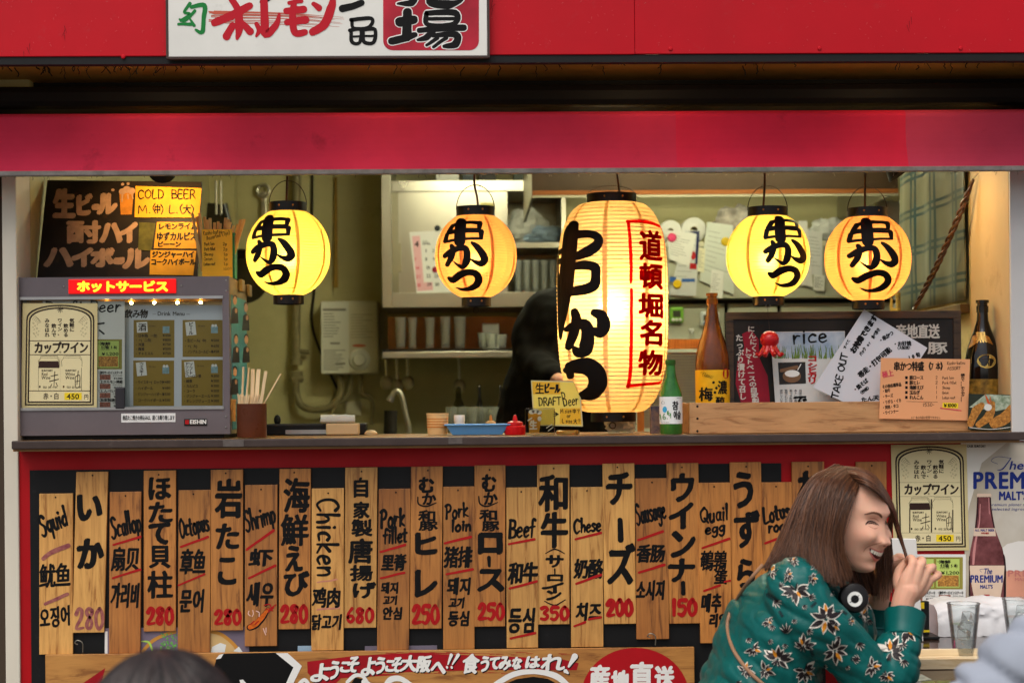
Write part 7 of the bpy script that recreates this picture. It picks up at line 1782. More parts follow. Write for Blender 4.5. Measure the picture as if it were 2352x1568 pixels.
# --- gas water heater
YH = 3.66
a, b, c_, d_ = Brect(513, 724, 838, 1136, YH)
t = thing('water_heater', 'cream gas water heater with round dial on the kitchen wall', 'water heater', ((a + b) / 2, YH, c_))
MB().box(a, b, YH, YB - .002, c_, d_).build('housing', m_white, t, bevel=.012)
xm = at(*B(672, 900), YH).x
MB().box(a + .003, xm, YH - .004, YH - .0005, c_ + .004, d_ - .004).build('label_panel', mat('label_panel_white', (214, 212, 196), .5), t, bevel=.003)
F = on_y(YH - .004); q = Ink(.0006)
rr = random.Random(2)
for y in list(range(795, 930, 16)) + list(range(1000, 1120, 12)):
  q.quad(*B(530, y), *B(530 + rr.randint(50, 126), y + 4))
q.quad(*B(526, 768), *B(656, 780)); q.quad(*B(568, 958), *B(622, 968)); q.quad(*B(598, 1072), *B(652, 1082)); q.build('label_print', mat('faded_print', (120, 116, 104), .6), t, F)
F = on_y(YH); q = Ink(.0006)
for y in range(800, 930, 16): q.quad(*B(684, y), *B(690 + rr.randint(60, 120), y + 3))
q.build('instruction_print', mat('worn_print', (150, 140, 110), .6), t, F)
q = Ink(.0008); q.disc(*B(730, 976), 16, 3.4, n=20); q.build('warning_oval', mat('worn_red', (190, 96, 62), .6), t, F)
p = at(*B(732, 1056), YH); s_ = sz(YH)
Mx = Matrix.Rotation(R(90), 4, 'X')
mb = MB(); mb.lathe([(.0005, .012), (22 * s_, .012), (24 * s_, .006), (25 * s_, 0)], (p.x, YH - .0005, p.z), 32, M=Mx); dl = mb.build('dial_plate', MATS['label_panel_white'], t, smooth=True)
mb = MB(); mb.lathe([(.0005, .034), (13 * s_, .034), (15 * s_, .028), (16 * s_, .0125)], (p.x, YH - .0005, p.z), 28, M=Mx); mb.build('knob', MATS['label_panel_white'], dl, smooth=True)
# pipes
m_pipe = mat('painted_pipe', (128, 118, 84), .5, metal=.2, var=.3, vscale=12)
t = thing('gas_pipe', 'vertical painted gas pipe with valve and looping hose beside the heater', 'pipe', at(*B(375, 1190), YB - .06))
YP = YB - .05
mb = MB(); mb.tube([at(*B(378, -80), YP), at(*B(376, 1060), YP)], .021, 14); mb.build('riser', m_pipe, t, smooth=True)
mb = MB(); mb.tube([at(*B(376, 1050), YP), at(*B(376, 1085), YP)], .03, 14); mb.tube([at(*B(376, 1120), YP), at(*B(376, 1185), YP)], .032, 14); mb.tube([at(*B(350, 1160), YP - .02), at(*B(418, 1162), YP - .02)], .012, 8); mb.build('valve', m_pipe, t, smooth=True)
mb = MB(); mb.tube(smooth_pts([at(*B(376, 1185), YP), at(*B(378, 1250), YP), at(*B(410, 1315), YP - .02), at(*B(490, 1338), YP - .03), at(*B(580, 1312), YP - .03), at(*B(625, 1240), YP - .03), at(*B(622, 1140), YP - .03)], 8), .018, 12); mb.build('hose', m_pipe, t, smooth=True)
mb = MB(); mb.tube([at(*B(385, 1005), YP), at(*B(450, 1012), YP)], .012, 8); mb.build('bracket', m_pipe, t)
t = thing('water_pipes', 'thin water pipes hanging under the gas water heater', 'pipe', at(*B(760, 1400), YP))
for pts in ([(680, 1130), (682, 1200), (660, 1270), (600, 1310), (575, 1360)], [(740, 1130), (742, 1240), (790, 1270), (805, 1310), (800, 1420)]):
  mb = MB(); mb.tube(smooth_pts([at(*B(*p_), YP - .03) for p_ in pts], 6), .011, 10); mb.build('pipe', m_pipe, t, smooth=True)
a, b, c_, d_ = Brect(652, 1290, 742, 1370, YB - .01); o = MB().box(a, b, YB - .012, YB - .002, c_, d_).build('wall_socket', m_white, None, bevel=.003); tag(o, 'old wall socket plate under the water heater', 'socket')
# hanging strap and steel ruler
Y = YB - .03
mb = MB(); mb.hexa([at(*B(588, 650), Y), at(*B(612, 650), Y), at(*B(606, 30), Y), at(*B(592, 30), Y)], (0, .004, 0)); o = mb.build('hanging_strap', mat('ochre_strap', (150, 116, 40), .6, var=.3, vscale=20), None); tag(o, 'long ochre strap hanging on the wall over the heater', 'strap')
t = thing('ladle', 'steel ladle handle hanging on the wall behind the yellow lantern', 'ladle', at(*B(190, 250), Y))
mb = MB(); mb.hexa([at(*B(176, 420), Y), at(*B(208, 420), Y), at(*B(206, 110), Y), at(*B(178, 110), Y)], (0, .006, 0)); mb.build('handle', m_ss, t, bevel=.004)
p = at(*B(190, 105), Y); mb = MB(); mb.tube([(p.x + .03 * math.cos(a), p.y, p.z + .03 * math.sin(a)) for a in [2 * PI * i / 18 for i in range(19)]], .008, 8); mb.build('eye', m_ss, t, smooth=True)
# pans hanging beside the blackboard
m_pan = mat('dark_pan_steel', (70, 64, 56), .3, metal=.8, var=.3, vscale=10)
Y = 2.9
t = thing('hanging_pans', 'steel pan with dark handle hanging beside the blackboard', 'pan', at(500, 560, Y))
t.name = 'frying_pan'
p = at(555, 635, Y); s_ = sz(Y)
mb = MB(); mb.lathe([(.0005, -.05), (40 * s_, -.045), (62 * s_, -.005), (64 * s_, 0), (62 * s_, .002), (38 * s_, -.04), (.0005, -.045)], p, 32, M=Matrix.Rotation(R(105), 4, 'X')); mb.build('pan_body', m_pan, t, smooth=True)
mb = MB(); mb.tube([at(540, 590, Y), at(526, 520, Y), at(512, 470, Y)], [.012, .016, .02], 10); mb.build('handle', mat('bakelite', (30, 26, 22), .4), t, smooth=True)
t = thing('ladle', 'bright steel utensil handles hanging above the order card', 'ladle', at(498, 470, Y))
for px in (496, 507):
  mb = MB(); mb.tube([at(px, 415, Y - .05), at(px + 1, 492, Y - .05)], .006, 8); mb.build('handle', m_ss, t, smooth=True)
mb = MB(); mb.hexa([at(470, 540, Y), at(525, 545, Y), at(520, 470, Y), at(475, 465, Y)], (0, .03, 0)); mb.build('scoop', m_pan, t, bevel=.008)
# wash faucet
Y = 2.4
t = thing('faucet', 'curved chrome faucet over the sink', 'faucet', at(*B(1000, 1470), Y))
mb = MB(); mb.tube(smooth_pts([at(*B(908, 1280), Y), at(*B(922, 1248), Y), at(*B(945, 1232), Y), at(*B(970, 1262), Y), at(*B(990, 1350), Y), at(*B(1010, 1440), Y), at(*B(1005, 1500), Y)], 6), .011, 12); mb.build('spout', m_ss, t, smooth=True)
mb = MB(); mb.tube([at(*B(902, 1288), Y), at(*B(914, 1262), Y)], [.016, .014], 12); mb.build('nozzle', m_alu, t, smooth=True)
mb = MB(); mb.tube([at(*B(908, 1340), Y), at(*B(905, 1500), Y)], .028, 14); mb.build('lever_base', m_dark, t, smooth=True)
# sink bench below, hidden by the counter
a = at(560, 1000, 2.2).x; b = at(1260, 1000, 2.2).x; zbench = at(900, 996, 2.2).z - .05
t = thing('sink_bench', 'stainless sink bench along the kitchen wall', 'bench', ((a + b) / 2, 2.2, 0.02))
MB().box(a - .3, b, 2.2, YB - .002, zbench - .04, zbench).build('bench_top', m_ssd, t, bevel=.004)
MB().box(a - .28, b - .02, 2.24, YB - .004, .02, zbench - .041).build('cupboard', m_ssd, t)
# bottles and glasses on the bench
def back_bottle(label, bx, by0, w_, Y, m, grp='bottles on the sink bench'):
  px, py = B(bx, by0); a_, b_, c2, d2 = rect(px - w_ / 2, py, px + w_ / 2, 996, Y); r_ = (b_ - a_) / 2; p_ = Vector(((a_ + b_) / 2, Y, zbench + .0005)); h_ = d2 - zbench
  mb = MB(); mb.lathe([(.0005, 0), (r_, 0), (r_, h_ * .58), (r_ * .9, h_ * .64), (r_ * .42, h_ * .78), (r_ * .36, h_ * .97), (.0005, h_)], p_, 20); o = mb.build('bottle', m, None, smooth=True); tag(o, label, 'bottle', grp)
back_bottle('clear plastic bottle on the sink bench behind the blue tray', 1290, 1205, 34, 2.5, glass('pet_plastic', (190, 186, 160), .1))
back_bottle('dark bottle on the sink bench next to the clear one', 1408, 1198, 18, 2.55, m_blk)
back_bottle('dark bottle on the sink bench nearest the cook', 1526, 1196, 18, 2.55, m_blk)
for i in range(6): tumbler('small tumbler among the bottles on the sink bench', B(1250 + 58 * i, 0)[0], B(0, 1320)[1], B(0, 1490)[1], 26, 2.35 + .05 * (i % 2))
# --- range hood
m_hood = mat('dark_hood', (52, 38, 24), .4, metal=.5, var=.3, vscale=4)
YHd = 2.0
a, b = at(1222, 446, YHd).x, at(2062, 446, YHd).x; zh = at(1600, 446, YHd).z
t = thing('range_hood', 'dark greasy range hood above the stove', 'range hood', ((a + b) / 2, YHd, zh))
mb = MB(); mb.hexa([(a, YHd, zh), (b, YHd, zh), (b, YHd, zh + .3), (a, YHd, zh + .3)], (0, .012, 0)); mb.build('front_panel', m_hood, t)
mb = MB(); mb.box(a, a + .012, YHd + .013, 3.1, zh, zh + .3); mb.build('side_panel', m_ssd, t); MB().box(b - .012, b, YHd + .013, 3.1, zh, zh + .3).build('side_panel', m_ssd, t)
MB().box(a + .013, b - .013, YHd + .013, 3.1, zh + .12, zh + .14).build('baffle', m_hood, t)
mb = MB(); mb.tube([(a + .2, 2.35, zh + .095), (b - .2, 2.35, zh + .095)], .014, 12); mb.build('hood_lamp', mat('hood_tube', (255, 255, 240), .5, emis=(250, 248, 204), es=46), t, smooth=True)
MB().box(a, b, YHd - .012, YHd - .0005, zh - .002, zh + .016).build('drip_rail', mat('amber_rail', (104, 58, 20), .5, metal=.5), t)
MB().box(a, b, YHd - .012, YHd - .0005, zh - .012, zh - .003).build('lip', m_ssd, t)
# --- right wall units: cabinet with papers, lower steel panel
YR = 2.9
a, b, c_, d_ = rect(1445, 560, 2300, 684, YR)
m_unit = mat('unit_grey_enamel', (186, 186, 166), .45, metal=.2, var=.08, vscale=4, dirt=.2, dirtc=(120, 108, 70), dscale=4)
t = thing('wall_unit', 'long grey enamel wall unit papered with notes', 'cabinet', ((a + b) / 2, YR, c_))
MB().box(a, b, YR, YB - .002, c_, d_).build('carcass', m_unit, t, bevel=.004)
MB().box(a, b, YR - .01, YR - .0005, d_ - .01, d_ + .012).build('top_rail', m_white, t)
a2, b2, c2_, d2_ = rect(1445, 696, 2300, 760, YR + .05)
t = thing('steel_splashback', 'pale steel splashback panel below the papered wall unit', 'panel', ((a + b) / 2, YR + .05, c2_ - .5))
xs_ = [a2, at(1668, 720, YR + .05).x, at(1790, 720, YR + .05).x, b2]
for i in range(3): MB().box(xs_[i] + .008, xs_[i+1] - .008, YR + .05, YR + .08, c2_ - .6, d2_).build('panel', m_unit, t, bevel=.003)
MB().box(a2, b2, YR + .085, YB - .003, c2_ - .6, d2_ + .02).build('backing', m_dark, t)
# rolls on top
def roll(label, px, py, rp, Y):
  p_ = at(px, py, Y); r_ = rp * sz(Y); zt_ = d_ + .013 + r_
  t = thing('paper_roll', label, 'paper roll', (p_.x, Y, d_ + .013), 'paper rolls on the wall unit')
  mb = MB(); mb.lathe([(r_ * .28, 0), (r_ * .96, 0), (r_, .004), (r_, .11), (r_ * .96, .114), (r_ * .28, .114)], (p_.x, Y + .114, zt_), 28, M=Mx, closed=True); mb.build('paper', m_paper, t, smooth=True)
  mb = MB(); mb.lathe([(r_ * .24, 0.002), (r_ * .28, 0.002), (r_ * .28, .112), (r_ * .24, .112)], (p_.x, Y + .114, zt_), 20, M=Mx, closed=True); mb.build('core', mat('card_core', (150, 132, 90), .8), t)
roll('wrapped paper roll on the wall unit, nearest the tall lantern', 1540, 506, 26, YR + .03); roll('wrapped paper roll on the wall unit, second from the tall lantern', 1594, 506, 29, YR + .03)
p = at(1690, 500, YR + .08); crumple('plastic_bag', 'coloured snack bag on the wall unit behind the yellow lantern', 'bag', (p.x, YR + .1, d_ + .09), (.10, .06, .09), mat('snack_film', (170, 150, 130), .3, var=.7, vscale=14, c2=(214, 206, 196)), 5.2)
p = at(2070, 520, YR + .08); crumple('plastic_bag', 'white carrier bag bundle on the wall unit near the plaid sheet', 'bag', (p.x, YR + .1, d_ + .1), (.13, .07, .11), m_bagw, 9.4)
p = at(1905, 520, YR + .08); crumple('plastic_bag', 'pale bag on the wall unit between the right lanterns', 'bag', (p.x, YR + .1, d_ + .06), (.09, .06, .06), m_bagw, 12.4)
# papers
def note(lab, quad, m=None, dy=0.0, text=True, seed=0):
  Yn = YR - .012 - dy
  t = flat('pinned_paper', lab, 'paper', quad, Yn, m or m_paper, .001, 'papers on the wall unit')
  if text:
    q = Ink(.0004); rr = random.Random(seed); (bx, by), (cx, cy_), (dx, dy_), (ex, ey) = quad
    for i in range(9):
      v = .15 + .08 * i; l0 = (ex + (bx - ex) * v, ey + (by - ey) * v); l1 = (dx + (cx - dx) * v, dy_ + (cy_ - dy_) * v)
      u1 = rr.uniform(.4, .9); q.stroke([(l0[0] + (l1[0] - l0[0]) * .1, l0[1] + (l1[1] - l0[1]) * .1), (l0[0] + (l1[0] - l0[0]) * u1, l0[1] + (l1[1] - l0[1]) * u1)], .9, k=2)
    q.build('lettering', mat('grey_print', (130, 130, 126), .6), t, on_y(Yn))
note('receipt sheet under the pink magnet', [C(1000, 490), C(1112, 535), C(1154, 350), C(985, 325)], dy=.006, seed=1)
note('printed flyer with blue edge under the receipt sheet', [C(1000, 690), C(1152, 698), C(1172, 330), C(1090, 330)], mat('flyer_paper', (206, 206, 204), .5), dy=.003, seed=2)
note('large sheet half hidden by the yellow lantern', [C(1172, 610), C(1366, 690), C(1360, 300), C(1215, 280)], mat('film_paper', (206, 210, 200), .45), dy=.002, seed=3)
note('sheet right of the yellow lantern', [D(560, 660), D(638, 672), D(605, 310), D(560, 312)], dy=.004, seed=4)
note('sheaf of forms between the two right lanterns', [D(600, 600), D(690, 612), D(688, 372), D(600, 360)], mat('form_paper', (214, 214, 212), .6), dy=.002, seed=5)
note('white sheet beside the plaid sheet', [D(1080, 720), D(1192, 716), D(1186, 345), D(1090, 345)], dy=.002, seed=6)
fl = [o for o in bpy.data.objects if o.get('label') == 'printed flyer with blue edge under the receipt sheet'][0]
F = on_y(YR - .0155)
q = Ink(.001); q.poly([C(1110, 335), C(1172, 332), C(1160, 520), C(1146, 520), C(1155, 350)]); q.build('navy_print', mat('flyer_navy', (30, 36, 80), .5), fl, F)
q = Ink(.001); q.poly([C(1116, 545), C(1154, 548), C(1156, 515), C(1118, 512)]); q.disc(*C(1136, 470), 6, 10, n=12); q.build('red_print', INKRED, fl, F)
q = Ink(.001); q.quad(*C(1004, 590), *C(1040, 618)); q.quad(*C(1072, 600), *C(1146, 618)); q.build('blue_print', mat('flyer_blue', (60, 100, 170), .5), fl, F)
magnet(*C(1016, 369), YR - .020, (222, 60, 110), 'pink round magnet on the receipt sheet', .02)
magnet(*C(1046, 631), YR - .017, (232, 190, 30), 'yellow round magnet on the printed flyer', .02)
magnet(*C(1318, 392), YR - .016, (216, 180, 30), 'yellow round magnet beside the yellow lantern', .02)
# timers
def timer(label, x0_, y0_, x1_, y1_, c1, c2):
  Yt = YR + .03
  a, b, c_, e_ = Crect(x0_, y0_, x1_, y1_, Yt); t = thing('kitchen_timer', label, 'timer', ((a + b) / 2, Yt, c_), 'kitchen timers')
  MB().box(a, b, Yt, Yt + .02, c_, e_).build('timer_body', c1, t, bevel=.010)
  MB().box(a + .015, b - .015, Yt - .002, Yt - .0002, c_ + (e_ - c_) * .38, e_ - .018).build('display', mat('lcd', (70, 74, 60), .3), t)
  for i in range(3):
    mb = MB(); xx = a + (b - a) * (.25 + .25 * i); mb.lathe([(.0005, .004), (.007, .003), (.008, 0)], (xx, Yt - .0002, c_ + (e_ - c_) * .2), 12, M=Mx); mb.build('button', c2, t, smooth=True)
timer('green kitchen timer on the splashback beside the tall lantern', 1003, 758, 1083, 850, mat('lime_plastic', (130, 190, 70), .4), WHITE)
timer('white and blue kitchen timer behind the brown bottle', 1176, 782, 1286, 868, mat('timer_white', (210, 214, 214), .4), mat('timer_blue', (50, 110, 190), .4))
a, b, c_, e_ = Crect(1114, 880, 1142, 912, YR + .03); t = thing('wall_hook', 'small white stick-on hook below the timers', 'hook', ((a + b) / 2, YR + .03, c_))
MB().box(a, b, YR + .035, YR + .048, c_ + .012, e_).build('pad', WHITE, t, bevel=.003); mb = MB(); xm = (a + b) / 2; mb.tube(smooth_pts([(xm, YR + .034, e_ - .02), (xm, YR + .028, c_ + .004), (xm, YR + .018, c_), (xm, YR + .012, c_ + .01)], 4), .004, 8); mb.build('hook', WHITE, t, smooth=True)
# hourglass
Yg = 2.6; a, b, c_, e_ = Drect(1060, 705, 1126, 805, Yg); xm = (a + b) / 2; r_ = (b - a) / 2
t = thing('hourglass', 'small wooden hourglass beside the plaid sheet', 'hourglass', (xm, Yg, c_))
m_hw = wood('hourglass_wood', (150, 104, 30), (206, 160, 60), (40, 40, 8), .5)
for z in (c_, e_ - .012): mb = MB(); mb.lathe([(.0005, z), (r_, z), (r_, z + .012), (.0005, z + .012)], (xm, Yg, 0), 24); mb.build('disc', m_hw, t, smooth=True)
for i in range(3): a_ = 2 * PI * i / 3 + .5; mb = MB(); mb.tube([(xm + r_ * .8 * math.cos(a_), Yg + r_ * .8 * math.sin(a_), c_ + .013), (xm + r_ * .8 * math.cos(a_), Yg + r_ * .8 * math.sin(a_), e_ - .013)], .006, 8); mb.build('post', m_hw, t, smooth=True)
mb = MB(); zm = (c_ + e_) / 2; mb.lathe([(r_ * .1, c_ + .014), (r_ * .5, c_ + .03), (r_ * .5, zm - .03), (r_ * .1, zm), (r_ * .5, zm + .03), (r_ * .5, e_ - .03), (r_ * .1, e_ - .014)], (xm, Yg, 0), 18); mb.build('glass_bulb', g1, t, smooth=True)
t = thing('stand_shelf', 'narrow shelf carrying the hourglass', 'shelf', (xm, Yg, c_ - .03)); MB().box(xm - .15, xm + .3, Yg - .06, Yg + .2, c_ - .02, c_ - .0005).build('board', m_dark, t)
# --- slatted cover right of the tall lantern
Y = 0.42
a, b, c_, e_ = Crect(985, 940, 1190, 1480, Y)
t = thing('slatted_screen', 'tan framed screen with silver slats behind the soju bottle', 'screen', ((a + b) / 2, Y, ZT))
m_tan = wood('tan_frame', (170, 110, 52), (206, 146, 76), (60, 60, 6), .5)
xa, xb = a - .09, at(*C(1190, 1000), Y).x
MB().box(xa, xa + .02, Y, Y + .02, ZT + .0005, e_).build('frame', m_tan, t); MB().box(xa + .0205, xb, Y, Y + .02, e_ - .03, e_).build('frame', m_tan, t); MB().box(xb + .0005, xb + .02, Y, Y + .02, ZT + .0005, e_).build('frame', m_tan, t)
n_ = 26
for i in range(n_):
  z = ZT + .01 + (e_ - ZT - .05) * i / n_
  mb = MB(); h_ = (e_ - ZT - .05) / n_ * .9
  mb.hexa([(xa + .021, Y + .006, z), (xb - .001, Y + .006, z), (xb - .001, Y + .012, z + h_), (xa + .021, Y + .012, z + h_)], (0, .003, 0)); mb.build('slat', m_alu, t)
# small carton beside the soju bottle
a, b, c_, e_ = Crect(916, 1318, 948, 1462, .06); t = thing('snack_carton', 'narrow dark carton standing behind the soju bottle', 'carton', ((a + b) / 2, .06, ZT)); MB().box(a - .01, b, .06, .09, ZT + .0005, e_).build('carton', mat('carton_blue', (36, 60, 96), .5, var=.5, vscale=40, c2=(150, 110, 80)), t, bevel=.001)
# --- plaid sheet on the partition
def plaid():
  m = bpy.data.materials.new('plaid_vinyl'); m.use_nodes = True; t = m.node_tree; N = t.nodes; L = t.links
  b = N['Principled BSDF']; b.inputs['Roughness'].default_value = .35
  tc = N.new('ShaderNodeTexCoord'); sp = N.new('ShaderNodeSeparateXYZ'); L.new(tc.outputs['Object'], sp.inputs[0])
  def band(out, per, off, wd):
    a = N.new('ShaderNodeMath'); a.operation = 'ADD'; L.new(out, a.inputs[0]); a.inputs[1].default_value = off + 50 * per
    c = N.new('ShaderNodeMath'); c.operation = 'MODULO'; L.new(a.outputs[0], c.inputs[0]); c.inputs[1].default_value = per
    d = N.new('ShaderNodeMath'); d.operation = 'LESS_THAN'; L.new(c.outputs[0], d.inputs[0]); d.inputs[1].default_value = wd
    return d.outputs[0]
  def mx(a, b_):
    c = N.new('ShaderNodeMath'); c.operation = 'MAXIMUM'; L.new(a, c.inputs[0]); L.new(b_, c.inputs[1]); return c.outputs[0]
  y, z = sp.outputs[1], sp.outputs[2]
  v = mx(mx(band(y, .26, 0, .022), band(y, .26, .045, .022)), mx(band(z, .13, 0, .010), band(z, .13, .022, .010)))
  mm = N.new('ShaderNodeMix'); mm.data_type = 'RGBA'; L.new(v, mm.inputs[0]); mm.inputs[6].default_value = lin((104, 104, 84)); mm.inputs[7].default_value = lin((18, 52, 58))
  ns = N.new('ShaderNodeTexNoise'); ns.inputs['Scale'].default_value = 5; ns.inputs['Detail'].default_value = 6; L.new(tc.outputs['Object'], ns.inputs[0])
  m2 = N.new('ShaderNodeMix'); m2.data_type = 'RGBA'; m2.blend_type = 'MULTIPLY'; m2.inputs[0].default_value = .7; L.new(mm.outputs[2], m2.inputs[6]);
  cr = N.new('ShaderNodeValToRGB'); cr.color_ramp.elements[0].position = .3; cr.color_ramp.elements[0].color = (.45, .4, .28, 1); cr.color_ramp.elements[1].position = .65; L.new(ns.outputs[0], cr.inputs[0]); L.new(cr.outputs[0], m2.inputs[7]); L.new(m2.outputs[2], b.inputs['Base Color'])
  return m
zp = 1.45 + .29
mb = MB(); mb.grid(lambda u, v: (XR - .012 - .006 * math.sin(u * 17) * (1 - v * .5) - .004 * noise.noise(Vector((u * 9, v * 5, 2))), .40 + .84 * u, zp + (ZC - .05 - zp) * v), 60, 24)
o = mb.build('plaid_sheet', plaid(), None, smooth=True, ang=2, solid=.0012); tag(o, 'green plaid vinyl sheet covering the side partition', 'sheet')
t = thing('ledge', 'dark narrow ledge under the plaid sheet', 'ledge', (XR, .8, zp - .05)); MB().box(XR - .03, XR + .0005, .40, 1.24, zp - .04, zp - .012).build('board', mat('ledge_wood', (96, 74, 40), .6, var=.3), t, bevel=.002)
# twisted dried-squid rope hanging before it
P0, P1 = at(*D(1515, 85), .30), at(*D(1190, 795), .55)
t = thing('twisted_rope', 'brown twisted rope slanting before the plaid sheet', 'rope', P1)
d_ = (P1 - P0); L_ = d_.length; d_.normalize(); u_ = d_.cross(Vector((0, 1, 0))).normalized(); v_ = d_.cross(u_)
m_rope = mat('varnished_rope', (76, 46, 26), .35, var=.4, vscale=60, coat=.4)
for k_ in range(3):
  pts = [];
  for i in range(121):
    s1 = i / 120; a_ = s1 * 34 + k_ * 2 * PI / 3; env = .0065 * min(1, s1 * 8, .45 + (1 - s1) * 2); bow = Vector((0, 0, -.02)) * math.sin(PI * s1)
    pts.append(P0 + d_ * (L_ * s1) + (u_ * math.cos(a_) + v_ * math.sin(a_)) * env + bow)
  mb = MB(); mb.tube(pts, .0042, 6); mb.build('strand', m_rope, t, smooth=True)
mb = MB(); mb.tube([P0, at(2247, 398, .3)], .001, 6); mb.build('hanging_wire', m_alu, t)
# more of the kitchen: jars and bags on the wall unit, papers, cables, hanging ladles under the shelf
for i, (px, w_, h_, cc, lab) in enumerate(((1640, 26, 34, (214, 210, 196), 'white tub on the wall unit beside the paper rolls'), (1722, 30, 26, (206, 180, 120), 'tan tub on the wall unit behind the yellow lantern'), (1945, 30, 40, (210, 208, 200), 'white tub on the wall unit behind the amber lantern'), (2015, 34, 30, (190, 196, 196), 'pale tub on the wall unit near the white bags'))):
  a, b, c0_, d0_ = rect(px - w_ / 2, 558 - h_, px + w_ / 2, 558, YR + .06); r_ = (b - a) / 2; zt0 = at(1700, 548, YR - .01).z + .02
  zt0 = max(o_.bound_box[6][2] for o_ in bpy.data.objects if o_.name.startswith('top_rail') and o_.parent and o_.parent.name.startswith('wall_unit')) + .001
  t = thing('storage_tub', lab, 'tub', ((a + b) / 2, YR + .1, zt0), 'tubs on the wall unit')
  mb = MB(); mb.lathe([(.0005, 0), (r_ * .9, 0), (r_, (d0_ - c0_) * .9), (.0005, (d0_ - c0_) * .9)], ((a + b) / 2, YR + .1, zt0), 24); mb.build('tub_body', mat('tub_%d' % i, cc, .45), t, smooth=True)
  mb = MB(); mb.lathe([(r_ * 1.04, (d0_ - c0_) * .9), (r_ * 1.04, (d0_ - c0_)), (.0005, (d0_ - c0_) * 1.02)], ((a + b) / 2, YR + .1, zt0), 24); mb.build('lid', WHITE, t, smooth=True)
note('order slip overlapping the large sheet', [C(1230, 700), C(1300, 712), C(1310, 560), C(1240, 548)], m_paper, dy=.006, seed=7)
note('narrow slip beside the printed flyer', [C(1160, 560), C(1196, 566), C(1204, 430), C(1168, 424)], mat('cream_slip', (226, 220, 190), .6), dy=.005, seed=8)
note('small slip below the sheaf of forms', [D(640, 690), D(700, 696), D(704, 610), D(644, 604)], m_paper, dy=.004, seed=9)
t = thing('power_cable', 'dark cable running down the wall beside the gas pipe', 'cable', at(*B(470, 700), YB - .01))
mb = MB(); mb.tube(smooth_pts([at(*B(468, -60), YB - .012), at(*B(466, 300), YB - .012), at(*B(478, 640), YB - .012), at(*B(474, 900), YB - .012), at(*B(640, 1290), YB - .014)], 8), .006, 8); mb.build('cable', m_dark, t, smooth=True)
for i, bx_ in enumerate((880, 940, 1000, 1290)):
  t = thing('hanging_ladle', ['steel ladle hanging under the long shelf near the heater', 'slotted spoon hanging under the long shelf', 'small steel ladle hanging third under the long shelf', 'steel spatula hanging under the shelf by the cook'][i], 'ladle', at(*B(bx_, 1200), YS + .3), 'utensils under the shelf')
  top_, bot_ = at(*B(bx_, 1052), YS + .32), at(*B(bx_ + 4, 1150 + 18 * (i % 2)), YS + .32)
  mb = MB(); mb.tube([top_, bot_], .006, 8); mb.build('handle', m_ss, t, smooth=True)
  mb = MB(); ellipsoid(mb, bot_ - Vector((0, 0, .03)), (.032, .012, .036), 16, 10); mb.build('bowl', m_ssd, t, smooth=True)
# ================================================================== table by the wall and what stands on it
W = K4
def w(x, y, Y): return at(*W(x, y), Y)
ZTAB = .787
m_tab = mat('dark_table_top', (52, 34, 26), .16, var=.35, vscale=5, coat=.4)
xa, xb = at(1985, 1500, -1.0).x, 2.3
t = thing('table', 'dark glossy table against the shop wall', 'table', ((xa + xb) / 2, -.6, 0))
MB().box(xa, xb, -1.22, -.03, ZTAB - .03, ZTAB).build('table_top', m_tab, t, bevel=.004)
for lx, ly_ in ((xa + .06, -1.1), (xa + .06, -.12), (xb - .1, -1.1), (xb - .1, -.12)): MB().box(lx - .025, lx + .025, ly_ - .025, ly_ + .025, 0, ZTAB - .031).build('leg', m_black, t, bevel=.003)
# posters on the red panel
def TW(x, y):
  x0_, y0_ = W(1228, 66); x1_, y1_ = W(1704, 734)
  return (x0_ + (x1_ - x0_) * x / 100 + (y / 140) * 6, y0_ + (y1_ - y0_) * y / 140 - (x / 100) * 1.5)
wine_poster('wine_poster', 'cream cup wine poster on the red panel beside the woman', TW, -.006)
def TM2(x, y):
  x0_, y0_ = W(1330, 755); x1_, y1_ = W(1700, 1240)
  return (x0_ + (x1_ - x0_) * x / 100, y0_ + (y1_ - y0_) * y / 110)
food_menu('food_menu', 'printed food menu with green tiles on the red panel behind the woman\'s hand', TM2, -.006)
# beer poster
Y = -.0045
bp = flat('beer_poster', 'large gold and white beer poster with a brown bottle at the frame edge', 'poster', [W(1712, 1250), W(2300, 1250), W(2300, 48), W(1668, 48)], Y, mat('poster_gold', (176, 156, 116), .3, var=.3, vscale=2.5, c2=(214, 208, 196)), .0015)
F = on_y(Y)
q = Ink(.0003); q.poly([W(1670, 50), W(1960, 50), W(1800, 180), W(1720, 460), W(1700, 560)]); q.build('pale_print', mat('poster_pale', (222, 218, 206), .3), bp, F)
BLU = mat('poster_blue', (22, 44, 122), .35)
q = Ink(.0006, .2);
a, b = W(1742, 222), W(2300, 372); q.font('PREMIUM', a[0], a[1], b[0], b[1], pen=2.0)
a, b = W(1908, 352), W(2090, 428); q.font("MALT'S", a[0], a[1], b[0], b[1], pen=1.2)
q.stroke([W(1985, 150), W(1900, 140), (W(1860, 165)), W(1900, 185)], 1.0); q.stroke([W(1985, 150), W(1935, 215), W(1900, 225)], [2, 3, 1]); a, b = W(1975, 160), W(2070, 236); q.font('he', a[0], a[1], b[0], b[1], pen=.8, shear=.25)
a, b = W(1850, 430), W(2300, 456); q.font('premium pilsner beer brewed from', a[0], a[1], b[0], b[1], shear=.2); a, b = W(1864, 458), W(2300, 484); q.font('selected ingredients and aroma', a[0], a[1], b[0], b[1], shear=.2)
q.build('lettering', BLU, bp, F)
q = Ink(.0006); a, b = W(1708, 64), W(1826, 86); q.font('CASK SUNTORY', a[0], a[1], b[0], b[1], pen=.3); q.build('maker_print', BRN, bp, F)
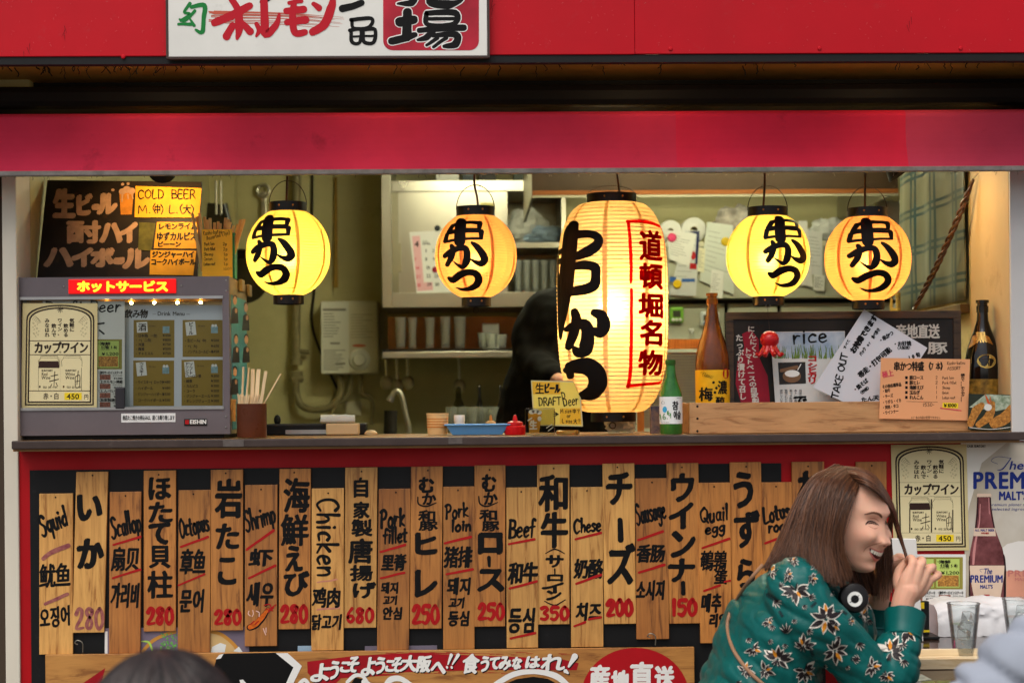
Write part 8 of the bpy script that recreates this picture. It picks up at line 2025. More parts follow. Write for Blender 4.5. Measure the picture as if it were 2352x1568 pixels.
# printed bottle
q = Ink(.0008); q.poly([W(1772, 382), W(1856, 382), W(1858, 430), W(1868, 500), W(1886, 600), W(1932, 720), W(1948, 800), W(1950, 1030), W(1722, 1030), W(1718, 800), W(1730, 720), W(1756, 600), W(1766, 500), W(1770, 430)]); q.build('bottle_print', mat('bottle_print_brown', (86, 34, 34), .25, var=.5, vscale=14, c2=(150, 90, 92)), bp, F)
q = Ink(.0010)
for i in range(9): q.disc(*W(1776 + i * 10, 384), 2.4, 4.2, n=8, dh=i * 1e-5)
q.quad(*W(1774, 372), *W(1858, 392), dh=3e-4)
q.poly([W(1752, 590), W(1884, 590), W(1890, 640), W(1748, 640)])
q.poly([W(1724, 826), W(1944, 826), W(1940, 900), W(1918, 1030), W(1752, 1030), W(1728, 900)]); q.build('label_print', mat('poster_label', (222, 196, 172), .3, var=.1), bp, F)
q = Ink(.0009, .6); q.stroke([W(1790, 440), W(1784, 560), W(1768, 640), W(1752, 740), W(1748, 815)], [2, 3, 4, 6, 5]); q.stroke([W(1845, 400), W(1848, 500)], [2, 2]); q.build('highlight_print', mat('bottle_print_light', (196, 132, 130), .3), bp, F)
q = Ink(.0009, .4); q.stroke([W(1938, 760), W(1946, 820), W(1946, 1026)], [3, 5, 5]); q.stroke([W(1724, 770), W(1724, 1026)], [3, 4]); q.stroke([W(1776, 400), W(1772, 500), W(1760, 600)], [3, 3, 3]); q.stroke([W(1854, 400), W(1862, 500), W(1880, 590)], [3, 3, 3]); q.build('edge_print', mat('bottle_print_dark', (40, 14, 20), .3), bp, F)
q = Ink(.0013, .2); a, b = W(1728, 880), W(1934, 946); q.font('PREMIUM', a[0], a[1], b[0], b[1], pen=.9); a, b = W(1790, 944), W(1870, 978); q.font("MALT'S", a[0], a[1], b[0], b[1], pen=.5); a, b = W(1822, 838), W(1868, 890); q.font('The', a[0] - 3, a[1], b[0], b[1], pen=.5, shear=.2); q.stroke([W(1840, 846), W(1790, 850), W(1800, 868)], .8); a, b = W(1758, 594), W(1880, 614); q.font('ALL MALT BEER', a[0], a[1], b[0], b[1], pen=.35); q.build('label_lettering', BLU, bp, F)
q = Ink(.0013); q.quad(*W(1814, 1008), *W(1850, 1030)); a, b = W(1796, 616), W(1846, 628); q.font('天然水醸造', a[0], a[1], b[0], b[1], pen=.2, adv=1); q.build('label_red', INKRED, bp, F)
q = Ink(.0007); q.poly([W(1925, 720), W(1960, 690), W(2030, 672), W(2300, 672), W(2300, 860), W(1955, 860), W(1950, 800)]); q.build('foam_print', mat('poster_foam', (226, 222, 214), .3), bp, F)
q = Ink(.0007); q.poly([W(1955, 862), W(2300, 862), W(2300, 1040), W(1955, 1040)]); q.build('beer_print', mat('poster_beer', (214, 150, 124), .3, var=.2, vscale=6), bp, F)
q = Ink(.0011); a, b = W(1962, 850), W(2280, 906); q.font('PREMIUM', a[0], a[1], b[0], b[1], pen=.7); a, b = W(2008, 900), W(2120, 928); q.font("MALT'S", a[0], a[1], b[0], b[1], pen=.4); q.build('glass_lettering', mat('poster_rose', (196, 120, 110), .3), bp, F)
# stack of white film bags by the wall
def sheet_pile(name, label, x0_, x1_, y0_, y1_, z0_, z1_, m, seed):
  mb = MB()
  def fn(u, v):
    a = v * PI; X = x0_ + (x1_ - x0_) * u; nn = noise.noise(Vector((X * 14, a * 2, seed))); n2 = noise.noise(Vector((X * 40, a * 6, seed + 4)))
    return (X, (y0_ + y1_) / 2 - (y1_ - y0_) / 2 * math.copysign(abs(math.cos(a)) ** .6, math.cos(a)) * (1 + .1 * nn) + .006 * n2, z0_ + (z1_ - z0_) * (abs(math.sin(a)) ** .5) * (1 + .10 * nn - .16 * abs(2 * u - 1) ** 6) + .004 * n2)
  mb.grid(fn, 70, 30)
  for u in (0, 1): mb.add([fn(u, j / 30) for j in range(31)], [tuple(range(31))])
  o = mb.build(name, m, None, smooth=True, ang=.9); return tag(o, label, 'bag')
a, b = w(1500, 1100, -.2).x, w(2150, 1100, -.2).x
sheet_pile('folded_bags', 'heap of folded white plastic bags on the table against the wall', a, b, -.24, -.05, ZTAB + .001, w(1700, 1032, -.16).z, mat('white_bag_film', (222, 220, 220), .35, var=.1, vscale=14, bump=.5, bscale=26), 2.2)
# black card stand with yellow price
Yk = -.26
t = thing('card_stand', 'narrow black card stand with yellow stickers on the table', 'card stand', w(1440, 1265, Yk))
a, b, c_, d_ = w(1412, 1160, Yk).x, w(1470, 1160, Yk).x, ZTAB, w(1440, 1052, Yk).z
MB().box(a, b, Yk, Yk + .02, c_ + .009, d_).build('upright', mat('black_plastic', (26, 26, 26), .35), t, bevel=.002)
MB().box(a - .01, b + .02, Yk - .03, Yk + .05, c_ + .0005, c_ + .0085).build('foot', MATS['black_plastic'], t, bevel=.002)
F = on_y(Yk); q = Ink(.0006); q.quad(*W(1412, 1058), *W(1438, 1098)); q.quad(*W(1420, 1232), *W(1472, 1246)); q.build('price_sticker', YEL, t, F)
# white upright paper
Yk = -.33
q = [w(1330, 1342, Yk), w(1434, 1336, Yk), w(1388, 658, Yk), w(1222, 655, Yk)]; q[0].z = q[1].z = ZTAB + .001
t = thing('paper_sleeve', 'tall white paper sleeve standing on the table behind the woman\'s hand', 'paper', (q[0] + q[1]) / 2)
mb = MB(); mb.hexa(q, (0, .012, 0)); mb.build('sleeve', m_paper, t, bevel=.002)
# glasses with ice
def water_glass(label, gx, top, wpx, Yg, hgt):
  p_ = w(gx, top, Yg); r_ = wpx / 2.7466 / 2 * sz(Yg); z0_ = ZTAB + .001; z1_ = p_.z
  t = thing('water_glass', label, 'glass', (p_.x, Yg, z0_), 'water glasses')
  gm = glass('water_glass', (250, 252, 252), .02, .05)
  H_ = z1_ - z0_
  def rr_(v): return r_ * (.62 + .38 * v ** .9)
  mb = MB(); out = [(rr_(i / 10), z0_ + H_ * i / 10) for i in range(11)]
  mb.lathe([(.0005, z0_), (rr_(0) * .96, z0_)] + out + [(x_ - .0022, z_) for x_, z_ in reversed(out)][:-1] + [(.0005, z0_ + .014)], (p_.x, Yg, 0), 40); mb.build('tumbler', gm, t, smooth=True)
  lv = .62
  mb = MB(); mb.lathe([(.0005, z0_ + .015)] + [(rr_(v) - .003, z0_ + .015 + (H_ * lv - .015) * v / lv) for v in [i * lv / 6 for i in range(7)]] + [(.0005, z0_ + H_ * lv)], (p_.x, Yg, 0), 32); mb.build('water', glass('water_body', (248, 250, 250), .02), t, smooth=True)
  rng = random.Random(gx)
  m_ice = glass('ice', (248, 250, 250), .1, .12)
  for i, (dx, dz, rot) in enumerate(((.012, .74, .4), (.004, .58, .9), (.0, .42, .2), (.010, .28, 1.2))):
    mb = MB(); e = .013; M = Matrix.Rotation(rot, 3, 'Z') @ Matrix.Rotation(rot * .7, 3, 'X')
    mb.box(-e, e, -e, e, -e, e); mb.v = [tuple(M @ Vector(v_) + Vector((p_.x + dx, Yg + rng.uniform(-.005, .005), z0_ + H_ * dz))) for v_ in mb.v]; mb.build('ice_cube', m_ice, t, bevel=.003)
  mb = MB(); mb.tube([(p_.x + r_ * math.cos(a_), Yg + r_ * math.sin(a_), z1_) for a_ in [2 * PI * i / 40 for i in range(41)]], .0011, 6); mb.build('rim', gm, t, smooth=True)
water_glass('clear tumbler of iced water on the table before the white bags', 1685, 1064, 206, -.62, 0)
water_glass('clear tumbler at the frame edge behind the grey shirt', 2030, 1036, 200, -.42, 0)
# pink phone lying on the table
Yk = -.52; a, b = w(1330, 1400, Yk).x, w(1572, 1400, Yk).x
t = thing('phone', 'bright pink phone lying on the table', 'phone', ((a + b) / 2, Yk, ZTAB))
MB().box(a - .02, b, Yk - .075, Yk, ZTAB + .001, ZTAB + .006).build('phone_body', mat('dark_grey_plastic', (54, 50, 54), .4), t, bevel=.0025)
MB().box(a - .016, b - .008, Yk - .071, Yk - .004, ZTAB + .0063, ZTAB + .0105).build('pink_cover', mat('hot_pink', (226, 14, 126), .2, coat=.6), t, bevel=.002)
# wooden tray
Yk = -.80; a, b = w(1300, 1470, Yk).x, w(1640, 1470, Yk).x
m_tr = wood('pale_tray_wood', (206, 178, 132), (236, 216, 178), (6, 50, 50), .55, stain=.15)
t = thing('wooden_tray', 'pale wooden serving tray on the table beside her sleeve', 'tray', ((a + b) / 2, Yk, ZTAB))
MB().box(a - .04, b + .1, Yk, Yk + .16, ZTAB + .001, ZTAB + .008).build('tray_base', m_tr, t)
MB().box(a - .04, b + .1, Yk - .006, Yk - .0005, ZTAB + .001, ZTAB + .026).build('tray_rim', m_tr, t, bevel=.0015); MB().box(a - .04, b + .1, Yk + .1605, Yk + .167, ZTAB + .001, ZTAB + .026).build('tray_rim', m_tr, t, bevel=.0015)
o = thing('paper_note', 'folded banknote-like paper slip on the table edge by her sleeve', 'paper', w(1400, 1550, -.95)); mb = MB(); q = [Vector((w(1340, 1560, -.93).x, -.98, ZTAB + .001)), Vector((w(1470, 1545, -.93).x, -.95, ZTAB + .001)), Vector((w(1450, 1530, -.93).x, -.89, ZTAB + .004)), Vector((w(1360, 1520, -.93).x, -.88, ZTAB + .006))]; mb.hexa(q, (0, 0, -.0006)); mb.build('slip', mat('slip_paper', (196, 200, 178), .6, var=.3, vscale=60), o)
# ================================================================== people
def blob(name, parts, mat_, parent, voxel=.003, smooth_it=6, displace=None):
  """one continuous skin grown over overlapping volumes"""
  mb = MB()
  for f in parts: f(mb)
  o = mb.build(name, mat_, parent)
  m = o.modifiers.new('remesh', 'REMESH'); m.mode = 'VOXEL'; m.voxel_size = voxel; m.use_smooth_shade = True
  if smooth_it:
    s = o.modifiers.new('smooth', 'SMOOTH'); s.iterations = smooth_it; s.factor = .5
  bpy.context.view_layer.update()
  dg = bpy.context.evaluated_depsgraph_get()
  me = bpy.data.meshes.new_from_object(o.evaluated_get(dg))
  old = o.data; o.modifiers.clear(); o.data = me; bpy.data.meshes.remove(old)
  if not me.materials: me.materials.append(mat_)
  if displace:
    me.calc_loop_triangles()
    nr = [v.normal.copy() for v in me.vertices]
    for v, n_ in zip(me.vertices, nr):
      v.co += n_ * displace(v.co)
  me.polygons.foreach_set('use_smooth', [True] * len(me.polygons))
  me.update()
  return o
def limb(pts, rs, k=6, n=14, flat_=None):
  """tapering limb with round ends"""
  def f(mb):
    P = smooth_pts(pts, k); m_ = len(P); W_ = []
    for i in range(m_):
      t = i / (m_ - 1) * (len(rs) - 1); j = min(int(t), len(rs) - 2); W_.append(rs[j] + (rs[j+1] - rs[j]) * (t - j))
    mb.tube(P, W_, n); ellipsoid(mb, P[0], (W_[0],) * 3, n, 8); ellipsoid(mb, P[-1], (W_[-1],) * 3, n, 8)
  return f
def ell(c, r, M=None):
  return lambda mb: ellipsoid(mb, c, r, 24, 16, M)
def bvh_of(o):
  me = o.data; return BVHTree.FromPolygons([v.co.copy() for v in me.vertices], [tuple(p.vertices) for p in me.polygons])
m_skin = mat('skin', (232, 182, 152), .42, var=.10, vscale=16, c2=(236, 176, 150), sss=.25, bump=.04, bscale=300)
def head_shape(c, Mh, face=True, scale=1.0, n=88):
  """closed head, local axes x forward, y to the left, z up"""
  def g(a, s): return math.exp(-(a * a) / (2 * s * s))
  def f(mb):
    vs_, fs_ = [], []
    for j in range(n + 1):
      th = PI * j / n;
      for i in range(n):
        ph = 2 * PI * i / n
        dx, dy, dz = math.sin(th) * math.cos(ph), math.sin(th) * math.sin(ph), math.cos(th)
        x = dx * (.088 if dx > 0 else .098); y = dy * .078; z = dz * (.114 if dz > 0 else .108)
        if z < 0:
          t = -z / .108; y *= 1 - .16 * t ** 2.4; x += .046 * t ** 2.2 - (.014 * t if dx < 0 else 0)
        if x > .01 and face:
          wv = min(1, (x - .01) / .035)
          d = 0
          if z < .026:
            if z > -.025: d += .017 * ((.026 - z) / .051) ** 1.6 * g(y, .0085 + .004 * (.026 - z) / .051)
            else: d += .017 * g(z + .025, .0085) * g(y, .0125)
          d += .009 * (g(y - .014, .006) + g(y + .014, .006)) * g(z + .026, .007)
          d -= .009 * (g(y - .031, .014) + g(y + .031, .014)) * g(z - .016, .009)
          d += .006 * (g(y - .030, .020) + g(y + .030, .020)) * g(z - .036, .008)
          d += .019 * (g(y - .043, .017) + g(y + .043, .017)) * g(z + .018, .015)
          d += .009 * g(y, .026) * g(z + .052, .018)
          d -= .007 * (g(y - .032, .006) + g(y + .032, .006)) * g(z + .046, .014)
          d += .010 * g(y, .020) * g(z + .094, .012)
          d -= .005 * g(y, .024) * g(z + .079, .006)
          x += d * wv
        vs_.append(c + Mh @ (Vector((x, y, z)) * scale))
    for j in range(n):
      for i in range(n): fs_.append((j*n+i, (j+1)*n+i, (j+1)*n+(i+1) % n, j*n+(i+1) % n))
    mb.add(vs_, fs_)
  return f
def frame_of(fwd, up):
  fwd = Vector(fwd).normalized(); up = Vector(up); up = (up - fwd * up.dot(fwd)).normalized(); left = up.cross(fwd)
  return Matrix((fwd, left, up)).transposed()
# ------------------------------------------------------------------ the laughing woman
wom = thing('person', 'laughing woman in a teal floral blouse holding a lock of her brown hair', 'person', w(300, 1900, -1.0))
HC = w(966, 538, -1.0)
HM = frame_of((.70, -.68, -.22), (.06, .04, 1.0))
hd = head_shape(HC, HM)
nb = w(690, 930, -1.0)
neck = limb([HC + HM @ Vector((-.015, 0, -.06)), w(800, 800, -1.0), nb], [.052, .05, .062])
torso_c = [w(640, 980, -1.0), w(520, 1200, -1.0), w(420, 1500, -1.0), w(340, 1800, -1.0), w(300, 2050, -1.0)]
def torso(rx, ry, shrink=0.0):
  def f(mb):
    P = smooth_pts(torso_c, 6); vs_, n = [], 28; m_ = len(P)
    for i, p_ in enumerate(P):
      t = i / (m_ - 1) * (len(rx) - 1); j = min(int(t), len(rx) - 2); a_ = rx[j] + (rx[j+1] - rx[j]) * (t - j) - shrink; b_ = ry[j] + (ry[j+1] - ry[j]) * (t - j) - shrink
      d_ = (P[min(i+1, m_-1)] - P[max(i-1, 0)]).normalized(); s_ = Vector((0, 1, 0)); f_ = s_.cross(d_).normalized()
      for k in range(n):
        a0 = 2 * PI * k / n; vs_.append(p_ + f_ * a_ * math.cos(a0) + s_ * b_ * math.sin(a0))
    fs_ = [(j*n+k, j*n+(k+1) % n, (j+1)*n+(k+1) % n, (j+1)*n+k) for j in range(m_-1) for k in range(n)] + [tuple(reversed(range(n))), tuple(range((m_-1)*n, m_*n))]
    mb.add(vs_, fs_)
  return f
RX, RY = [.07, .115, .125, .13, .15], [.12, .19, .185, .185, .2]
shN, shF = w(590, 985, -1.16), w(690, 960, -.84)
elN, wrN = w(1175, 1625, -1.13), w(1296, 1105, -1.05)
elF, wrF = w(1080, 1500, -.80), w(1165, 985, -.86)
# near hand: palm and curled fingers
kn = [w(1352, 852, -1.055), w(1404, 846, -1.05), w(1446, 872, -1.04), w(1470, 918, -1.03)]
pc = w(1352, 950, -1.045)
fingers = [
  (kn[0], w(1366, 800, -1.05), w(1352, 778, -1.02), w(1334, 792, -.995), .0088),
  (kn[1], w(1424, 808, -1.045), w(1420, 790, -1.0), w(1386, 800, -.975), .0092),
  (kn[2], w(1482, 842, -1.03), w(1490, 836, -.985), w(1450, 838, -.96), .0088),
  (kn[3], w(1512, 898, -1.03), w(1530, 882, -.995), w(1505, 870, -.965), .0078)]
near_hand = [limb([wrN, w(1310, 1040, -1.05), w(1334, 985, -1.048)], [.0265, .026, .029]),
       limb([w(1318, 985, -1.05), w(1330, 920, -1.052), kn[0]], [.022, .019, .0115]), limb([w(1340, 985, -1.05), w(1368, 920, -1.05), kn[1]], [.022, .019, .0118]), limb([w(1356, 995, -1.045), w(1402, 940, -1.045), kn[2]], [.022, .018, .0115]), limb([w(1360, 1010, -1.04), w(1420, 970, -1.035), kn[3]], [.020, .017, .0105]),
       limb([w(1310, 1010, -1.03), w(1275, 930, -1.01), w(1282, 860, -.99), w(1322, 806, -.985)], [.017, .0135, .0115, .009])]
for a_, b_, c2, d2, r_ in fingers: near_hand.append(limb([a_, b_, c2, d2], [r_ * 1.15, r_ * 1.08, r_, r_ * .86], 4))
far_hand = [limb([wrF, w(1205, 900, -.87), w(1238, 830, -.88)], [.023, .024, .026]), limb([w(1240, 820, -.88), w(1275, 772, -.885), w(1325, 790, -.90), w(1345, 808, -.915)], [.012, .010, .0088, .0075], 4),
      limb([w(1248, 835, -.87), w(1300, 800, -.87), w(1345, 820, -.885)], [.012, .0098, .008], 4), limb([w(1252, 850, -.86), w(1300, 835, -.855), w(1335, 850, -.87)], [.012, .0096, .008], 4), limb([w(1252, 868, -.85), w(1290, 866, -.845), w(1318, 876, -.86)], [.011, .009, .0075], 4), limb([w(1232, 870, -.89), w(1262, 820, -.915), w(1312, 796, -.93)], [.012, .010, .008], 4)]
skin_parts = [hd, neck, torso(RX, RY, .022), limb([shN + Vector((.02, .03, -.02)), elN, ], [.04, .03]), limb([elN, w(1275, 1380, -1.1), w(1308, 1220, -1.075), wrN], [.026, .026, .026, .0265]), limb([shF, elF], [.042, .034]), limb([elF, w(1115, 1230, -.82), wrF], [.028, .028, .023])] + near_hand + far_hand
body = blob('body', skin_parts, m_skin, wom, .0028, 2)
# face details, painted and modelled on the head surface
mb = MB(); hd(mb); HB = BVHTree.FromPolygons([Vector(v) for v in mb.v], mb.f)
BB = bvh_of(body)
def face(y, z, h=0.0):
  """y, z in millimetres on the face"""
  o_ = HC + HM @ Vector((.30, y * .001, z * .001)); d_ = -(HM @ Vector((1, 0, 0)))
  hit = BB.ray_cast(o_, d_)
  if hit[0] is None: return HC + HM @ Vector((.05, y * .001, z * .001))
  return hit[0] - d_ * (h + .0002)
m_lash = mat('lash', (34, 22, 18), .6); m_brow = mat('eyebrow', (104, 70, 52), .8); m_lip = mat('lip', (204, 112, 102), .35, sss=.2); m_mouth = mat('mouth_inside', (72, 18, 20), .5); m_teeth = mat('teeth', (232, 222, 202), .25)
def FI(h=.0004): return Ink(h)
for s in (-1, 1):
  q = FI(.0007); q.stroke([(s * 16, 10.5), (s * 23, 14.5), (s * 32, 16), (s * 41, 13.5), (s * 48, 8)], [1.6, 2.6, 3.2, 3.2, 1.8]); q.build('eyelashes', m_lash, body, face)
  q = FI(.0004); q.stroke([(s * 20, 10.5), (s * 31, 12.2), (s * 41, 10)], [1.0, 2.2, 1.0]); q.build('eye_slit', mat('eye_dark', (24, 16, 14), .2), body, face)
  q = FI(.0005); q.stroke([(s * 15, 19), (s * 28, 23.5), (s * 43, 19)], [.8, 1.6, .9]); q.build('eyelid_crease', mat('skin_fold', (176, 112, 90), .55), body, face)
  q = FI(.0006); q.stroke([(s * 13, 29), (s * 23, 35), (s * 38, 36.5), (s * 51, 29)], [4.2, 5.6, 4.6, 1.6]); q.build('eyebrow', m_brow, body, face)
  q = FI(.0004); q.stroke([(s * 19, 4.5), (s * 31, 2), (s * 43, 5.5)], [.6, 1.4, .6]); q.build('lower_lid', MATS['skin_fold'], body, face)
  q = FI(.0004); q.disc(s * 7.0, -32.5, 3.6, 2.2, n=12); q.build('nostril', mat('nostril', (92, 44, 36), .7), body, face)
  q = FI(.0003); q.stroke([(s * 19, -25), (s * 28, -34), (s * 35, -45), (s * 36, -55)], [.8, 2.0, 2.0, .8]); q.build('smile_line', MATS['skin_fold'], body, face)
up_ = lambda y: -44.0 - 6.0 * (1 - (y / 29.0) ** 2)
lo_ = lambda y: -44.0 - 24.0 * (1 - (y / 29.0) ** 2) ** .75
ys = [-29 + 58 * i / 20 for i in range(21)]
q = FI(.0010); q.poly([(y, up_(y)) for y in ys] + [(y, lo_(y)) for y in reversed(ys[1:-1])]); q.build('mouth_opening', m_mouth, body, face, subdiv=6)
for i in range(-4, 5):
  y0_, y1_ = i * 5.8 - 2.75, i * 5.8 + 2.75; dz = 9.6 - .5 * abs(i); q = FI(.0018 - .0001 * abs(i)); q.poly([(y0_, up_(y0_) - .3), (y1_, up_(y1_) - .3), (y1_ - .4, up_(y1_) - dz + .8), ((y0_ + y1_) / 2, up_((y0_ + y1_) / 2) - dz), (y0_ + .4, up_(y0_) - dz + .8)]); q.build('tooth', m_teeth, body, face)
q = FI(.0014); q.stroke([(y, up_(y) + 1.6) for y in ys[::2]], [1.5, 2.6, 3.6, 4.0, 3.6, 2.6, 1.5]); q.stroke([(y, lo_(y) - 2) for y in ys[1:-1:2]], [2, 4.0, 6.0, 7.0, 6.0, 4.0, 2]); q.build('lips', m_lip, body, face, subdiv=5)
# --- hair
def hair_mat(name, dark, light, rough=.36):
  m = bpy.data.materials.new(name); m.use_nodes = True; t = m.node_tree; N = t.nodes; L = t.links; b = N['Principled BSDF']
  ge = N.new('ShaderNodeNewGeometry'); cr = N.new('ShaderNodeValToRGB'); cr.color_ramp.elements[0].color = lin(dark); cr.color_ramp.elements[1].color = lin(light)
  L.new(ge.outputs['Random Per Island'], cr.inputs[0]); L.new(cr.outputs[0], b.inputs['Base Color']); b.inputs['Roughness'].default_value = rough; b.inputs['Specular IOR Level'].default_value = .35
  return m
m_hair = hair_mat('brown_hair', (40, 23, 15), (118, 76, 50), .36)
rng = random.Random(9)
def gcurve(pts): return [w(*p) for p in pts]
# guides, back to front over the near side of the head
G = [gcurve([(880, 204, -.95), (745, 270, -.95), (640, 420, -.96), (540, 640, -.98), (432, 850, -1.0)]),
   gcurve([(890, 203, -.965), (740, 285, -1.0), (650, 450, -1.035), (580, 640, -1.05), (500, 820, -1.06)]),
   gcurve([(915, 203, -.98), (780, 290, -1.055), (700, 460, -1.085), (660, 620, -1.10), (640, 760, -1.13)]),
   gcurve([(950, 210, -.995), (830, 300, -1.075), (770, 480, -1.105), (740, 690, -1.125), (760, 880, -1.17)]),
   gcurve([(985, 232, -1.01), (900, 320, -1.082), (850, 500, -1.112), (820, 720, -1.13), (850, 930, -1.165)]),
   gcurve([(1020, 268, -1.02), (960, 350, -1.085), (905, 510, -1.112), (880, 720, -1.12), (915, 950, -1.14)]),
   gcurve([(1036, 292, -1.03), (1000, 372, -1.088), (948, 520, -1.108), (920, 700, -1.115), (985, 890, -1.11)])]
def interp(G_, s):
  x = s * (len(G_) - 1); j = min(int(x), len(G_) - 2); t = x - j
  return [a_.lerp(b_, t) for a_, b_ in zip(G_[j], G_[j+1])]
# distances from the camera behave smoothly, so blend between neighbours is enough
hm = MB()
def strand(mb, pts, r0, r1, k=5, wob=.0, clump=None):
  P = smooth_pts(pts, k)
  if wob:
    a_, b_, ph = rng.uniform(-wob, wob), rng.uniform(-wob, wob), rng.uniform(0, 6)
    P = [p_ + Vector((a_ * math.sin(3.1 * i / len(P) * 2 + ph), b_ * math.cos(2.3 * i / len(P) * 2 + ph), .3 * a_ * math.sin(5 * i / len(P) + ph))) * min(1, i / 5) for i, p_ in enumerate(P)]
  m_ = len(P)
  mb.tube(P, [r0 + (r1 - r0) * (i / (m_ - 1)) ** 2.0 for i in range(m_)], 4, cap=False)
for i in range(2600):
  s = rng.random(); g_ = interp(G, s)
  # layered: inner strands hug the head, ends vary in length
  dep = rng.random() ** 2 * .022
  cut = rng.uniform(.72, 1.08)
  g_ = [p_ + Vector((rng.gauss(0, .0015), dep + rng.gauss(0, .001), rng.gauss(0, .0015))) * (.4 + .6 * min(1, j / 2)) for j, p_ in enumerate(g_)]
  g_[-1] = g_[-2].lerp(g_[-1], cut)
  strand(hm, g_, .0012, .0004, 5, .0035)
# back of the head, away from the camera
G2 = [gcurve([(880, 204, -.95), (745, 270, -.95), (640, 420, -.96), (540, 640, -.98), (432, 850, -1.0)]), gcurve([(900, 205, -.94), (790, 280, -.90), (690, 440, -.90), (620, 640, -.92), (520, 820, -.95)]), gcurve([(960, 215, -.95), (900, 290, -.905), (850, 480, -.885), (850, 720, -.88), (930, 980, -.90)]), gcurve([(1040, 275, -.97), (1080, 320, -.90), (1060, 480, -.875), (1080, 720, -.87), (1150, 1010, -.88)])]
for i in range(900):
  g_ = interp(G2, rng.random()); g_ = [p_ + Vector((rng.gauss(0, .002), rng.gauss(0, .002), rng.gauss(0, .002))) for p_ in g_]; strand(hm, g_, .0018, .0007, 4, .004)
# fringe swept to the far side and the lock held in the hand
for i in range(1300):
  u = rng.random(); e = rng.gauss(0, 1); v_ = rng.random()
  bl = .022 * math.sin(PI * u) + .008; pts = [(900 + 112 * u, 202 + 100 * u, -.965 - .065 * u - .5 * bl), (1036 + 50 * u, 214 + 116 * u, -.985 - .09 * u - bl), (1140 + 34 * u, 282 + 116 * u, -1.0 - .06 * u - bl), (1220 + 16 * v_, 436 + 40 * u, -.958 - .047 * u), (1262 + 20 * v_, 606, -.965), (1302 + 10 * v_, 712, -.958), (1331 + 6 * v_, 798 + 10 * u, -.975)]
  g_ = [w(p_[0] + e * 4 * (1 - j / 8), p_[1], p_[2] + .005 * e) for j, p_ in enumerate(pts)]; strand(hm, g_, .0014, .0006, 4, .001)
for i in range(230):                                    # loose strands falling beside the face
  u = rng.random(); x1 = rng.uniform(1110, 1245); y1 = rng.uniform(820, 1060)
  pts = [(1060 + 40 * u, 280 + 20 * u, -.98), (1190 + 14 * u, 380, -.935), (1225 + 8 * u, 520, -.92), (1150 + 80 * (x1 - 1110) / 135, 680, -.905), (x1, y1, -.915 + rng.uniform(-.02, .02))]
  strand(hm, gcurve(pts), .0009, .0003, 4, .004)
for i in range(160):                                     # flyaways
  g_ = interp(G, rng.random()); g_ = [p_ + Vector((rng.gauss(0, .004), -abs(rng.gauss(.004, .004)), rng.gauss(0, .004))) * (.3 + j * .3) for j, p_ in enumerate(g_)]; strand(hm, g_, .0005, .0003, 5, .008)
hair = hm.build('hair', m_hair, wom, smooth=True, ang=3)
# scalp cap under the strands
mb = MB(); n = 48; vs_, fs_, keep = [], [], {}
for j in range(n + 1):
  th = PI * j / n
  for i in range(n):
    ph = 2 * PI * i / n; dx, dy, dz = math.sin(th) * math.cos(ph), math.sin(th) * math.sin(ph), math.cos(th)
    x = dx * (.088 if dx > 0 else .100); y = dy * .0795; z = dz * (.1155 if dz > 0 else .106)
    vs_.append(HC + HM @ Vector((x, y, z))); keep[len(vs_) - 1] = not (x > .012 + .25 * max(0, z - .06) and z < .106) and z > -.085
for j in range(n):
  for i in range(n):
    f_ = (j*n+i, (j+1)*n+i, (j+1)*n+(i+1) % n, j*n+(i+1) % n)
    if all(keep[k] for k in f_): fs_.append(f_)
mb.add(vs_, fs_); mb.build('scalp_hair', mat('scalp_brown', (70, 44, 30), .5, var=.4, vscale=60), hair, smooth=True, ang=3)
# --- blouse
def folds(p):
  q_ = Vector((p.x * 9, p.y * 7, p.z * 9)); a_ = noise.noise(q_ + Vector((0, 0, 3))); b_ = noise.noise(Vector((p.x * 26 + 8 * p.z, p.y * 20, p.z * 18 - 6 * p.x)))
  c_ = noise.noise(Vector((p.x * 9 + p.z * 15, p.y * 6, p.z * 2 - p.x * 5)))
  d_ = noise.noise(Vector((p.x * 20 + p.z * 26, p.y * 14, p.z * 9 - p.x * 14 + 7)))
  return .007 * a_ + .002 * b_ - .0075 * max(0, 1 - abs(c_) * 3.2) - .002 * max(0, 1 - abs(d_) * 4)
cuN0, cuN1 = w(1316, 1238, -1.075), w(1304, 1140, -1.058)
bl_parts = [torso(RX, RY, -.006), limb([w(640, 940, -1.0), w(705, 905, -1.0)], [.075, .064]),
      limb([shN + Vector((.02, .03, 0)), shN + Vector((.05, 0, -.07)), shN.lerp(elN, .55), elN + Vector((-.01, 0, .01))], [.078, .076, .068, .062]),
      limb([elN, w(1235, 1480, -1.115), w(1270, 1360, -1.095), w(1300, 1290, -1.085)], [.060, .062, .058, .046]),
      limb([shF + Vector((.01, -.02, 0)), shF.lerp(elF, .5), elF], [.075, .066, .058]), limb([elF, w(1105, 1330, -.81), w(1110, 1190, -.83), w(1116, 1150, -.835)], [.056, .056, .046, .040]),
      limb([w(760, 960, -1.04), w(880, 1110, -1.0), w(900, 1300, -1.0)], [.05, .075, .07]), limb([w(880, 1060, -.98), w(985, 1120, -.96), w(1010, 1300, -.93)], [.05, .05, .05])]
m_teal = mat('teal_satin', (0, 88, 84), .42, var=.16, vscale=10, bump=.08, bscale=120, spec=.3)
blouse = blob('blouse', bl_parts, m_teal, wom, .0045, 6, folds)
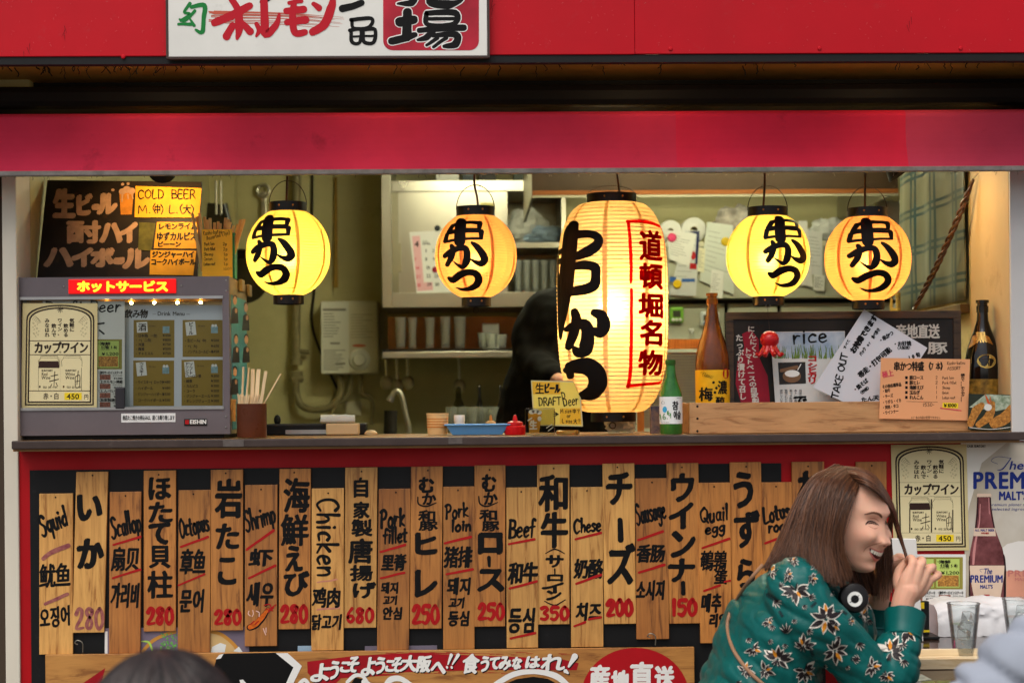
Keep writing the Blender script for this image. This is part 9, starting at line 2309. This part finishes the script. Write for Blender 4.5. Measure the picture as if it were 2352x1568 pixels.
def cuff(c0, c1, r0, r1, name='cuff'):
  d_ = (c1 - c0); L_ = d_.length; d_.normalize(); M = d_.to_track_quat('Z', 'Y').to_matrix().to_4x4()
  mb = MB(); mb.lathe([(r0, 0), (r0 + .003, L_ * .06), (r0 + .001, L_ * .12), ((r0 + r1) / 2, L_ * .5), (r1, L_), (r1 - .002, L_), (r0 - .003, L_ * .1)], c0, 56, M=M)
  mb.v = [tuple(Vector(v_) + (Vector(v_) - c0.lerp(c1, .5)) * .05 * noise.noise(Vector(v_) * 38)) for v_ in mb.v]; return mb.build(name, m_teal, blouse, smooth=True)
cuff(w(1302, 1296, -1.085), w(1318, 1136, -1.055), .040, .048); cuff(w(1112, 1180, -.832), w(1136, 1060, -.85), .038, .040)
# printed flowers, laid on the cloth
blouse.data.calc_loop_triangles(); BV = bvh_of(blouse)
def cloth(x, y, h=0.0):
  d_ = ray(x, y).normalized(); hit = BV.ray_cast(CL, d_)
  if hit[0] is None: return None
  return hit[0] - d_ * (h + .0012)
fl = {k: Ink(h_) for k, h_ in (('white', .0006), ('dark', .0018), ('gold', .0026), ('stem', .0004))}
def petal(ink, x, y, ang, L_, wd, k=5):
  ca, sa = math.cos(ang), math.sin(ang); pts = []
  for i in range(k * 2 + 1):
    t = i / k; sgn = 1 if i <= k else -1; tt = t if i <= k else 2 - t
    u = L_ * tt; v = sgn * wd * math.sin(PI * min(1, tt ** .8)) * .5
    pts.append((x + ca * u - sa * v, y + sa * u + ca * v))
  ink.poly(pts[:-1])
def flower(x, y, r_, ang, n_=6, spread=2.6, gold=1):
  n_ = n_ + 1
  for i in range(n_):
    a_ = ang + spread * (i / (n_ - 1) - .5) * 1.6 if spread < 3 else ang + 2 * PI * i / n_
    a_ += rng.uniform(-.15, .15); L_ = r_ * rng.uniform(.7, 1.15)
    ox, oy = math.cos(a_) * L_ * .08, math.sin(a_) * L_ * .08
    petal(fl['white'], x + ox, y + oy, a_, L_, L_ * .44)
    petal(fl['gold' if gold and i == n_ // 3 else 'dark'], x + ox * 2, y + oy * 2, a_ + .05, L_ * .80, L_ * .29)
  for i in range(3):
    a_ = ang + PI + rng.uniform(-1.0, 1.0); petal(fl['dark'], x, y, a_, r_ * .6, r_ * .13); petal(fl['white'], x, y, a_ + .18, r_ * .5, r_ * .08)
def leaf(x, y, r_, ang):
  for i in range(5):
    a_ = ang + (i - 2) * .42; petal(fl['white'], x, y, a_ + .09, r_ * (1.1 - .14 * abs(i - 2)), r_ * .2); petal(fl['dark'], x, y, a_, r_ * (1 - .14 * abs(i - 2)), r_ * .15)
def sprig(x, y, r_, ang):
  ca, sa = math.cos(ang), math.sin(ang); fl['stem'].stroke([(x, y), (x + ca * r_, y + sa * r_)], .8, k=4)
  for i in range(5):
    for s in (-1, 1): petal(fl['stem'], x + ca * r_ * i / 5, y + sa * r_ * i / 5, ang + s * .8, r_ * .34, r_ * .13)
WD = crop(1860, 1120, 2.866)
for x, y, r_, a_, n_, sp in ((235, 915, 26, 1.4, 8, 2.4), (215, 715, 14, -.6, 6, 2.4), (450, 1120, 30, .3, 7, 4), (455, 1080, 20, -1.6, 5, 2.0), (500, 1160, 14, 1.2, 4, 1.5), (510, 1340, 24, -1.2, 8, 4), (290, 1310, 22, -1.5, 6, 2.2), (110, 1400, 28, -1.2, 7, 2.2), (300, 1480, 26, 1.2, 7, 2.4), (900, 1350, 30, -.9, 7, 2.0), (1010, 1200, 24, .8, 6, 1.6), (910, 1190, 14, -.4, 4, 1.6), (770, 1450, 18, .4, 6, 2.4), (380, 730, 16, .6, 6, 2.2), (180, 810, 14, .2, 6, 2.2), (350, 830, 14, .4, 5, 2.2), (60, 790, 15, -.6, 5, 2.2), (700, 1090, 14, -.4, 6, 2), (870, 1510, 16, 1.2, 6, 2.2), (730, 1020, 12, .4, 5, 2), (20, 1480, 18, .2, 6, 2.4), (-120, 1480, 18, -.5, 6, 2.4), (620, 1130, 10, .3, 5, 2), (-60, 1330, 16, .8, 6, 2.4), (40, 1130, 12, 1, 5, 2)):
  px, py = WD(x, y); flower(px, py, r_ * 1.22, a_, n_, sp)
for x, y, r_, a_ in ((165, 1220, 18, -1.57), (680, 1280, 15, 1.2), (90, 985, 15, .9), (45, 1270, 9, .3), (70, 1160, 10, 1.4), (320, 1195, 11, .6), (290, 1020, 9, .9), (430, 1450, 8, .1), (160, 1290, 9, 1.4), (330, 960, 12, .2), (120, 890, 10, -.5), (590, 1450, 8, .6), (680, 1400, 12, 3.4), (980, 1280, 14, 1.3), (950, 1090, 9, .8), (890, 1080, 9, 2), (640, 1400, 12, .1), (760, 1120, 10, 1.8), (810, 1060, 8, 2.2), (1000, 1400, 14, 1.6), (480, 930, 9, .5), (540, 1240, 9, 1.9), (220, 1120, 9, 1), (-100, 1250, 10, 1), (-180, 1560, 12, .5)):
  px, py = WD(x, y); leaf(px, py, r_ * 1.35, a_)
for x, y, r_, a_ in ((30, 940, 26, .6), (620, 1400, 22, -.1), (340, 1330, 18, 1.2), (210, 640, 14, .5), (380, 1000, 16, 2.4), (830, 1420, 14, 1.6), (560, 1060, 14, .6), (120, 1060, 16, 1.0)):
  px, py = WD(x, y); sprig(px, py, r_, a_)
for kx, mm in (('white', mat('print_ivory', (226, 218, 204), .5)), ('dark', mat('print_black_brown', (34, 26, 28), .5)), ('gold', mat('print_amber', (206, 130, 26), .5)), ('stem', mat('print_navy', (16, 40, 44), .5))):
  ink = fl[kx]; ok = []
  pos = [cloth(*v) for v in ink.v]
  cen = lambda f_: max((pos[i] - pos[f_[0]]).length for i in f_)
  for f_ in ink.f:
    if all(pos[i] is not None for i in f_) and cen(f_) < .05: ok.append(f_)
  me = bpy.data.meshes.new('floral_print'); me.from_pydata([p_ if p_ is not None else Vector((0, 0, -1)) for p_ in pos], [], ok); me.update()
  bm = bmesh.new(); bm.from_mesh(me); bmesh.ops.delete(bm, geom=[v for v in bm.verts if not v.link_faces], context='VERTS'); bm.to_mesh(me); bm.free()
  me.materials.append(mm); o = bpy.data.objects.new('floral_print', me); COL.objects.link(o); adopt(o, wom); o.parent = blouse; o.matrix_parent_inverse = Matrix.Identity(4); o['kind'] = 'stuff'
# collar, round badge and bag strap
mb = MB(); mb.tube(smooth_pts([w(600, 738, -1.07), w(690, 800, -1.095), w(790, 880, -1.085), w(850, 930, -1.04)], 5), [.007] * 16, 8); mb.build('collar', m_teal, blouse, smooth=True)
ph = w(992, 1030, -1.10)
t = thing('headphones', 'black headphone cup with white swirl mark at the woman\'s chest', 'headphones', ph)
d_ = (CL - ph).normalized(); d_ = (d_ + Vector((.25, 0, .1))).normalized(); M = d_.to_track_quat('Z', 'Y').to_matrix().to_4x4()
mb = MB(); mb.lathe([(.0005, .013), (.024, .013), (.031, .010), (.034, .002), (.032, -.013), (.024, -.018), (.0005, -.018)], ph, 36, M=M); cu = mb.build('ear_cup', mat('black_leatherette', (26, 22, 22), .35), t, smooth=True)
Fp = on_plane(ph + d_ * .013, d_)
q = Ink(.0006); q.ring(*W(1000, 1038), 13.5, 8, n=22); q.build('swirl_mark', WHITE, cu, Fp); q = Ink(.0009); q.ring(*W(1002, 1036), 5.5, 1.6, n=16); q.stroke([W(966, 1060), W(990, 1044), W(1026, 1012)], [1, 3, 1]); q.build('inner_mark', INK, cu, Fp)
mb = MB(); mb.tube(smooth_pts([ph + Vector((-.02, .02, .01)), w(900, 900, -1.08), w(760, 840, -1.06), w(690, 830, -1.0)], 6), .006, 8); mb.build('headband', MATS['black_leatherette'], t, smooth=True)
sp_ = [(418, 822), (330, 925), (255, 1040), (208, 1140), (196, 1220), (222, 1330), (280, 1430), (370, 1530), (470, 1610)]
pts = []
for p_ in sp_:
  h_ = cloth(*W(*p_), .004)
  pts.append(h_ if h_ is not None else w(p_[0], p_[1], -1.12))
mb = MB(); P = smooth_pts(pts, 6); mb.tube(P, .0042, 8); o = mb.build('bag_strap', mat('tan_leather', (150, 112, 84), .5), None, smooth=True); tag(o, 'thin tan shoulder strap across the teal blouse', 'strap')
# ------------------------------------------------------------------ cook behind the tall lantern
ck = thing('person', 'cook in black standing behind the tall lantern', 'person', (at(1330, 1000, 1.5).x, 1.5, .02))
Yc = 1.5
def c_(x, y, Y=Yc): return at(*C(x, y), Y)
m_blk2 = mat('black_cloth', (16, 14, 13), .85, spec=.15, var=.3, vscale=14)
hcx = c_(560, 470)
ch = head_shape(hcx, frame_of((.2, -1, -.3), (0, 0, 1)), n=40)
sh1, sh2 = c_(262, 760), c_(800, 760, Yc + .05)
el1, hn1 = c_(240, 1080, Yc - .08), c_(385, 1185, Yc - .32)
sk = blob('body', [ch, limb([hcx + Vector((0, .02, -.08)), c_(550, 760)], [.055, .06]), limb([el1, hn1], [.035, .028]), limb([sh1 + Vector((.03, 0, -.03)), c_(235, 940), el1], [.03, .035, .035]), limb([c_(550, 760), c_(540, 1250), c_(540, 1600)], [.10, .13, .13]), limb([hn1, hn1 + Vector((.04, -.03, -.02)), hn1 + Vector((.08, -.05, -.03))], [.028, .03, .024]), limb([hn1 + Vector((.08, -.06, -.03)), hn1 + Vector((.12, -.07, -.05))], [.011, .009]), limb([hn1 + Vector((.08, -.045, -.02)), hn1 + Vector((.13, -.05, -.045))], [.011, .009]), limb([hn1 + Vector((.08, -.03, -.02)), hn1 + Vector((.125, -.03, -.045))], [.011, .009]), limb([hn1 + Vector((.07, -.015, -.02)), hn1 + Vector((.11, -.01, -.045))], [.010, .008]), limb([hn1 + Vector((.03, -.06, 0)), hn1 + Vector((.08, -.08, -.02))], [.012, .010]),
    limb([c_(480, 1600), c_(480, 2300, Yc)], [.09, .06]), limb([c_(620, 1600), c_(620, 2300, Yc)], [.09, .06])], m_skin, ck, .006, 3)
jk = blob('jacket', [limb([c_(430, 850), c_(330, 1200), c_(290, 1600)], [.14, .17, .2]), limb([c_(550, 800), c_(545, 1000), c_(540, 1300), c_(540, 1650)], [.15, .185, .175, .18]), limb([c_(400, 780), sh1 + Vector((.03, 0, -.02))], [.09, .085]), limb([c_(700, 780), sh2], [.09, .085]), limb([sh1 + Vector((.03, 0, -.02)), c_(225, 930), el1], [.085, .078, .07]), limb([el1, el1.lerp(hn1, .75)], [.068, .05]), limb([sh2, c_(860, 1050, Yc), c_(840, 1250, Yc - .1)], [.085, .075, .06])], m_blk2, ck, .010, 6, lambda p: .006 * noise.noise(p * 9) + .004 * noise.noise(p * 24))
ap = blob('apron', [limb([c_(540, 1250, Yc - .06), c_(540, 1700, Yc - .06), c_(540, 2300, Yc - .02)], [.17, .18, .19])], m_blk2, ck, .012, 4)
# ------------------------------------------------------------------ two passers-by in the foreground
def fg(x, y, Y): return at(x, y, Y)
Yf = -2.7
p1 = thing('person', 'dark haired passer-by seen from behind at the lower frame edge', 'person', fg(385, 2400, Yf))
hc1 = fg(376, 1724, Yf); sF = sz(Yf)
m_dh = hair_mat('black_hair', (12, 10, 10), (62, 50, 47), .38)
hs = head_shape(hc1 + Vector((0, 0, 0)), frame_of((.1, 1, -.05), (0, 0, 1)), n=48)
blob('body', [hs, limb([hc1 + Vector((0, 0, -.06)), hc1 + Vector((0, -.01, -.19))], [.055, .06]), limb([hc1 + Vector((-.17, -.01, -.26)), hc1 + Vector((0, 0, -.22)), hc1 + Vector((.17, -.01, -.26))], [.05, .07, .05]), limb([hc1 + Vector((0, 0, -.25)), hc1 + Vector((0, .02, -.75))], [.13, .14])], m_skin, p1, .006, 3)
def dome_hair(c0, up_dir, rads, n_, lo_, hi_, face_dir=None, part=None):
  """short hair: strands spreading from the crown, thinning out over the face"""
  mb = MB(); F_ = frame_of(*(face_dir or ((0, 1, 0), (0, 0, 1))))
  for i in range(n_):
    a_ = rng.uniform(0, 2 * PI); front = max(0, math.cos(a_))
    L_ = rng.uniform(lo_, hi_) * (1 - .42 * front ** 2); pts = []
    off = rng.gauss(0, .02)
    for j in range(8):
      th = .08 + L_ * j / 7; r_ = 1 + .012 * noise.noise(Vector((math.cos(a_) * 3, math.sin(a_) * 3, th * 2))) + off * .3 * j / 7
      v_ = Vector((rads[0] * math.sin(th) * math.cos(a_ + .25 * j / 7) - .03 * math.cos(th) * .3, rads[1] * math.sin(th) * math.sin(a_ + .25 * j / 7), rads[2] * math.cos(th))) * r_
      pts.append(c0 + F_ @ v_)
    strand(mb, pts, .0020, .0009, 3, .003)
  return mb
mb = dome_hair(hc1, None, (.114, .108, .132), 1700, 1.3, 2.0, ((.1, 1, -.05), (0, 0, 1)))
hh = mb.build('hair', m_dh, p1, smooth=True, ang=3)
mb = MB(); ellipsoid(mb, hc1 + Vector((0, -.004, 0)), (.096, .110, .126), 30, 20); mb.build('scalp_hair', mat('scalp_black', (28, 24, 24), .5, var=.3, vscale=50), hh, smooth=True)
blob('shirt', [limb([hc1 + Vector((-.18, -.01, -.275)), hc1 + Vector((0, 0, -.235)), hc1 + Vector((.18, -.01, -.275))], [.06, .075, .06]), limb([hc1 + Vector((0, 0, -.28)), hc1 + Vector((0, .02, -.78))], [.15, .16]), limb([hc1 + Vector((-.2, 0, -.30)), hc1 + Vector((-.24, 0, -.6))], [.06, .05]), limb([hc1 + Vector((.2, 0, -.30)), hc1 + Vector((.24, 0, -.6))], [.06, .05])], mat('navy_cloth', (40, 42, 56), .8), p1, .008, 4)
Yg = -2.3
p2 = thing('person', 'passer-by in a pale grey shirt cut off by the frame corner', 'person', fg(2520, 2400, Yg))
nk = fg(2560, 1400, Yg); s1 = fg(2240, 1590, Yg)
m_gs = mat('pale_grey_shirt', (150, 156, 168), .8, var=.05, vscale=8, bump=.05, bscale=200)
blob('body', [limb([nk + Vector((.02, 0, .12)), nk + Vector((0, 0, -.02))], [.055, .06]), head_shape(nk + Vector((.04, .03, .20)), frame_of((.5, 1, 0), (0, 0, 1)), n=40), limb([nk + Vector((0, 0, -.1)), nk + Vector((0, .02, -.6))], [.13, .14]), limb([s1 + Vector((.10, 0, -.02)), nk + Vector((.2, 0, -.13))], [.03, .04])], m_skin, p2, .007, 3)
def rum(p): return .012 * noise.noise(Vector((p.x * 7, p.y * 6, p.z * 9))) - .014 * max(0, 1 - abs(noise.noise(Vector((p.x * 8 + p.z * 12, p.y * 6, p.z * 14)))) * 4)
blob('shirt', [limb([s1 + Vector((.02, 0, -.02)), fg(2380, 1512, Yg), nk + Vector((0, 0, -.075)), nk + Vector((.22, 0, -.12))], [.062, .075, .085, .07]), limb([nk + Vector((0, .02, -.16)), nk + Vector((-.01, .02, -.65))], [.17, .17]), limb([s1 + Vector((.01, 0, -.01)), fg(2170, 1800, Yg)], [.066, .055])], m_gs, p2, .008, 5, rum)
hx = nk + Vector((.04, .03, .20)); fd = ((.5, 1, 0), (0, 0, 1))
mb = dome_hair(hx + Vector((0, 0, .004)), None, (.108, .090, .122), 1300, 1.4, 1.9, fd)
h2 = mb.build('hair', m_dh, p2, smooth=True, ang=3)
mb = MB(); ellipsoid(mb, hx + Vector((-.012, -.02, .018)), (.084, .094, .102), 26, 16); mb.build('scalp_hair', MATS['scalp_black'], h2, smooth=True)
mb = dome_hair(hcx + Vector((0, 0, .004)), None, (.108, .090, .122), 900, 1.3, 1.8, ((.2, -1, -.3), (0, 0, 1)))
h3 = mb.build('hair', m_dh, ck, smooth=True, ang=3)
mb = MB(); ellipsoid(mb, hcx + Vector((0, .022, .022)), (.083, .088, .100), 28, 18); mb.build('scalp_hair', MATS['scalp_black'], h3, smooth=True)
# ------------------------------------------------------------------ tidy
bpy.data.objects.remove(_fo, do_unlink=True)
bpy.data.curves.remove(_fc)
